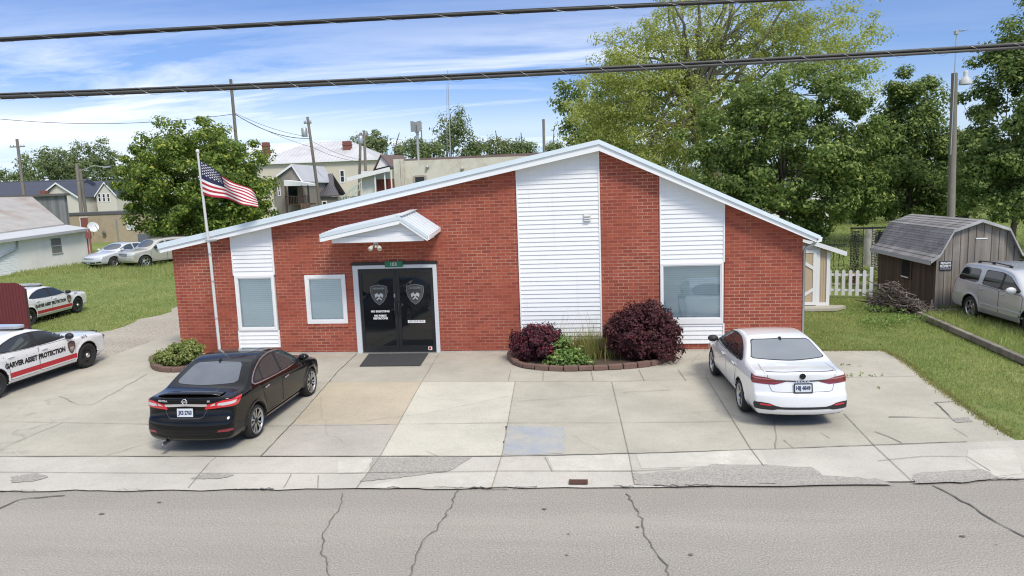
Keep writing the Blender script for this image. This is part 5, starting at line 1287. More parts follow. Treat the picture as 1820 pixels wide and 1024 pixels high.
def back_suv():
    sp = dict(w=.915, xf=1.36, xr=-1.36, rt=.36, ra=.41, cf=.26, cr=.14, crown=.05, a1=.06, a2=.03, tum=.24, k=.085, flare=.02, zdark=.34,
        crease=([-2.5, 2.5], [.80, .76]), belt=([-2.5, 2.3], [1.10, 1.05]),
        profile=[(2.17, .36), (2.24, .52), (2.24, .74), (2.18, .95), (1.80, 1.05), (1.35, 1.11), (1.12, 1.15), (.78, 1.40), (.48, 1.60), (.15, 1.68), (-.5, 1.72), (-1.4, 1.70), (-2.0, 1.64), (-2.2, 1.45), (-2.35, 1.1), (-2.42, .8), (-2.44, .5), (-2.3, .3), (0, .27), (1.9, .28)])
    pt = carpaint('champagne_paint', (.52, .50, .45), .35, .34)
    pf = G(262, 474.5, -.1); pr = G(302, 468.5, -.1)
    a = heading(pf.x-pr.x, pf.y-pr.y); a = heading(-.42, -.91); h = Vector((math.cos(a), math.sin(a))); left = Vector((-h.y, h.x))
    ctr = Vector((pf.x, pf.y))-h*1.36-left*.86
    c = Car('parked_suv', 'champagne coloured off-roader with a wide chrome grille parked in front of the round maple', 'car', sp, pt, (ctr.x, ctr.y, -.12), a, res=.04, sc=1.02)
    gl_ = glassmat('beige_suv_glass', (.045, .06, .075))
    suv_glass(c, [[(-2.0, 1.19), (-1.85, 1.52), (-1.05, 1.55), (-1.06, 1.16)], [(-.95, 1.15), (-.90, 1.55), (-.04, 1.555), (-.06, 1.14)], [(.04, 1.14), (.07, 1.55), (.28, 1.49), (.80, 1.20), (.78, 1.14)]], gl_)
    c.patch('windscreen', 'front', chaikin([(-.72, 1.19), (-.60, 1.60), (.60, 1.60), (.72, 1.19)], 2), gl_, .005)
    c.patch('rear_window', 'rear', chaikin([(-.66, 1.20), (-.58, 1.55), (.58, 1.55), (.66, 1.20)], 2), gl_, .005)
    for k in 'LR':
        c.door(k, [(.96, .42), (.98, 1.08), (.0, 1.10), (.0, .42)], hpos=(.14, .98)); c.door(k, [(-.03, .42), (-.03, 1.10), (-.95, 1.12), (-.90, .70), (-.90, .42)], hpos=(-.82, 1.0))
    for sg in (1, -1):
        A = lambda y, z: (c.ang(sg*y, front=True), z); X = lambda x, z: (c.angx(x, sg, True), z)
        c.patch('headlight', 'fcyl', [A(.46, .76), A(.46, .90), A(.72, .92), X(1.98, .92), X(2.0, .80), A(.72, .77)], MAT['headlamp'], .008, None, .04)
        P, _ = c.surf('top', [(-1.5, sg*.58), (-.7, sg*.59), (.0, sg*.58)], 0); r_ = MB(); r_.tube([Vector(P[0])+Vector((-.06, 0, 0)), Vector(P[0])+Vector((0, 0, .05)), Vector(P[1])+Vector((0, 0, .055)), Vector(P[2])+Vector((0, 0, .05)), Vector(P[2])+Vector((.08, 0, 0))], .018, 8); r_.build('roof_rail', MAT['blackplastic'], c.root)
    c.patch('grille_opening', 'front', [(-.40, .72), (-.42, .90), (.42, .90), (.40, .72)], MAT['blackplastic'], .006)
    g = MB()
    for z in (.745, .81, .875): c.geo(g, 'front', [(-.39, z-.016), (-.39, z+.016), (.39, z+.016), (.39, z-.016)], .014, 0, .06, .01)
    g.build('grille_bar', MAT['chrome'], c.root)
    c.patch('front_bumper', 'front', [(-.80, .46), (-.82, .66), (.82, .66), (.80, .46)], pm('bumper_beige', (.46, .45, .42), .4, .2), .012)
    c.mirror(.74, 1.15, MAT['blackplastic'], (.1, .13, .09), .14); c.add_wheels('five', .235)
back_sedan(); back_suv()
# ================================================================== VEGETATION
def depth_of(p): return float(np.dot(np.array(p)-CAM, CF))
def unit(a): return a/(np.linalg.norm(a, axis=-1, keepdims=True)+1e-9)
def leaf_quads(C, rad, per, size, rg, up=.45, out=.85, rnd=.6, crown_c=None, aspect=.62):
    n = len(C); off = unit(rg.normal(size=(n, per, 3)))*rg.uniform(.15, 1, (n, per, 1))**.55*rad[:, None, :]*1.05
    P = (C[:, None, :]+off).reshape(-1, 3)
    N = unit(off).reshape(-1, 3)*out+np.array([0, 0, up])+rg.normal(size=P.shape)*rnd*.6
    if crown_c is not None: N = N+unit(P-crown_c)*.45
    N = unit(N); T = unit(np.cross(N, rg.normal(size=P.shape))); B = np.cross(N, T)
    s = size*rg.uniform(.6, 1.35, (len(P), 1))
    V = np.stack([P-T*s*.5, P+B*s*.5*aspect+T*s*.05-N*s*.10, P+T*s*.5, P-B*s*.5*aspect+T*s*.05-N*s*.10], 1).reshape(-1, 3)
    F = np.arange(len(P)*4).reshape(-1, 4); return V, F
def limb(mb, a, b, r0, r1, rg, sag=.12, n=5, sides=6, m=0):
    a, b = Vector(a), Vector(b); L = (b-a).length; pts = []
    j = Vector(rg.normal(size=3))*L*.05
    for i in range(n+1):
        t = i/n; p = a.lerp(b, t)+Vector((0, 0, math.sin(math.pi*t)*L*sag))+j*math.sin(math.pi*t)
        pts.append(p)
    mb.tube(pts, [r0+(r1-r0)*i/n for i in range(n+1)], sides, m)
    return pts
def tree(name, label, base, lobes, leafmat, barkmat, clumps, per, size, clump_r=.75, trunk_r=.25, group=None, seed=1, limbs=22, fill=.45, th=.35, cat='tree', lean=(0, 0), twig=0):
    """lobes: world ellipsoids (cx,cy,cz,rx,ry,rz)"""
    rg = np.random.default_rng(seed); L = np.array(lobes, float); wgt = L[:, 3]*L[:, 5]; wgt /= wgt.sum()
    base = Vector(base); t = thing(name, label, cat, base, 0, group)
    k = rg.choice(len(L), clumps, p=wgt); d = unit(rg.normal(size=(clumps, 3))); r = rg.uniform(fill**3, 1, (clumps, 1))**(1/3)
    r *= 1+.16*np.sin(d[:, :1]*7+d[:, 1:2]*5+k[:, None])+rg.normal(size=(clumps, 1))*.07
    C = L[k, :3]+d*r*L[k, 3:]
    cc = np.average(L[:, :3], axis=0, weights=wgt)
    rad = clump_r*rg.uniform(.55, 1.25, (clumps, 1))*np.array([[1, 1, .72]])
    V, F = leaf_quads(C, rad, per, size, rg, crown_c=cc)
    np_mesh('foliage', V-np.array(base), F, leafmat, t, False)
    mb = MB(); zc = cc[2]; zb = base.z; top = Vector((cc[0]+lean[0], cc[1]+lean[1], zb+(zc-zb)*1.25))
    zlow_ = (L[:, 2]-L[:, 5]).min(); fork = base.lerp(Vector((cc[0], cc[1], max(zb+.8, zb+(zc-zb)*th))), 1)
    fork.z = max(zb+.8, zb+(zc-zb)*th)
    limb(mb, base, fork, trunk_r*1.15, trunk_r*.85, rg, 0, 5, 10); tp = limb(mb, fork, top, trunk_r*.85, trunk_r*.25, rg, 0, 6, 8)
    mb.tube([base+Vector((0, 0, -.1)), base+Vector((0, 0, .25)), base+Vector((0, 0, .6))], [trunk_r*1.6, trunk_r*1.25, trunk_r*1.1], 10)
    sel = rg.choice(clumps, min(limbs, clumps), replace=False)
    for q in sel:
        s = rg.uniform(0, .75); o = fork.lerp(top, s); e = Vector(C[q]); mid = o.lerp(e, .55)+Vector(rg.normal(size=3))*.3
        rr = trunk_r*rg.uniform(.22, .40)*(1-.5*s)
        limb(mb, o, mid, rr, rr*.55, rg, .06, 4, 6); limb(mb, mid, e, rr*.55, rr*.15, rg, .04, 4, 5)
        for _ in range(twig):
            e2 = Vector(C[rg.integers(clumps)])
            if (e2-mid).length < 4.0: limb(mb, mid, e2, rr*.35, rr*.08, rg, .05, 4, 4)
    mb.build('trunk', barkmat, t)
    return t
def plobes(Y, lst, dy=.9):
    out = []
    for px, py, rx, rz in lst:
        p = AY(px, py, Y); s = depth_of(p)/FPX; out.append((p.x, p.y+random.uniform(-.15, .15)*rx*s, p.z, rx*s, rx*s*dy, rz*s))
    return out
LM = {
    'maple': leaf_mat('maple_leaves', (.052, .092, .026), (.225, .310, .080), .32, (.40, .46, .13)),
    'maple_dark': leaf_mat('dark_maple_leaves', (.055, .093, .030), (.215, .295, .085), .33, (.34, .40, .12)),
    'maple_left': leaf_mat('bright_maple_leaves', (.050, .090, .020), (.225, .315, .062), .34, (.46, .50, .10)),
    'syc': leaf_mat('sycamore_leaves', (.20, .235, .055), (.46, .51, .16), .46, (.56, .55, .22)),
    'syc2': leaf_mat('olive_leaves', (.14, .18, .055), (.31, .34, .13), .4),
    'far': leaf_mat('far_leaves', (.11, .155, .07), (.25, .30, .13), .35), 'pale': leaf_mat('pale_spring_leaves', (.13, .16, .07), (.26, .29, .13), .4),
    'purple': leaf_mat('purple_leaves', (.040, .015, .019), (.125, .048, .052), .2, (.16, .05, .055)), 'crimson': leaf_mat('crimson_leaves', (.042, .016, .022), (.125, .045, .055), .2, (.30, .04, .065)),
    'shrub': leaf_mat('shrub_leaves', (.13, .18, .05), (.32, .38, .12), .33, (.48, .48, .2)), 'ivy': leaf_mat('broad_leaves', (.09, .16, .04), (.24, .36, .10), .33, (.40, .48, .18)),
    'blade': leaf_mat('grass_blades', (.15, .215, .060), (.36, .42, .140), .4, (.52, .50, .26), (.44, .41, .18)), 'blade_tall': leaf_mat('tall_grass_blades', (.17, .24, .06), (.41, .48, .16), .4, (.55, .52, .28)),
    'straw': leaf_mat('straw_grass', (.15, .17, .05), (.34, .36, .13), .4, (.45, .30, .14)),
}
def gz(p): return (p.x, p.y, float(hgt(p.x, p.y))-.05)
random.seed(5)
# left maple in front of the town
b = AY(352, 436, 37); tree('maple_tree', 'round dense maple behind the flag on the left', gz(b), plobes(37, [(345, 322, 132, 92), (352, 258, 80, 44), (404, 306, 62, 60), (268, 320, 62, 48), (290, 385, 76, 36), (420, 380, 58, 36), (450, 350, 34, 44), (350, 400, 80, 28)]), LM['maple_left'], MAT['bark'], 430, 140, .25, .80, .28, 'broadleaf trees', 2, 26, .62)
# trees on the right
b = AY(1447, 432, 25); tree('maple_tree', 'wide bushy maple behind the right slope of the brick office roof', gz(b), plobes(25, [(1395, 265, 150, 110), (1310, 235, 84, 84), (1482, 240, 84, 84), (1400, 165, 104, 36), (1320, 340, 84, 56), (1470, 345, 72, 56), (1280, 320, 46, 56), (1375, 375, 70, 40), (1440, 405, 40, 26), (1520, 290, 50, 60), (1530, 350, 44, 40), (1250, 350, 40, 40)]), LM['maple'], MAT['bark'], 430, 150, .205, .72, .2, 'broadleaf trees', 3, 30, .62)
b = AY(1568, 425, 29); tree('maple_tree', 'narrower maple with a leaning bare lower limb behind the weathered barn shed', gz(b), plobes(29, [(1622, 245, 72, 96), (1600, 330, 62, 52), (1662, 300, 40, 74), (1612, 155, 46, 36), (1560, 370, 50, 28), (1648, 365, 50, 26), (1575, 270, 46, 60), (1640, 190, 50, 50), (1675, 345, 34, 40)]), LM['maple_dark'], MAT['bark'], 290, 125, .21, .70, .2, 'broadleaf trees', 4, 24, .6)
b = AY(1802, 400, 22); tree('maple_tree', 'tall dark maple cut off by the right edge of the view', gz(b), plobes(22, [(1815, 205, 96, 130), (1785, 320, 84, 58), (1790, 365, 90, 30), (1838, 70, 60, 70), (1752, 270, 42, 56), (1860, 300, 90, 80), (1800, 120, 56, 60)]), LM['maple_dark'], MAT['bark'], 360, 125, .19, .64, .14, 'broadleaf trees', 5, 26, .6)
b = AY(1715, 410, 48); tree('pale_tree', 'light green tree glimpsed between the timber pole and the tall dark maple', gz(b), plobes(48, [(1712, 300, 52, 70), (1725, 350, 60, 36), (1690, 340, 40, 40), (1735, 260, 34, 40), (1600, 350, 90, 40), (1500, 350, 80, 40)]), LM['syc2'], MAT['bark'], 240, 50, .32, .9, .2, 'broadleaf trees', 6, 14)
b = AY(1312, 430, 34); tree('sycamore_tree', 'huge spreading sycamore with thin yellow-green leaves and a pale trunk', gz(b), plobes(34, [(1075, 165, 70, 76), (1150, 110, 96, 76), (1190, 215, 92, 80), (1120, 270, 80, 56), (1100, 190, 90, 90), (1170, 160, 100, 90), (1150, 250, 100, 60), (1110, 120, 70, 60), (1210, 60, 90, 60), (1060, 240, 52, 46), (1290, 40, 120, 64), (1400, 90, 110, 66), (1470, 60, 92, 76), (1500, 150, 56, 56), (1350, 60, 100, 60), (1470, 100, 90, 60), (1250, -70, 150, 76), (1400, -60, 130, 66), (1340, 130, 90, 50), (1250, 300, 70, 50), (1090, 275, 90, 46), (1180, 300, 90, 40), (1240, 200, 80, 90), (1060, 200, 60, 50)]), LM['syc'], MAT['palebark'], 1350, 62, .175, .78, .50, 'broadleaf trees', 7, 60, .35, .62, twig=2)
b = AY(1040, 300, 44); tree('green_tree', 'dark green tree at the left foot of the huge sycamore', gz(b), plobes(44, [(1020, 185, 46, 34), (1045, 225, 52, 42), (1070, 270, 60, 46), (1090, 200, 50, 60)]), LM['maple'], MAT['bark'], 150, 40, .32, .95, .2, 'broadleaf trees', 8, 18)
# small far trees
FT = [(70, 300, [(70, 298, 40, 30), (100, 290, 34, 30)], 100, 'far', 'rounded far tree beyond the blue roofed houses, left of the twin grey poles', 130),
    (150, 300, [(135, 285, 30, 34), (150, 300, 44, 34), (120, 310, 34, 26)], 104, 'far', 'tallest far tree behind the twin grey poles on the left', 150),
    (195, 300, [(182, 285, 30, 36), (205, 305, 32, 34)], 106, 'far', 'far tree just left of the round maple', 120), (20, 320, [(16, 318, 36, 18), (45, 325, 26, 18), (-20, 318, 30, 20)], 112, 'far', 'low dark far tree at the left edge of the view', 90),
    (652, 270, [(640, 262, 22, 24), (664, 258, 24, 26), (652, 280, 34, 20)], 92, 'far', 'round far tree behind the cream building and its right chimney', 150),
    (738, 275, [(738, 262, 20, 20), (762, 270, 26, 18)], 80, 'far', 'rounded far tree behind the siren mast', 90),
    (803, 270, [(800, 238, 26, 34), (812, 215, 18, 22), (822, 240, 18, 22), (790, 262, 34, 18)], 82, 'far', 'tallest and most open far tree behind the thin antenna mast', 90),
    (845, 270, [(846, 262, 14, 14), (835, 270, 20, 10)], 84, 'far', 'small far tree right of the antenna mast', 50),
    (885, 270, [(880, 262, 22, 16), (865, 268, 14, 10), (898, 264, 14, 14)], 88, 'pale', 'pale thin far tree above the stained concrete building', 46),
    (930, 272, [(926, 262, 16, 14), (938, 268, 18, 12), (912, 270, 14, 10)], 88, 'far', 'leafy far tree above the right end of the stained concrete building', 60),
    (985, 270, [(985, 266, 14, 10)], 95, 'far', 'tiny far tree left of the ridge of the brick office', 36),
    (712, 276, [(712, 268, 10, 12)], 86, 'pale', 'bare reddish twiggy far tree left of the siren mast', 16)]
for px, py, lob, Y, lm, lab, nc in FT:
    b = AY(px, py, Y); L_ = plobes(Y, lob); tree('far_tree', lab, (b.x, b.y, float(hgt(b.x, b.y))-.05), L_, LM[lm], MAT['bark'], nc, 34, .42 if Y > 90 else .34, 1.1, .22, 'far trees beyond the town buildings', int(px)+3, 10, .3)
# distant wood behind the right-hand gardens and the horizon
rg = np.random.default_rng(77); Cs = []
for px in np.arange(-500, 2500, 9):
    if 430 < px < 1150: continue
    Y = 150+rg.uniform(-12, 12); p = AY(px, 340, Y); Hh = rg.uniform(5.0, 8.5) if px > 700 else rg.uniform(4, 6.0)
    for _ in range(7): Cs.append((p.x+rg.normal()*1.4, p.y+rg.normal()*2, rg.uniform(.2, 1)*Hh))
Cs = np.array(Cs); V, F = leaf_quads(Cs, np.full((len(Cs), 3), 1.9), 20, .95, rg)
tag(np_mesh('distant_wood', V, F, leaf_mat('distant_leaves', (.05, .08, .04), (.11, .15, .075), .25), None, False), 'band of distant woodland along the horizon', 'woodland', kind='stuff')
# ---- planting bed by the wall
def shrub(name, label, lobes, lm, clumps, per, size, cr, seed, group=None):
    rg = np.random.default_rng(seed); L = np.array(lobes, float); w_ = L[:, 3]*L[:, 5]; w_ /= w_.sum(); t = thing(name, label, 'shrub', (L[0, 0], L[0, 1], 0), 0, group)
    k = rg.choice(len(L), clumps, p=w_); d = unit(rg.normal(size=(clumps, 3))); r = rg.uniform(.12, 1, (clumps, 1))**(1/3)*(1+.12*np.sin(9*d[:, :1]+6*d[:, 2:3]))
    C = L[k, :3]+d*r*L[k, 3:]; C = C[C[:, 2] > .03]; rad = cr*rg.uniform(.6, 1.3, (len(C), 1))*np.ones((1, 3))
    V, F = leaf_quads(C, rad, per, size, rg, up=.3, out=.7, crown_c=L[0, :3]-np.array([0, 0, .3])); V[:, 2] = np.maximum(V[:, 2], .015); V[:, 1] = np.minimum(V[:, 1], -.03)
    np_mesh('foliage', V-np.array([L[0, 0], L[0, 1], 0]), F, lm, t, False)
    mb = MB()
    for i in range(14):
        e = Vector(C[rg.integers(len(C))]); limb(mb, (L[0, 0]+rg.normal()*.05, L[0, 1]+rg.normal()*.05, 0), e, .018, .004, rg, .05, 4, 5)
    mb.build('stems', MAT['bark'], t); return t
p = AY(1143, 590, -.86)
shrub('red_shrub', 'large dome-shaped dark purple shrub between the tall siding bay and the right window', [(p.x, p.y, .70, .74, .58, .54), (p.x+.38, p.y-.05, .58, .48, .46, .42), (p.x-.40, p.y, .54, .48, .46, .40), (p.x+.12, p.y, .98, .46, .42, .26), (p.x+.22, p.y-.1, .28, .62, .46, .26), (p.x-.30, p.y, .90, .32, .32, .22)], LM['purple'], 560, 46, .066, .13, 31)
p = AY(955, 605, -.90)
shrub('red_shrub', 'smaller dark red shrub with crimson shoots at the left end of the planting bed', [(p.x, p.y, .42, .55, .48, .38), (p.x+.25, p.y-.05, .42, .38, .36, .36), (p.x-.28, p.y, .34, .36, .36, .30), (p.x+.1, p.y, .62, .4, .36, .20)], LM['crimson'], 300, 44, .060, .11, 32)
p = G(1012, 652)
shrub('leafy_plant', 'low bright green broad-leaved plant spilling over the brick edging', [(p.x-.02, p.y+.1, .16, .42, .26, .17), (p.x+.24, p.y+.08, .08, .26, .18, .10), (p.x-.12, p.y+.28, .34, .20, .18, .22), (p.x-.30, p.y+.05, .08, .25, .18, .10)], LM['ivy'], 110, 20, .085, .10, 33)
p = G(308, 652)
shrub('green_shrub', 'small round yellow-green shrub in a brick edged bed at the left corner of the building', [(p.x, p.y+.15, .26, .36, .32, .23), (p.x+.30, p.y+.25, .32, .28, .27, .25), (p.x-.24, p.y+.1, .20, .24, .25, .19)], LM['shrub'], 210, 40, .06, .10, 34)
def blades(C, hgt_, wd, rg, bend=.35):
    n = len(C); a = rg.uniform(0, 2*np.pi, n); d = np.stack([np.cos(a), np.sin(a), np.zeros(n)], 1); h = (hgt_[:, None] if np.ndim(hgt_) else hgt_)*rg.uniform(.5, 1.2, (n, 1))
    lean = unit(rg.normal(size=(n, 3))*np.array([1, 1, 0]))*bend*rg.uniform(.2, 1.3, (n, 1)); w_ = wd*rg.uniform(.7, 1.3, (n, 1))
    mid = C+np.array([0, 0, 1])*h*.6+lean*h*.3; tip = C+np.array([0, 0, 1])*h*.95+lean*h
    V = np.stack([C-d*w_/2, C+d*w_/2, mid+d*w_*.35, tip, mid-d*w_*.35], 1)
    return V.reshape(-1, 3), n
def blade_obj(name, C, h, wd, mat, seed, bend=.35, parent=None, org=(0, 0, 0)):
    rg = np.random.default_rng(seed); V, n = blades(np.asarray(C, float), h, wd, rg, bend); V = V-np.array(org); b = np.arange(n)[:, None]*5
    F = np.concatenate([b+np.array([[0, 1, 2, 4]]), b+np.array([[4, 2, 3, 3]])])
    me = bpy.data.meshes.new(name); me.vertices.add(len(V)); me.vertices.foreach_set('co', V.astype(np.float32).ravel())
    F1 = (b+np.array([[0, 1, 2, 4]])); F2 = (b+np.array([[4, 2, 3]])); loops = np.concatenate([F1.ravel(), F2.ravel()]).astype(np.int32)
    st = np.concatenate([np.arange(n)*4, n*4+np.arange(n)*3]).astype(np.int32)
    me.loops.add(len(loops)); me.loops.foreach_set('vertex_index', loops); me.polygons.add(2*n); me.polygons.foreach_set('loop_start', st)
    me.materials.append(mat); me.update(calc_edges=True); me.validate(); o = bpy.data.objects.new(name, me); COL.objects.link(o)
    if parent is not None: o.parent = parent
    return o
rg = np.random.default_rng(9)
p = G(1050, 640); t = thing('ornamental_grass', 'tuft of tall straw-green grass between the two dark red shrubs', 'grass clump', (p.x, p.y, 0))
C = np.stack([p.x-.06+rg.normal(size=1200)*.26, p.y+.18+rg.normal(size=1200)*.16, np.full(1200, .0)], 1); blade_obj('blades', C, .60, .012, LM['straw'], 1, .5, t, (p.x, p.y, 0))
C = np.stack([p.x-.05+rg.normal(size=110)*.36, p.y+.40+rg.normal(size=110)*.10, np.full(110, .0)], 1); blade_obj('seed_stalk', C, 1.05, .006, LM['straw'], 2, .22, t, (p.x, p.y, 0))
# soil and brick edging of the beds
def bed(name, lab, pts, w_=.20, hh=.11):
    t = thing(name, lab, 'garden edging', (pts[0][0], pts[0][1], 0)); L = [0]
    for a, b in zip(pts, pts[1:]): L.append(L[-1]+math.hypot(b[0]-a[0], b[1]-a[1]))
    n = int(L[-1]/.30)
    for i in range(n):
        s0, s1 = L[-1]*i/n+.008, L[-1]*(i+1)/n-.008
        a = Vector((np.interp(s0, L, [q[0] for q in pts]), np.interp(s0, L, [q[1] for q in pts]), hh/2)); b = Vector((np.interp(s1, L, [q[0] for q in pts]), np.interp(s1, L, [q[1] for q in pts]), hh/2+random.uniform(-.012, .012)))
        mb = MB(); mb.bar(a, b, w_*.62, hh+random.uniform(-.015, .015)); mb.build('edging_block', MAT['edging'], t, bevel=.018)
    s = MB(); s.sheet([(x, y, .03) for x, y in pts]); s.build('soil', MAT['soil'], t)
MAT['edging'] = pm('edging_stone', (.17, .105, .085), .9, var=.35, scale=5, bump=.4)
q = [tuple(G(x, y)[:2]) for x, y in [(905, 636), (915, 648), (935, 655), (970, 658.5), (1010, 660), (1060, 658), (1105, 656), (1150, 652), (1180, 645), (1195, 634)]]
bed('bed_edging', 'curved row of brown edging blocks round the planting bed with the dark red shrubs', [(q[0][0], -.06)]+q+[(q[-1][0], -.06)])
q = [tuple(G(x, y)[:2]) for x, y in [(270, 640), (274, 656), (290, 661), (318, 662), (345, 658), (362, 645)]]
bed('bed_edging', 'short row of brown edging blocks round the small yellow-green shrub on the left', q)

# ================================================================== YARD ON THE RIGHT
MAT['barn'] = wood_mat('grey_boards', (.175, .150, .128), (.43, .395, .355), 2, .16); MAT['barn_dark'] = wood_mat('brown_and_shaded_boards', (.070, .046, .035), (.18, .130, .102), 2, .16)
def shingle_mat(name, c, w_=.30, h_=.14):
    t = NT(name); co = t.coord(); sp = t.n('ShaderNodeSeparateXYZ'); t.l(co, sp.inputs[0]); cv = t.n('ShaderNodeCombineXYZ'); t.l(sp.outputs[1], cv.inputs[0]); t.l(sp.outputs[2], cv.inputs[1])
    bt = t.n('ShaderNodeTexBrick'); bt.inputs['Scale'].default_value = 1; bt.inputs['Brick Width'].default_value = w_; bt.inputs['Row Height'].default_value = h_; bt.inputs['Mortar Size'].default_value = .008
    bt.inputs['Color1'].default_value = (*c, 1); bt.inputs['Color2'].default_value = (*[x*.72 for x in c], 1); bt.inputs['Mortar'].default_value = (*[x*.4 for x in c], 1); t.l(cv.outputs[0], bt.inputs['Vector'])
    g = t.noise(co, 90, 3, .8); col = t.mix(t.ramp(g, [(.35, .5), (.55, 0.0)]), bt.outputs['Color'], tuple(x*.5 for x in c))
    col = t.mix(t.ramp(t.noise(co, 1.5, 5, .6), [(.45, 0.0), (.7, .5)]), col, tuple(x*1.3 for x in c)); t.base(col).set(.92, spec=.2); t.bump(bt.outputs['Fac'], -.4, .01); return t.mat
S = thing('barn_shed', 'weathered grey wooden barn shed with a gambrel shingle roof', 'shed', (10.5, 4.7, 0))
Y0, Y1 = 4.7, 8.9
prof_ = [(9.22, 1.44), (9.46, 1.62), (9.80, 2.30), (10.52, 2.56), (11.24, 2.30), (11.58, 1.62), (11.82, 1.44)]
w_ = MB(); w_.prism([(9.44, Y0, .02), (11.60, Y0, .02), (11.60, Y0, 1.56), (11.23, Y0, 2.26), (10.52, Y0, 2.52), (9.81, Y0, 2.26), (9.44, Y0, 1.56)], (0, .05, 0))
x = 9.44
while x < 11.55: w_.box(x-.010, x+.010, Y0-.004, Y0, .02, float(np.interp(x, [9.44, 9.81, 10.52, 11.23, 11.60], [1.52, 2.22, 2.48, 2.22, 1.52])), 1); x += .2
w_.build('gable_wall', [MAT['barn'], MAT['barn_dark']], S)
w_ = MB(); w_.box(9.44, 9.49, Y0+.05, Y1, .02, 1.56); w_.box(11.55, 11.60, Y0+.05, Y1, .02, 1.56); w_.prism([(9.49, Y1, .02), (11.55, Y1, .02), (11.55, Y1, 1.56), (11.23, Y1, 2.26), (10.52, Y1, 2.52), (9.81, Y1, 2.26), (9.49, Y1, 1.56)], (0, -.05, 0)); w_.build('side_wall', MAT['barn_dark'], S)  # flank gets darker boards than the gable: shade put into the colour
cp = MB(); cp.box(9.425, 9.53, Y0-.014, Y0-.002, .02, 1.5); cp.build('corner_board', MAT['barn'], S)
r_ = MB()
for (a, b), (c_, d_) in zip(prof_, prof_[1:]):
    r_.prism([(a, Y0-.12, b), (c_, Y0-.12, d_), (c_, Y1+.12, d_), (a, Y1+.12, b)], (0, 0, -.045))
    L = math.hypot(c_-a, d_-b); n = max(2, int(L/.14)); ux, uz = (c_-a)/L, (d_-b)/L; nx, nz = -uz, ux
    for i in range(n):
        s0 = L*i/n; s1 = L*(i+1)/n
        if c_ > 10.6: s0, s1 = L-s0, L-s1
        p0 = (a+ux*s0+nx*.014, b+uz*s0+nz*.014); p1 = (a+ux*s1+nx*.004, b+uz*s1+nz*.004)
        r_.sheet([(p0[0], Y0-.125, p0[1]), (p0[0], Y1+.125, p0[1]), (p1[0], Y1+.125, p1[1]), (p1[0], Y0-.125, p1[1])])
ro = r_.build('roof', shingle_mat('shed_shingles', (.29, .28, .28)), S)
tr = MB()
for (a, b), (c_, d_) in zip(prof_, prof_[1:]): tr.prism([(a, Y0-.15, b-.07), (c_, Y0-.15, d_-.07), (c_, Y0-.15, d_+.012), (a, Y0-.15, b+.012)], (0, .024, 0))
tr.box(9.20, 9.225, Y0-.12, Y1+.12, 1.33, 1.44)
tr.build('roof_trim', wood_mat('peeling_trim', (.36, .36, .36), (.62, .63, .63), 1, .4), S)
wn_ = MB(); wn_.box(9.415, 9.44, 6.25, 6.35, .72, 1.36); wn_.box(9.415, 9.44, 6.95, 7.05, .72, 1.36); wn_.box(9.40, 9.44, 6.35, 6.95, .72, .77); wn_.build('shutter_frame', MAT['barn_dark'], S)
MB().box(9.43, 9.445, 6.36, 6.94, .78, 1.34).build('window_opening', MAT['dark'], S)
MB().box(9.385, 9.41, 6.42, 6.92, .725, .755).build('sill', MAT['white'], S)
dd = MB(); dd.box(10.42, 10.72, Y0-.016, Y0-.005, 1.35, 2.05); do_ = dd.build('loft_door', MAT['barn'], S); MB().box(10.42, 10.72, Y0-.03, Y0-.017, 2.02, 2.05).build('hinge_rail', MAT['white'], do_)
sg = MB(); sg.box(9.50, 9.83, Y0-.030, Y0-.016, 1.17, 1.42); so_ = sg.build('warning_sign', pm('sign_blue', (.025, .035, .065), .5), None, origin=Vector((0, 0, 0)))
tag(so_, 'small dark sign with white lettering fixed to the corner of the barn shed', 'sign')
t = MB(); yy = Y0-.033; text_wall(t, 'PRIVATE', .062, (9.665, yy, 1.365), width=.27, bold=.004); text_wall(t, 'PROPERTY', .062, (9.665, yy, 1.28), width=.30, bold=.004); text_wall(t, 'NO TRESPASSING', .030, (9.665, yy, 1.205), width=.28); t.build('sign_lettering', MAT['letter'], so_, origin=LOCAL)
# timbers
tb = MB(); a, b = G(1633, 563), G(1832, 652); tb.bar((a.x, a.y, .07), (b.x, b.y, .07), .13, .14); tag(tb.build('landscape_timber', MAT['pole'], origin=LOCAL, bevel=.015), 'long grey timber edging the strip of lawn beside the silver off-roader', 'timber')
tb = MB(); a, b = G(1648, 559), G(1708, 556); tb.bar((a.x, a.y, .06), (b.x, b.y, .06), .12, .12); tag(tb.build('landscape_timber', MAT['pole'], origin=LOCAL, bevel=.015), 'short grey timber lying at the foot of the barn shed gable', 'timber')
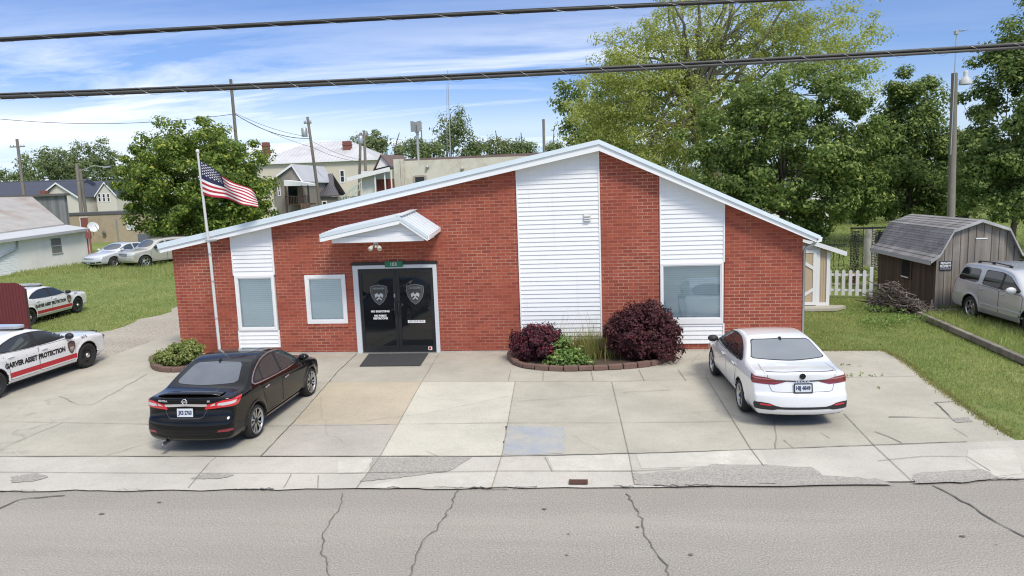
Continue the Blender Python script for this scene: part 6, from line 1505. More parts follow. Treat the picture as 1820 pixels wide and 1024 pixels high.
# brush pile
rg = np.random.default_rng(14); bp = MB(); c0 = G(1600, 556)
for i in range(420):
    u = rg.uniform(-1, 1); px_ = c0.x+.12+u*.66; py_ = c0.y+.30-.55*u+rg.normal()*.24; top_ = .66*math.exp(-((u+.25)/.5)**2)+.12
    z = rg.uniform(.02, top_); a = rg.uniform(0, 2*np.pi); el = rg.normal()*.38; L = rg.uniform(.2, .8); d = Vector((math.cos(a)*math.cos(el), math.sin(a)*math.cos(el), math.sin(el)))
    m0 = Vector((px_, py_, z)); k = Vector(rg.normal(size=3))*.06; pts = [m0-d*L/2, m0+k, m0+d*L/2]
    for q_ in pts: q_.z = max(q_.z, .01); q_.x = min(q_.x, 9.40) if q_.y > 4.6 else q_.x
    bp.tube(pts, [rg.uniform(.008, .022), rg.uniform(.007, .016), .004], 5, int(rg.integers(0, 2)))
tag(bp.build('brush_pile', [pm('stick_grey', (.20, .17, .155), .95, var=.3, scale=9), pm('stick_dark', (.085, .065, .058), .95, var=.3, scale=9)], origin=LOCAL), 'tangled heap of cut grey branches in front of the barn shed', 'brush pile')
# tan lean-to shed behind the office
TS = thing('garden_shed', 'small tan boarded shed with white trim and a braced door', 'shed', (6.0, 5.5, 0)); yf = 5.5
MAT['tan'] = pm('tan_boards', (.50, .40, .27), .7, var=.06, scale=2); MAT['tan_trim'] = pm('shed_white', (.78, .79, .80), .5, var=.03)
def tz(x): return 2.10-(x-6.05)*.36
w_ = MB(); w_.prism([(4.6, yf, .08), (6.80, yf, .08), (6.80, yf, tz(6.80)-.10), (4.6, yf, tz(4.6)-.10)], (0, .06, 0)); w_.box(6.74, 6.80, yf+.06, 8.0, .08, tz(6.8)-.1); w_.build('wall', MAT['tan'], TS)
g_ = MB()
for x in (6.57, 6.64, 6.70): g_.box(x-.003, x+.003, yf-.003, yf, .1, 1.68)
g_.build('board_joint', pm('tan_gap', (.22, .17, .11), .8), TS)
r_ = MB(); r_.prism([(4.5, yf-.15, tz(4.5)), (7.22, yf-.15, tz(7.22)), (7.22, 8.2, tz(7.22)), (4.5, 8.2, tz(4.5))], (0, 0, -.04)); r_.build('roof', pm('shed_roof', (.34, .32, .31), .8), TS)
f_ = MB(); f_.prism([(4.5, yf-.18, tz(4.5)-.115), (7.22, yf-.18, tz(7.22)-.115), (7.24, yf-.18, tz(7.22)+.012), (4.5, yf-.18, tz(4.5)+.012)], (0, .025, 0)); f_.box(7.222, 7.245, yf-.155, 8.2, tz(7.22)-.10, tz(7.22)+.006); f_.build('fascia', MAT['tan_trim'], TS)
f_ = MB(); f_.box(6.725, 6.82, yf-.022, yf-.001, .08, 1.70); f_.box(6.44, 6.53, yf-.022, yf-.001, .08, 1.80); f_.box(5.5, 6.44, yf-.022, yf-.001, 1.78, 1.88); f_.box(6.53, 6.725, yf-.020, yf-.001, .08, .17); f_.build('trim_board', MAT['tan_trim'], TS)
d_ = MB(); d_.box(5.55, 6.43, yf-.03, yf-.004, .10, 1.77); do_ = d_.build('door', MAT['tan'], TS)
d_ = MB(); z0, z1 = .10, 1.77
for a, b in ((6.33, 6.43), (5.55, 5.65)): d_.box(a, b, yf-.05, yf-.031, z0, z1)
d_.box(5.65, 6.33, yf-.05, yf-.031, z1-.10, z1); d_.box(5.65, 6.33, yf-.05, yf-.031, z0, z0+.09)
d_.bar((5.70, yf-.046, 1.62), (6.35, yf-.046, 1.20), .012, .09, up=(0, 0, 1)); d_.bar((5.70, yf-.046, .16), (6.35, yf-.046, .58), .012, .09)
d_.build('door_brace', MAT['tan_trim'], do_)
st = MB(); st.prism([(4.6, 5.5, .0), (4.6, 4.95, .0), (6.85, 4.95, 0), (7.25, 5.35, 0), (7.2, 5.5, .0)], (0, 0, .08)); tag(st.build('door_slab', MAT['conc'], origin=LOCAL), 'thin concrete slab in front of the tan shed door', 'concrete slab')
# picket fence
PF = thing('picket_fence', 'short run of white picket fence beside the tan shed', 'fence', (7.4, 7.5, 0)); A_, B_ = Vector((7.38, 7.58, 0)), Vector((8.62, 7.20, 0)); d = (B_-A_).normalized(); nn = Vector((-d.y, d.x, 0))
for i in range(6):
    p = A_.lerp(B_, (i+.45)/6.4); mb = MB(); mb.obox(p+Vector((0, 0, .47)), d*.050, nn*.01, Vector((0, 0, .40))); mb.prism([p+d*.042-nn*.01+Vector((0, 0, .87)), p-d*.042-nn*.01+Vector((0, 0, .87)), p-nn*.01+Vector((0, 0, .91))], nn*.02); mb.build('picket', MAT['tan_trim'], PF)
mb = MB(); mb.obox(B_+Vector((0, 0, .5)), d*.05, nn*.05, Vector((0, 0, .5))); mb.build('post', MAT['tan_trim'], PF)
for z in (.24, .74): mb = MB(); mb.bar(A_+nn*.03+Vector((0, 0, z)), B_+nn*.03+Vector((0, 0, z)), .03, .07); mb.build('rail', MAT['tan_trim'], PF)
# iron trellis arch and iron fence in the garden
TR = thing('garden_trellis', 'black wrought-iron garden arch with patterned side panels', 'trellis', (9.9, 11.5, 0)); yt = 11.4
fr = MB()
for x in (9.38, 9.82, 10.13, 10.58):
    fr.box(x-.010, x+.010, yt-.010, yt+.010, 0, 2.02)
fr.box(9.36, 10.60, yt-.02, yt+.02, 1.93, 2.0); fr.build('frame', MAT['blackmetal'], TR)
for xa, xb in ((9.40, 9.80), (10.15, 10.56)):
    rgt = np.random.default_rng(int(xa*10)); m_ = MB(); z = .35
    while z < 1.90:
        for k in range(5):
            x = xa+(k+.5)*(xb-xa)/7+rgt.normal()*.01; s_ = rgt.uniform(.018, .032); a = rgt.uniform(0, 3.1)
            m_.add([(x+math.cos(a+t)*s_, yt+rgt.normal()*.012, z+math.sin(a+t)*s_*1.2) for t in (0, 1.2, 3.14, 4.4)], [(0, 1, 2, 3)])
        m_.bar((xa, yt, z), (xb, yt, z+.05), .012, .012); m_.bar((xa, yt, z+.05), (xb, yt, z), .012, .012); z += .062
    m_.build('patterned_panel', MAT['blackmetal'], TR)
IF = thing('iron_fence', 'thin black wrought-iron garden fence under the bushy maple', 'fence', (9.0, 14.5, 0)); m_ = MB()
for i in range(14):
    x = 7.6+i*.2; m_.tube([(x, 14.6, 0), (x, 14.6, 1.25+.2*abs(math.sin(i*.55)))], .011, 5)
for z in (.2, 1.1): m_.bar((7.55, 14.6, z), (10.3, 14.6, z), .022, .022)
for i in range(0, 13, 2): m_.tube([(7.7+i*.2+.08*math.cos(t), 14.6, .65+.22*math.sin(t)) for t in np.linspace(0, 6.2, 14)], .009, 5)
m_.build('railing', MAT['blackmetal'], IF)
p = AY(1546, 440, 16); ts = MB(); rg = np.random.default_rng(4); ts.tube([(p.x, p.y, -.05), (p.x+.02, p.y, .5), (p.x-.04, p.y, 1.2), (p.x+.03, p.y, AY(1546, 408, 16).z)], [.30, .24, .22, .2], 12)
tag(ts.build('bare_trunk', pm('mottled_bark', (.42, .40, .34), .9, var=.35, scale=6, dirt=(.16, .14, .10)), origin=LOCAL), 'pale mottled bare tree trunk seen through the iron arch', 'tree trunk')
rg = np.random.default_rng(41)
for i in range(9):
    x = 8.0+i*.36+rg.normal()*.04; y = 10.6-.10*i+rg.normal()*.1; mb = MB(); mb.lathe([(.001, .10), (.09, .09), (.15, .03), (.14, 0)], (x, y, -.02), 'z', 9); mb.v = [(q[0]+rg.normal()*.012, q[1]+rg.normal()*.012, q[2]+rg.normal()*.008) for q in mb.v]
    tag(mb.build('edging_stone', pm('pale_stone', (.38, .35, .31), .9, var=.2), origin=LOCAL), 'pale stone in the row edging the garden bed behind the picket fence', 'stone', 'stones edging the garden bed')
C = np.stack([rg.uniform(7.6, 11.5, 260), rg.uniform(10.8, 13.6, 260), np.zeros(260)], 1); C[:, 2] = rg.uniform(.03, .28, 260); V, F = leaf_quads(C, np.full((260, 3), .16), 18, .10, rg)
tag(np_mesh('garden_plants', V, F, LM['shrub'], None, False), 'low green plants filling the garden bed behind the picket fence', 'plants', kind='stuff')
for (x, y, lab) in ((9.15, 10.4, 'terracotta coloured block beside the dark corner of the barn shed'),):
    mb = MB(); mb.lathe([(.001, 0), (.13, 0), (.17, .34), (.19, .35), (.19, .40), (.15, .40), (.14, .33), (.001, .33)], (x, y, 0), 'z', 18); tag(mb.build('flower_pot', pm('terracotta', (.38, .15, .08), .85), origin=LOCAL), 'terracotta pot standing behind the left side of the barn shed', 'plant pot')
# small white house glimpsed under the bushy maple
p = AY(1436, 410, 44); HW = thing('white_house', 'white clapboard house half hidden under the bushy maple', 'house', (p.x, 44, 0)); s_ = depth_of(p)/FPX
w_ = MB(); w_.box(p.x-3.4, p.x+1.6, 44, 50, 0, 2.7); w_.prism([(p.x-3.4, 44, 2.7), (p.x+1.6, 44, 2.7), (p.x-.9, 44, 4.1)], (0, 6, 0)); w_.build('wall', MAT['white'], HW)
w_ = MB(); w_.prism([(p.x-3.7, 43.7, 2.6), (p.x-.9, 43.7, 4.2), (p.x-.9, 50.3, 4.2), (p.x-3.7, 50.3, 2.6)], (0, 0, .1)); w_.prism([(p.x+1.9, 43.7, 2.6), (p.x-.9, 43.7, 4.2), (p.x-.9, 50.3, 4.2), (p.x+1.9, 50.3, 2.6)], (0, 0, .1)); w_.build('roof', pm('grey_roof', (.25, .25, .26), .8), HW)
f_ = MB(); f_.box(p.x+.4, p.x+1.1, 43.96, 43.995, 1.0, 2.2); f_.build('window', MAT['glassdark'], HW)
# timber pole with a floodlight and an aerial
yp = 17.5; a, b = AY(1690, 400, yp), AY(1696.5, 130, yp); UP = thing('timber_pole', 'weathered timber pole with a floodlight and an aerial behind the barn shed', 'pole', (a.x, yp, 0))
MB().tube([(a.x-.05, yp, -.1), (a.x, yp, a.z), ((a.x+b.x)/2, yp, (a.z+b.z)/2), (b.x, yp, b.z)], [.17, .165, .15, .125], 12).build('shaft', MAT['pole'], UP)
mb = MB(); mb.tube([(b.x-.05, yp-.12, b.z-3.5), (b.x-.05, yp-.12, b.z+1.75)], .022, 6)
for z, L in ((1.72, .42), (.85, .34)): mb.tube([(b.x-.05-L*.4, yp-.2, b.z+z), (b.x-.05+L, yp-.05, b.z+z+.06)], .014, 5)
for k in range(4): mb.tube([(b.x+k*.1, yp-.4, b.z+1.72), (b.x+k*.1, yp+.25, b.z+1.76)], .008, 4)
mb.box(b.x-.12, b.x+.02, yp-.2, yp-.04, b.z+1.6, b.z+1.76); mb.build('aerial', MAT['galv'], UP)
q = AY(1714, 141, yp); mb = MB(); mb.tube([(b.x, yp, b.z-.25), (q.x-.1, yp, q.z-.02)], .025, 6); mb.lathe([(.26, -.22), (.24, -.05), (.12, .08), (.09, .12), (.10, .30), (.07, .36), (.001, .37)], (q.x+.05, yp, q.z), 'z', 16); mb.build('floodlight', pm('lamp_grey', (.50, .52, .53), .5), UP)
# ================================================================== TOWN ON THE LEFT AND BEHIND
def mp(name, c, **k): return pm(name, c, **k)
MAT['rust'] = pm('rusty_tin', (.40, .385, .37), .7, .05, var=.2, scale=1.2, dirt=(.29, .21, .165)); MAT['tin'] = pm('tin_roof', (.60, .61, .62), .55, .2, var=.15, scale=.8)
MAT['block'] = pm('white_painted_block', (.84, .82, .79), .8, var=.05, scale=1.2, dirt=(.68, .66, .62)); MAT['weather'] = wood_mat('weathered_wall', (.17, .17, .175), (.34, .34, .35), 2, .25)
MAT['tanbrick'] = pm('tan_brick', (.46, .375, .27), .9, var=.14, scale=1.6, dirt=(.36, .29, .21)); MAT['bluerf'] = pm('blue_slate', (.055, .065, .095), .75, var=.18, scale=1.0)
MAT['cream'] = pm('cream_wall', (.66, .60, .49), .85, var=.06, scale=.6); MAT['greytin'] = pm('grey_standing_seam', (.60, .60, .62), .5, .15, var=.12, scale=.7, dirt=(.44, .42, .42))
MAT['greyside'] = pm('grey_siding', (.27, .25, .22), .85, var=.06, scale=1.0); MAT['darktin'] = pm('dark_metal_roof', (.12, .115, .13), .5, .2, var=.12); MAT['redbrick'] = pm('chimney_brick', (.22, .085, .065), .9, var=.25, scale=6)
MAT['stained'] = pm('stained_concrete', (.64, .61, .53), .9, var=.18, scale=1.1, dirt=(.33, .24, .16)); MAT['brownroof'] = pm('brown_roofing', (.16, .115, .11), .9, var=.2); MAT['housecream'] = pm('house_cream', (.64, .60, .53), .85, var=.05)
def xz(px, py, Y): p = AY(px, py, Y); return p.x, p.z
def wnd(parent, x0, x1, z0, z1, y, fw=.09, glass=None, name='window'):
    f = MB(); f.box(x0-fw, x0, y-.05, y, z0-fw, z1+fw); f.box(x1, x1+fw, y-.05, y, z0-fw, z1+fw); f.box(x0, x1, y-.05, y, z1, z1+fw); f.box(x0, x1, y-.05, y, z0-fw, z0); f.box(x0, x1, y-.045, y, (z0+z1)/2-.03, (z0+z1)/2+.03)
    o = f.build(name, MAT['white'], parent); MB().box(x0, x1, y-.03, y-.005, z0, z1).build('pane', glass or MAT['glassdark'], o); return o
def gable_front(parent, Y, pl, pr, pa, depth, wall, roof, ov=.35, zg=-.4):
    """gable end towards the street: left eave, right eave and apex pixels"""
    (x0, z0), (x1, z1), (xa, za) = xz(*pl, Y), xz(*pr, Y), xz(*pa, Y)
    MB().prism([(x0, Y, zg), (x1, Y, zg), (x1, Y, z1), (xa, Y, za-.12), (x0, Y, z0)], (0, depth, 0)).build('wall', wall, parent)
    r = MB(); dl = (za-z0)/(xa-x0); dr_ = (za-z1)/(x1-xa)
    r.prism([(x0-ov, Y-ov, z0-ov*dl), (xa, Y-ov, za), (xa, Y+depth+.2, za), (x0-ov, Y+depth+.2, z0-ov*dl)], (0, 0, .12)); r.prism([(x1+ov, Y-ov, z1-ov*dr_), (xa, Y-ov, za), (xa, Y+depth+.2, za), (x1+ov, Y+depth+.2, z1-ov*dr_)], (0, 0, .12))
    r.build('roof', roof, parent)
    f = MB(); f.prism([(x0-ov, Y-ov-.03, z0-ov*dl-.1), (xa, Y-ov-.03, za-.1), (xa, Y-ov-.03, za+.13), (x0-ov, Y-ov-.03, z0-ov*dl+.13)], (0, .028, 0)); f.prism([(xa, Y-ov-.03, za-.1), (x1+ov, Y-ov-.03, z1-ov*dr_-.1), (x1+ov, Y-ov-.03, z1-ov*dr_+.13), (xa, Y-ov-.03, za+.13)], (0, .028, 0)); f.build('barge_board', MAT['white'], parent)
def long_house(parent, Y, px0, px1, py_e, py_r, depth, wall, roof, seam=None, zg=-.4, hip=0.0, ov=.4):
    x0, z0 = xz(px0, py_e, Y); x1, z1 = xz(px1, py_e, Y); ze = (z0+z1)/2
    pr = AY((px0+px1)/2, py_r, Y+depth/2); zr = pr.z
    MB().box(x0, x1, Y, Y+depth, zg, ze).build('wall', wall, parent)
    h = hip*(depth/2); r = MB()
    E = [(x0-ov, Y-ov, ze-.05), (x1+ov, Y-ov, ze-.05), (x1+ov, Y+depth+ov, ze-.05), (x0-ov, Y+depth+ov, ze-.05)]; A_, B_ = (x0-ov+h, Y+depth/2, zr), (x1+ov-h, Y+depth/2, zr)
    r.add(E+[A_, B_], [(0, 1, 5, 4), (1, 2, 5), (2, 3, 4, 5), (3, 0, 4), (3, 2, 1, 0)])
    if seam:
        x = x0-ov+.3
        while x < x1+ov-.2:
            xr = min(max(x, A_[0]), B_[0]); fr = 1.0
            if x < A_[0]: fr = (x-(x0-ov))/max(h, .01)
            if x > B_[0]: fr = ((x1+ov)-x)/max(h, .01)
            r.bar((x, Y-ov, ze-.03), (x, Y-ov+(depth/2+ov)*fr, ze-.05+(zr-ze+.05)*fr+.02), .05, .05); x += seam
    r.build('roof', roof, parent)
    MB().box(x0-ov, x1+ov, Y-ov-.03, Y-ov-.002, ze-.16, ze-.02).build('gutter', MAT['trim'], parent)
    return x0, x1, ze, zr
# --- white outbuilding with a lean-to
def PX(px, py, X): return AX(px, py, X)
XW = -35.2; a, b = PX(28, 424, XW), PX(156, 404.5, XW); c_, d_ = PX(-60, 433, XW), None
WB = thing('white_outbuilding', 'white painted block outbuilding with a rusty tin main roof and a flat tin lean-to', 'outbuilding', (XW, a.y, -.4))
w_ = MB(); w_.prism([(XW, a.y, -.5), (XW, b.y, -.5), (XW, b.y, b.z-.06), (XW, a.y, a.z-.06)], (-3.2, 0, 0)); w_.build('block_wall', MAT['block'], WB)
w_ = MB(); y = a.y-9; z = -.5
while z < a.z-.1: w_.prism([(XW+.012, y, z), (XW+.012, a.y-.01, z), (XW, a.y-.01, z+.15), (XW, y, z+.15)], (-.1, 0, 0)); z += .15
w_.box(XW-3.2, XW-.1, y, a.y-.01, -.5, a.z-.1); w_.build('clapboard_wall', MAT['white'], WB)
u0, u1 = PX(-70, 424, -38.6), PX(118, 399.5, -38.6); l0, l1 = PX(-70, 436, XW+.4), PX(157, 405.5, XW+.4)
r_ = MB(); r_.prism([l0, l1, u1, u0], (0, 0, -.10)); r_.build('lean_to_roof', MAT['tin'], WB)
r_ = MB(); r_.bar(l0+Vector((.03, 0, -.10)), l1+Vector((.03, 0, -.10)), .04, .16); r_.build('fascia', wood_mat('fascia_peel', (.35, .35, .36), (.70, .72, .74), 1, .6), WB)
m0, m1, m2, m3 = PX(-70, 422, -38.4), PX(114, 398, -38.4), PX(57, 349.5, -45), PX(-70, 352.5, -45)
r_ = MB(); r_.prism([m0, m1, m2, m3], (0, 0, -.10)); e_ = Vector((-52, m1.y, m1.z)); e0 = Vector((-52, m0.y, m0.z)); r_.prism([m3, m2, e_, e0], (0, 0, -.1)); r_.prism([m1+Vector((0, .02, 0)), e_, m2], (0, 0, -.1)); r_.build('main_roof', MAT['rust'], WB)
w_ = MB(); w_.box(-51.5, -38.8, m0.y+.5, m1.y-.3, -.5, min(m0.z, m1.z)-.1); w_.build('main_wall', MAT['block'], WB)
q0, q1 = PX(93, 450, XW), PX(107, 423, XW); f_ = MB(); f_.box(XW, XW+.03, q0.y, q1.y, q0.z, q1.z); wo_ = f_.build('window', pm('board_grey', (.19, .19, .18), .7, var=.2), WB)
f_ = MB(); f_.box(XW+.031, XW+.05, q0.y, q1.y, q0.z+(q1.z-q0.z)*.45, q0.z+(q1.z-q0.z)*.52); f_.box(XW+.031, XW+.06, q0.y-.05, q1.y+.05, q0.z-.08, q0.z-.01); f_.build('sash', pm('sash_grey', (.45, .45, .43), .7), wo_)
f_ = MB(); f_.tube([PX(31, 426, XW+.1), PX(31, 442, XW+.1), PX(-10, 462, XW+.1)], .05, 6); f_.build('downpipe', MAT['galv'], WB)
# weathered grey wall behind it
YW = 48; x0, z0 = xz(52, 351, YW); x1, z1 = xz(113, 346, YW); GB = thing('weathered_barn', 'grey weathered boarded building behind the rusty tin roof', 'barn', (x0, YW, -.4))
w_ = MB(); w_.box(x0-6, x1, YW, YW+.4, -.4, z1-.1); w_.build('wall', MAT['weather'], GB); r_ = MB(); r_.box(x0-6.2, x1+.3, YW-.3, YW+.5, z1-.1, z1+.12); r_.build('roof', pm('roof_cap', (.14, .13, .13), .9), GB)
# tan brick building
YT = 54; x0, zt = xz(104, 384, YT); x1, _ = xz(330, 381, YT); TBD = thing('tan_brick_building', 'long flat tan brick building with a red door behind the parked cars', 'building', (x0, YT, -.4))
w_ = MB(); w_.box(x0, x1, YT, YT+10, -.4, zt); w_.build('wall', MAT['tanbrick'], TBD); w_ = MB(); w_.box(x0-.1, x1+.1, YT-.08, YT+10, zt, zt+.28); w_.build('parapet', pm('parapet_dark', (.12, .12, .13), .8), TBD)
(dx0, dz1), (dx1, dz0) = xz(143, 387, YT), xz(158, 408, YT); f_ = MB(); f_.box(dx0, dx1, YT-.04, YT, dz0-.8, dz1); do_ = f_.build('door', pm('door_red', (.27, .095, .08), .7, var=.15), TBD); f_ = MB(); f_.box(dx0-.1, dx0-.005, YT-.05, YT, dz0-.8, dz1+.06); f_.box(dx0, dx1, YT-.05, YT, dz1+.005, dz1+.08); f_.build('door_frame', MAT['white'], do_)
(dx0, dz1), (dx1, dz0) = xz(226, 395, YT), xz(242, 407, YT); wnd(TBD, dx0, dx1, dz0, dz1, YT, .1, pm('white_pane', (.55, .58, .60), .3))
f_ = MB(); (qx, qz) = xz(209, 408, YT); f_.box(qx-.06, qx+.06, YT-.08, YT-.005, -.3, qz+1.1); f_.build('conduit', MAT['galv'], TBD)
f_ = MB(); (qx, qz) = xz(148, 372, YT); (qx2, qz2) = xz(188, 414, YT); f_.lathe([(.001, .0), (.16, .03), (.24, .09)], (qx2, YT-.35, qz2), 'y', 16); f_.bar((qx2, YT-.3, qz2), (qx2-.1, YT, qz2-.3), .05, .05); f_.build('dish_aerial', pm('dish_dark', (.15, .15, .14), .6), TBD)
p = PX(165, 404, -36.5); SD = thing('satellite_dish', 'white satellite dish on the far corner of the lean-to roof', 'satellite dish', p); mb = MB()
n_ = Vector((.75, -.55, .35)).normalized(); ux = n_.orthogonal().normalized(); uy = n_.cross(ux); P = []
for r_ in (0.02, .15, .28, .38): P += [p+n_*(r_*r_*.6)+(ux*math.cos(t)+uy*math.sin(t))*r_ for t in np.linspace(0, 2*math.pi, 18, endpoint=False)]
mb.add(P, [(i*18+j_, i*18+(j_+1) % 18, (i+1)*18+(j_+1) % 18, (i+1)*18+j_) for i in range(3) for j_ in range(18)], 0, True); mb.build('reflector', pm('dish_white', (.70, .72, .73), .5), SD)
mb = MB(); mb.tube([p, p-n_*.2, p+Vector((0, 0, -.7))], .03, 6); mb.tube([p-uy*.45, p+n_*.5], .02, 5); mb.build('mount', MAT['galv'], SD)
YC = 50; x0, z1 = xz(254, 405, YC); x1, z0 = xz(293, 432, YC); CS = thing('metal_shed', 'pale ribbed metal shed under the round maple', 'shed', (x0, YC, -.4)); mb = MB(); x = x0+.9
mb.box(x0+.9, x1, YC, YC+2.5, -.4, z1)
while x < x1: mb.box(x, x+.06, YC-.04, YC-.001, -.4, z1); x += .22
mb.build('wall', pm('ribbed_metal', (.46, .47, .50), .5, .2), CS); mb = MB(); mb.box(x0-.6, x0+.88, YC-.1, YC+2.4, -.4, z1-.6); mb.build('annex', pm('slate_blue', (.14, .15, .19), .7), CS)
mb = MB(); q = PX(159, 418, -33.8); mb.tube([(q.x, q.y, -.5), (q.x, q.y, q.z+.4)], .06, 7); mb.tube([(q.x-.5, q.y+.4, -.5), (q.x-.5, q.y+.4, q.z+.3)], .05, 7); mb.box(q.x-.40, q.x-.12, q.y+.1, q.y+.35, q.z-.25, q.z+.22)
tag(mb.build('meter_post', [pm('rust_red', (.28, .10, .08), .7)], origin=LOCAL), 'red-brown meter box on wooden posts at the far corner of the white outbuilding', 'meter post')
# --- houses with blue roofs on the far left
YB = 82
H1 = thing('blue_roofed_house', 'long cream house with dark blue roof and cross gable behind the rusty roof', 'house', (AY(40, 360, YB).x, YB, -.4)); long_house(H1, YB, -60, 118, 347, 323, 9, MAT['housecream'], MAT['bluerf']); gable_front(H1, YB-2.0, (74, 348), (138, 349), (102, 326), 6, MAT['housecream'], MAT['bluerf'])
q = AY(79, 342, YB-2.6); mb = MB(); mb.box(q.x-.4, q.x+.4, q.y-.4, q.y+.3, -.4, q.z+.25); mb.build('chimney', MAT['redbrick'], H1)
H2 = thing('blue_roofed_house', 'cream house with dark blue roof and steep gable of windows beside the round maple', 'house', (AY(160, 360, YB+1).x, YB+1, -.4)); long_house(H2, YB+3, 122, 222, 347, 322, 8, MAT['housecream'], MAT['bluerf']); gable_front(H2, YB+.5, (171, 347), (206, 346), (186, 325), 6, MAT['housecream'], MAT['bluerf'], .2)
for pa, pb in ((174, 180), (182, 188), (190, 196)): (a0, b1), (a1, b0) = xz(pa, 345, YB+.5), xz(pb, 358, YB+.5); wnd(H2, a0+.05, a1-.05, b0, b1, YB+.5, .08)
(a0, b1), (a1, b0) = xz(150, 349, YB+3), xz(157, 360, YB+3); wnd(H2, a0, a1, b0, b1, YB+3, .10)
# --- cream building with the big tin roof
YM = 78; CB = thing('cream_building', 'big cream building with a hipped tin roof and two brick chimneys', 'building', (AY(560, 330, YM).x, YM, -.4))
x0, x1, ze, zr = long_house(CB, YM, 449, 668, 287, 253, 12, MAT['cream'], MAT['greytin'], .55, -.4, 1.0)
for px, py0, py1, yy, w2, lab in ((474, 257, 276, 3.0, .42, 0), (618, 255, 272, 3.2, .55, 1)):
    q0, q1 = AY(px, py1, YM+yy), AY(px, py0, YM+yy); mb = MB(); mb.box(q0.x-w2, q0.x+w2, YM+yy-.4, YM+yy+.4, q0.z-1.0, q1.z+.3); mb.box(q0.x-w2-.06, q0.x+w2+.06, YM+yy-.46, YM+yy+.46, q1.z-.25, q1.z-.1); mb.build('chimney', MAT['redbrick'], CB)
for px in (532, 556, 572): (a0, b1), (a1, b0) = xz(px-3.2, 303, YM), xz(px+3.2, 325, YM); wnd(CB, a0, a1, b0, b1, YM, .12)
(a0, b1), (a1, b0) = xz(605, 304, YM), xz(612, 323, YM); wnd(CB, a0, a1, b0, b1, YM, .13)
# --- grey house with the balcony
YG = 52; GH = thing('grey_house', 'grey two-storey house with a white roofed wooden balcony', 'house', (AY(520, 380, YG).x, YG, -.4)); gable_front(GH, YG, (484, 320), (535, 317), (520, 294), 8, MAT['greyside'], MAT['greytin'], .25)
(a0, b1), (a1, b0) = xz(494.5, 331, YG), xz(498, 347, YG); wnd(GH, a0, a1, b0, b1, YG, .09); (a0, b1), (a1, b0) = xz(486, 371, YG), xz(491, 385, YG); wnd(GH, a0, a1, b0-.4, b1, YG, .1)
x0, z1 = xz(505, 320, YG-1.6); x1, z0 = xz(553, 328, YG-1.6); mb = MB(); mb.prism([(x0, YG-1.7, z1), (x0, YG-1.7, z0-.05), (x1, YG-1.7, z0-.12), (x1, YG-1.7, z0+.1)], (0, 1.68, 0)); mb.build('balcony_roof', MAT['white'], GH)
zd = xz(530, 362, YG-1.6)[1]; zrail = xz(530, 348, YG-1.6)[1]; xb0, xb1 = xz(508, 360, YG-1.6)[0], xz(550, 360, YG-1.6)[0]; mb = MB(); mb.box(xb0, xb1, YG-1.7, YG-.02, zd-.15, zd); mb.build('balcony_floor', MAT['barn_dark'], GH)
mb = MB(); mb.box(xb0, xb1, YG-1.72, YG-1.66, zrail-.08, zrail); x = xb0
while x < xb1: mb.box(x, x+.05, YG-1.71, YG-1.67, zd, zrail-.08); x += .16
mb.build('balcony_railing', MAT['barn_dark'], GH)
for px in (509, 538, 549): xx = xz(px, 350, YG-1.6)[0]; mb = MB(); mb.box(xx-.07, xx+.07, YG-1.72, YG-1.58, -.4, z0-.05); mb.build('balcony_post', MAT['barn_dark'], GH)
x2, z2 = xz(512, 330, YG); mb = MB(); mb.box(x2, x2+.9, YG-.05, YG-.002, zd, zd+2.0); mb.build('balcony_door', MAT['glassdark'], GH)
mb = MB(); mb.bar((xb1-.3, YG-1.9, zd), (xb1+.4, YG-3.6, -.3), .9, .08); mb.build('stair', MAT['barn_dark'], GH)
YH = 56; GW = thing('grey_annexe', 'grey annexe with a dark ribbed metal roof beside the balcony house', 'house', (AY(565, 370, YH).x, YH, -.4)); x0, z0 = xz(548, 349.5, YH); x1, z1 = xz(603, 349, YH); xa, za = xz(533, 311, YH+4); xb, zb = xz(591, 310, YH+4); xm0, zm0 = xz(540, 332, YH+2.3); xm1, zm1 = xz(594, 332, YH+2.3)
MB().box(x0-3, x1-.3, YH+.3, YH+8, -.4, z0-.1).build('wall', MAT['greyside'], GW); r_ = MB(); r_.prism([(x0-1.5, YH, z0), (x1, YH, z1), (xm1, YH+2.3, zm1), (xm0-1.5, YH+2.3, zm0)], (0, 0, .08)); r_.prism([(xm0-1.5, YH+2.3, zm0), (xm1, YH+2.3, zm1), (xb, YH+4, zb), (xa-1, YH+4, za)], (0, 0, .08))
for k in range(22): s_ = k/21; A_ = Vector((x0-1.5, YH, z0)).lerp(Vector((x1, YH, z1)), s_); B_ = Vector((xm0-1.5, YH+2.3, zm0)).lerp(Vector((xm1, YH+2.3, zm1)), s_); C2 = Vector((xa-1, YH+4, za)).lerp(Vector((xb, YH+4, zb)), s_); up_ = Vector((0, 0, .11)); r_.bar(A_+up_, B_+up_, .05, .06); r_.bar(B_+up_, C2+up_, .05, .06)
r_.prism([(xa-1, YH+4, za), (xb, YH+4, zb), (xb, YH+8, z0), (xa-1, YH+8, z0)], (0, 0, .08)); r_.build('roof', MAT['darktin'], GW)
(a0, b1), (a1, b0) = xz(574, 359, YH+.3), xz(580, 366, YH+.3); wnd(GW, a0, a1, b0-.6, b1, YH+.3, .11)
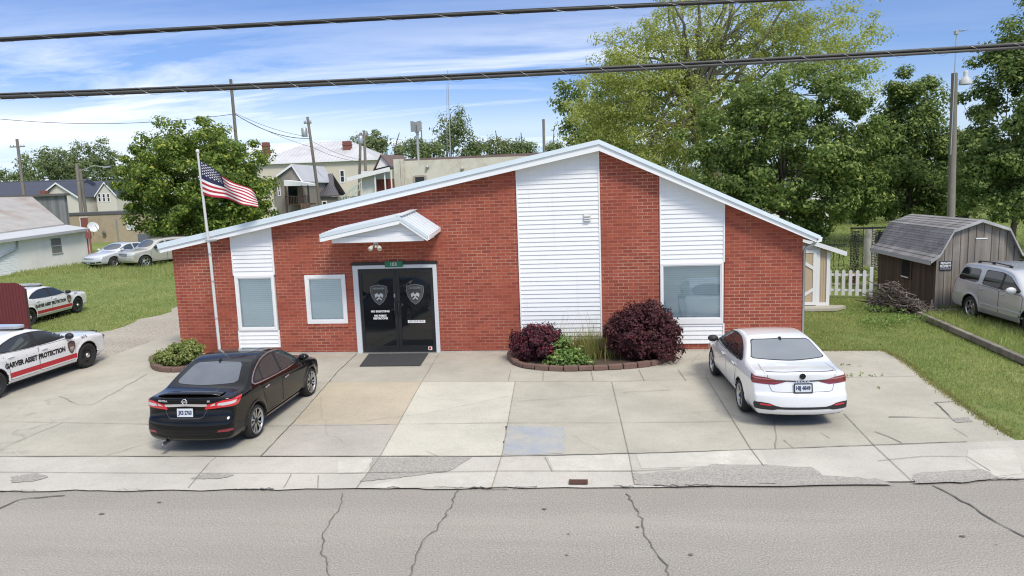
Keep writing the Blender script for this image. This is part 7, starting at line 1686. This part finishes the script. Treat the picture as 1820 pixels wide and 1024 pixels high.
# --- white porch house
YP = 44; PH = thing('white_porch_house', 'small white house with a sloping porch roof and red-brown curtains beside the stained concrete building', 'house', (AY(665, 340, YP).x, YP, -.4))
x0, z1 = xz(642, 311, YP); x1, _ = xz(665, 308, YP); MB().box(x0, x1, YP, YP+5, -.4, z1+.3).build('wall', MAT['block'], PH)
a0, a1 = AY(617, 318, YP-.8), AY(693, 299, YP-.8); r_ = MB(); r_.prism([a0, a1, a1+Vector((.6, 5.5, .5)), a0+Vector((.6, 5.5, .5))], (0, 0, .10)); r_.build('porch_roof', MAT['darktin'], PH); f_ = MB(); f_.bar(a0+Vector((0, -.03, -.06)), a1+Vector((0, -.03, -.06)), .05, .34); f_.build('fascia', MAT['white'], PH)
g0, g1, g2 = AY(668, 300, YP+3), AY(692, 294, YP+3), AY(677.5, 278.5, YP+3); f_ = MB(); f_.prism([g0, g1, g2], (0, 3, 0)); f_.build('gable', MAT['block'], PH)
r_ = MB(); r_.prism([g0+Vector((-.2, -.2, -.2)), g2+Vector((0, -.2, .08)), g2+Vector((0, 3, .08)), g0+Vector((-.2, 3, -.2))], (0, 0, .12)); r_.prism([g1+Vector((.2, -.2, -.2)), g2+Vector((0, -.2, .08)), g2+Vector((1.2, 3, .08)), g1+Vector((1.4, 3, -.2))], (0, 0, .12)); r_.build('gable_roof', MAT['brownroof'], PH)
cx0, cz1 = xz(669, 319, YP+.2); cx1, cz0 = xz(702, 345, YP+.2); cu_ = MB(); x = cx0; k = 0
while x < cx1: cu_.box(x, x+.10, YP+.2+.05*(k % 2), YP+.3+.05*(k % 2), cz0-1.5, cz1); x += .10; k += 1
cu_.build('curtain', pm('curtain_red', (.22, .065, .045), .9, var=.25, scale=3), PH)
for px in (666.5, 684, 695.5): xx, zz = xz(px, 315, YP-.6); f_ = MB(); f_.box(xx-.05, xx+.05, YP-.65, YP-.55, -.4, xz(px, 302+(695-px)*.25, YP-.6)[1]); f_.build('porch_post', MAT['white'], PH)
s0, s1 = AY(606, 352, YP-1.6), AY(641, 324, YP-1.6); f_ = MB(); f_.bar(s0, s1, .06, .10); f_.bar(s0+Vector((.1, 0, -.45)), s1+Vector((.1, 0, -.45)), .06, .08)
for k in range(8): q = s0.lerp(s1, (k+.5)/8); f_.box(q.x-.025, q.x+.025, q.y-.025, q.y+.025, q.z-.6, q.z)
f_.build('stair_rail', pm('pale_green', (.50, .58, .52), .6), PH)
# --- stained concrete building
YS = 38; SB = thing('concrete_building', 'long low stained concrete building with a brown roof edge behind the brick office', 'building', (AY(800, 300, YS).x, YS, -.4))
x0, z0 = xz(699, 286, YS); x1, z1 = xz(1010, 279, YS); zt = xz(820, 282, YS)[1]; MB().box(x0, x1, YS, YS+9, -.4, zt).build('wall', MAT['stained'], SB)
f_ = MB(); f_.prism([(x0+.6, YS+1.5, zt), (x1, YS+1.5, zt), (x1, YS+1.5, zt+.30), (x0+.6, YS+1.5, zt+.22)], (0, 6, 0)); f_.build('roof', MAT['brownroof'], SB)
for px, w2 in ((707, .25), (716, .12)): xx = xz(px, 300, YS)[0]; f_ = MB(); f_.box(xx-w2, xx+w2, YS-.25, YS-.002, -.4, zt+.15); f_.build('pilaster', MAT['stained'], SB)
(a0, b1), (a1, b0) = xz(738, 315, YS), xz(755, 330, YS); f_ = MB(); f_.box(a0, a1, YS-.03, YS-.002, b0, b1); wo_ = f_.build('window', MAT['glassdark'], SB); f_ = MB(); f_.box(a0-.16, a0-.003, YS-.08, YS-.001, b0, b1+.1); f_.box(a1+.003, a1+.16, YS-.08, YS-.001, b0, b1+.1); f_.box(a0, a1, YS-.08, YS-.001, b1+.003, b1+.14); f_.build('frame', pm('pinkish_stone', (.40, .33, .29), .9), wo_)
for px, py in ((760, 297), (822, 300)): q = xz(px, py, YS); f_ = MB(); f_.lathe([(.001, -.25), (.10, -.25), (.14, -.02)], (q[0], YS, q[1]), 'y', 12); f_.build('wall_lamp', MAT['galv'], SB)
f_ = MB(); (a0, b0), (a1, b1), (a2, b2) = xz(857, 281, YS+1.4), xz(876, 279.5, YS+1.4), xz(866, 273, YS+1.4); f_.prism([(a0, YS+1.4, b0), (a1, YS+1.4, b1), (a2, YS+1.4, b2)], (0, .08, 0)); f_.build('roof_hatch', pm('hatch', (.14, .13, .10), .9), SB)
for px in (768, 778): q = xz(px, 277, YS+2); f_ = MB(); f_.tube([(q[0], YS+2, zt), (q[0], YS+2, zt+.45)], .06, 8); f_.build('vent_pipe', MAT['galv'], SB)
# --- poles and masts
def pole(label, top, bot, Y, r0, r1, arms=(), xf=False, name='utility_pole', mat=None, group='timber utility poles', lamp=None):
    a, b = AY(*bot, Y), AY(*top, Y); d = (b-a); zg = -.45; base = a+d*((zg-a.z)/d.z); t = thing(name, label, 'pole', base, 0, group)
    MB().tube([base, base.lerp(b, .5), b], [r0, (r0+r1)/2, r1], 10).build('shaft', mat or MAT['pole'], t)
    for dz, L in arms:
        m_ = MB(); p = b+Vector((0, -.08, -dz)); m_.bar(p-Vector((L/2, 0, 0)), p+Vector((L/2, 0, 0)), .10, .12)
        for s_ in (-.9, -.5, .5, .9): m_.tube([p+Vector((s_*L/2, 0, .06)), p+Vector((s_*L/2, 0, .22))], .035, 6)
        m_.build('crossarm', MAT['pole'], t)
    if xf:
        m_ = MB(); p = b+Vector((-.36, -.1, -xf)); m_.lathe([(.001, 0), (.24, 0), (.26, .05), (.26, .72), (.20, .80), (.001, .82)], p, 'z', 16); m_.bar(p+Vector((0, 0, .4)), p+Vector((.4, 0, .4)), .08, .08); m_.build('transformer', MAT['galv'], t)
    if lamp:
        q = AY(*lamp, Y); m_ = MB(); m_.tube([b+Vector((0, 0, -1.0)), b.lerp(q, .6)+Vector((0, 0, .0)), q], .05, 7); m_.obox(q+Vector((.3, 0, 0)), Vector((.45, 0, .04)), Vector((0, .16, 0)), Vector((0, 0, .09))); m_.build('street_light', MAT['galv'], t)
    return t, b
_, pA = pole('tall plain pole rising behind the round maple', (410, 141), (421, 262), 43, .17, .13)
_, pB = pole('leaning pole with a transformer in front of the cream building', (546.5, 208), (568, 362), 47, .16, .12, ((.55, .7),), 1.75)
_, pC = pole('pole with a crossarm standing behind the rusty tin roof on the left', (30, 247), (43, 350), 60, .20, .15, ((.9, 1.9),))
_, pD = pole('left pole of the twin grey pair, with a street lamp arm', (136, 291), (143, 360), 64, .21, .19, (), False, lamp=(186, 297))
_, pE = pole('shorter right pole of the twin grey pair', (142, 300), (150, 360), 66, .2, .18)
_, pF = pole('left pole of the pair by the right chimney, leaning slightly', (641, 236), (639, 312), 54, .15, .13, ((.4, .9),))
_, pG_ = pole('right pole of the pair by the right chimney, carrying a tank transformer', (647, 232), (650, 306), 52, .15, .13, (), 1.3)
_, pH = pole('short pale pole standing alone left of the sycamore', (966, 212), (967, 268), 60, .15, .14)
a, b = AY(744, 286, 39.5), AY(741.5, 236, 39.5); SR = thing('siren_mast', 'grey warning siren on a steel mast above the concrete building', 'siren', (a.x, 39.5, -.4)); MB().tube([(a.x+.05, 39.5, -.4), a, b], .10, 10).build('mast', MAT['galv'], SR)
m_ = MB(); c = AY(740.5, 225, 39.5)
for k in range(4):
    for s_ in (-1, 1): P_ = c+Vector((s_*.16, 0, -.30+k*.19)); m_.prism([P_+Vector((0, -.10, -.05)), P_+Vector((s_*.22, -.22, -.085)), P_+Vector((s_*.22, .22, -.085)), P_+Vector((0, .10, -.05))], (0, 0, .14))
m_.box(c.x-.14, c.x+.14, c.y-.12, c.y+.12, c.z-.5, c.z+.35); m_.build('siren_horn', pm('siren_grey', (.34, .35, .35), .6, var=.15), SR)
m_ = MB()
for s_ in (-1, 1): m_.prism([(c.x+s_*.42, c.y-.28, c.z-.42), (c.x+s_*.10, c.y-.32, c.z-.42), (c.x+s_*.10, c.y-.32, c.z+.36), (c.x+s_*.42, c.y-.28, c.z+.42)], (0, .03, 0))
m_.build('siren_cover', pm('siren_cover_grey', (.30, .31, .32), .6, .2), SR)
a, b = AY(801, 280, 42), AY(795.5, 125, 42); AM = thing('antenna_mast', 'very thin steel antenna mast rising behind the concrete building', 'antenna', (a.x, 42, -.4)); m_ = MB(); m_.tube([(a.x+.1, 42, -.4), a, b], [.06, .05, .025], 6); m_.tube([(a.x-.35, 42, -.4), (a.x-.30, 42, a.z), (b.x-.12, 42, b.z-1.2)], .022, 5)
for k in range(12): q = a.lerp(b, .05+k*.07); m_.tube([q, q+Vector((-.30+.014*k, 0, .2))], .012, 4)
m_.build('mast', MAT['galv'], AM)
def wire(label, pts, r=.02, sag=.6, grp='slack wires between the far poles'):
    P = []
    for a, b in zip(pts, pts[1:]):
        for i in range(17):
            s_ = i/16; p = a.lerp(b, s_); P.append(p-Vector((0, 0, 4*sag*s_*(1-s_))))
    tag(MB().tube(P, r, 5).build('utility_wire', MAT['wire'], origin=Vector((0, 0, 0))), label, 'wire', grp)
e = AY(-60, 205, 40); a = AY(414, 203, 43); wire('slack wire from the left edge of the sky to the tall plain pole', [e, a], .022, .75)
b = AY(549, 246, 47); wire('thicker wire from the tall plain pole down to the transformer pole', [AY(418, 203, 43), b], .030, .55); wire('thin wire just above the thicker one reaching the transformer pole', [AY(418, 201, 43), AY(548, 243, 47)], .016, .30); wire('wire dropping from the tall plain pole past the transformer pole to the paired poles', [AY(418, 204, 43), AY(556, 262, 47), AY(640, 287, 54)], .016, .25)
wire('wire from the leaning pole towards the right chimney', [AY(553, 250, 47), AY(642, 284, 53)], .014, .25); wire('wire from the leaning pole down to the grey annexe roof', [AY(556, 292, 47), AY(574, 315, 56)], .014, .1)
wire('straight wire from the left edge to the round maple, behind the flagpole', [AY(-60, 324, 30), AY(200, 320, 33), AY(352, 309, 34.5)], .016, .04); wire('faint upper wire crossing in front of the far trees on the left', [AY(40, 290, 60), AY(138, 296, 64), AY(260, 300, 70)], .012, .3)
wire('pale wire across the far trees by the siren mast', [AY(650, 238, 53), AY(742, 251, 60), AY(850, 258, 66)], .018, .1)
# red fence panel by the patrol cars
yR = 3.3; a, b = AY(50, 578, yR), AY(42, 502, yR); RF = thing('red_fence_panel', 'dark red ribbed fence panel at the left edge beside the patrol cars', 'fence', (a.x, yR, -.3)); m_ = MB(); x = a.x; zt = AY(20, 503, yR).z; k = 0
while x > a.x-3.2:
    xx = a.x-x; top = zt-.14*max(0, 1-xx/.35)**2; m_.box(x-.055, x, yR-.012*(k % 2), yR+.05, -.35, top); x -= .055; k += 1
m_.build('panel', pm('fence_red', (.155, .030, .036), .75, var=.2, scale=5), RF)
m_ = MB()
for q_ in (.06, 1.6, 3.1): m_.box(a.x-q_-.05, a.x-q_+.04, yR+.051, yR+.14, -.35, zt-.2)
for z in (.1, .9): m_.box(a.x-3.15, a.x, yR+.051, yR+.10, z, z+.08)
m_.build('support', MAT['bark'], RF)

# ================================================================== GRASS
def inside(x, y, poly):
    c = np.zeros(len(x), bool); n = len(poly)
    for i in range(n):
        (x0, y0), (x1, y1) = poly[i], poly[(i+1) % n]; m = ((y0 > y) != (y1 > y)); c ^= m & (x < (x1-x0)*(y-y0)/((y1-y0) if abs(y1-y0) > 1e-9 else 1e-9)+x0)
    return c
rg = np.random.default_rng(55)
def scatter(n, poly): 
    P = np.array(poly); x = rg.uniform(P[:, 0].min(), P[:, 0].max(), n); y = rg.uniform(P[:, 1].min(), P[:, 1].max(), n); m = inside(x, y, poly); return np.stack([x[m], y[m], hgt(x[m], y[m])-.03], 1)
right = [(6.0, along(J1, 6.0)), (5.95, -4.3), (6.08, -2.8), (6.26, -1.0), (6.24, -.10), (4.56, -.02), (4.6, 4.9), (7.3, 5.3), (7.0, 7.6), (8.7, 7.3), (9.3, 8.9), (9.35, 4.6), (14, 4.6), (14, along(J1, 14))]
C = scatter(110000, right); patchy = np.sin(C[:, 0]*1.7+np.sin(C[:, 1]*1.3))*np.sin(C[:, 1]*1.1+.7)+.5*np.sin(C[:, 0]*4.1+C[:, 1]*3.3)
C = C[(patchy > -.95) | (rg.random(len(C)) < .3)]
inlot = (C[:, 0] > np.interp(C[:, 1], [-1.4, 4], [8.55, 8.75])) & (C[:, 1] > -2)
h = np.where(inlot, .16, .055)
far = h*1.0
tag(blade_obj('lawn_grass', C, far, .014, LM['blade'], 61), 'short mown lawn grass on the right of the building', 'grass', kind='stuff')
C = scatter(20000, [(8.75, 4.0), (8.55, -1.4), (8.5, -3.5), (12, -3.5), (12, 4.4)]); tag(blade_obj('long_grass', C, .24, .016, LM['blade_tall'], 62, .5), 'long grass round the silver off-roader', 'grass', kind='stuff')
# edges where the lawn creeps over the concrete
E_ = []
for (x0, y0), (x1, y1) in zip([(5.92, -5.7), (5.97, -4.3), (6.09, -2.8), (6.24, -1.6), (6.29, -.9), (6.25, -.14), (4.6, -.08)], [(5.97, -4.3), (6.09, -2.8), (6.24, -1.6), (6.29, -.9), (6.25, -.14), (4.6, -.08), (4.55, .3)]):
    n = int(420*math.hypot(x1-x0, y1-y0)); s_ = rg.random(n); E_.append(np.stack([x0+(x1-x0)*s_+rg.normal(size=n)*.05, y0+(y1-y0)*s_+rg.normal(size=n)*.04, np.full(n, -.01)], 1))
tag(blade_obj('edge_grass', np.concatenate(E_), .06, .013, LM['straw'], 63, .6), 'dry grass creeping over the edge of the concrete pad', 'grass', kind='stuff')
leftp = [(-40, 3), (-24, 0.5), (-19, -1.0)]+[(gl(y), y) for y in np.linspace(-.6, 14, 24)]+[(-16, 22), (-22, 40), (-48, 40)]
C = scatter(240000, leftp); d_ = np.hypot(C[:, 0]-CAM[0], C[:, 1]-CAM[1]); C = C[rg.random(len(C)) < np.clip(26/d_, .35, 1)]
tallm = (C[:, 0]*.35+C[:, 1] > 10.2+1.2*np.sin(C[:, 0]*.8)); 
h = np.where(tallm, .26, .075); w2 = np.where(tallm, .03, .022)
tag(blade_obj('rough_grass', C, h, .026, LM['blade'], 64, .5), 'rough grass of the back lot on the left', 'grass', kind='stuff')
backp = [(7.3, 8.3), (9.2, 9.2), (13.5, 9.2), (40, 14), (60, 60), (6, 60), (6, 20)]
C = scatter(90000, backp); C = C[(C[:, 1] > 14) | (rg.random(len(C)) < .5)]; tag(blade_obj('meadow_grass', C, .13, .06, LM['blade'], 65, .5), 'sunlit grass of the gardens behind the barn shed', 'grass', kind='stuff')
# weeds along walls and by the brush pile
W_ = []
for px, py, n, sx in ((1600, 572, 150, .5), (1560, 555, 90, .3), (1690, 552, 160, .4), (1575, 580, 80, .35)):
    q = G(px, py); W_.append(np.stack([q.x+rg.normal(size=n)*sx, q.y+rg.normal(size=n)*.22, np.full(n, .06)+rg.random(n)*.12], 1))
for px, py, n, sx in ((1462, 690, 16, .45), (1440, 672, 14, .3), (1530, 668, 12, .4), (1470, 650, 14, .5)):
    q = G(px, py); W_.append(np.stack([q.x+rg.normal(size=n)*sx, q.y+rg.normal(size=n)*.10, np.full(n, .012)], 1))
Wc = np.concatenate(W_); V, F = leaf_quads(Wc, np.full((len(Wc), 3), .05), 4, .055, rg); V[:, 2] = np.maximum(V[:, 2], .008)
tag(np_mesh('weeds', V, F, LM['ivy'], None, False), 'low weeds round the brush pile and in the concrete', 'weeds', kind='stuff')
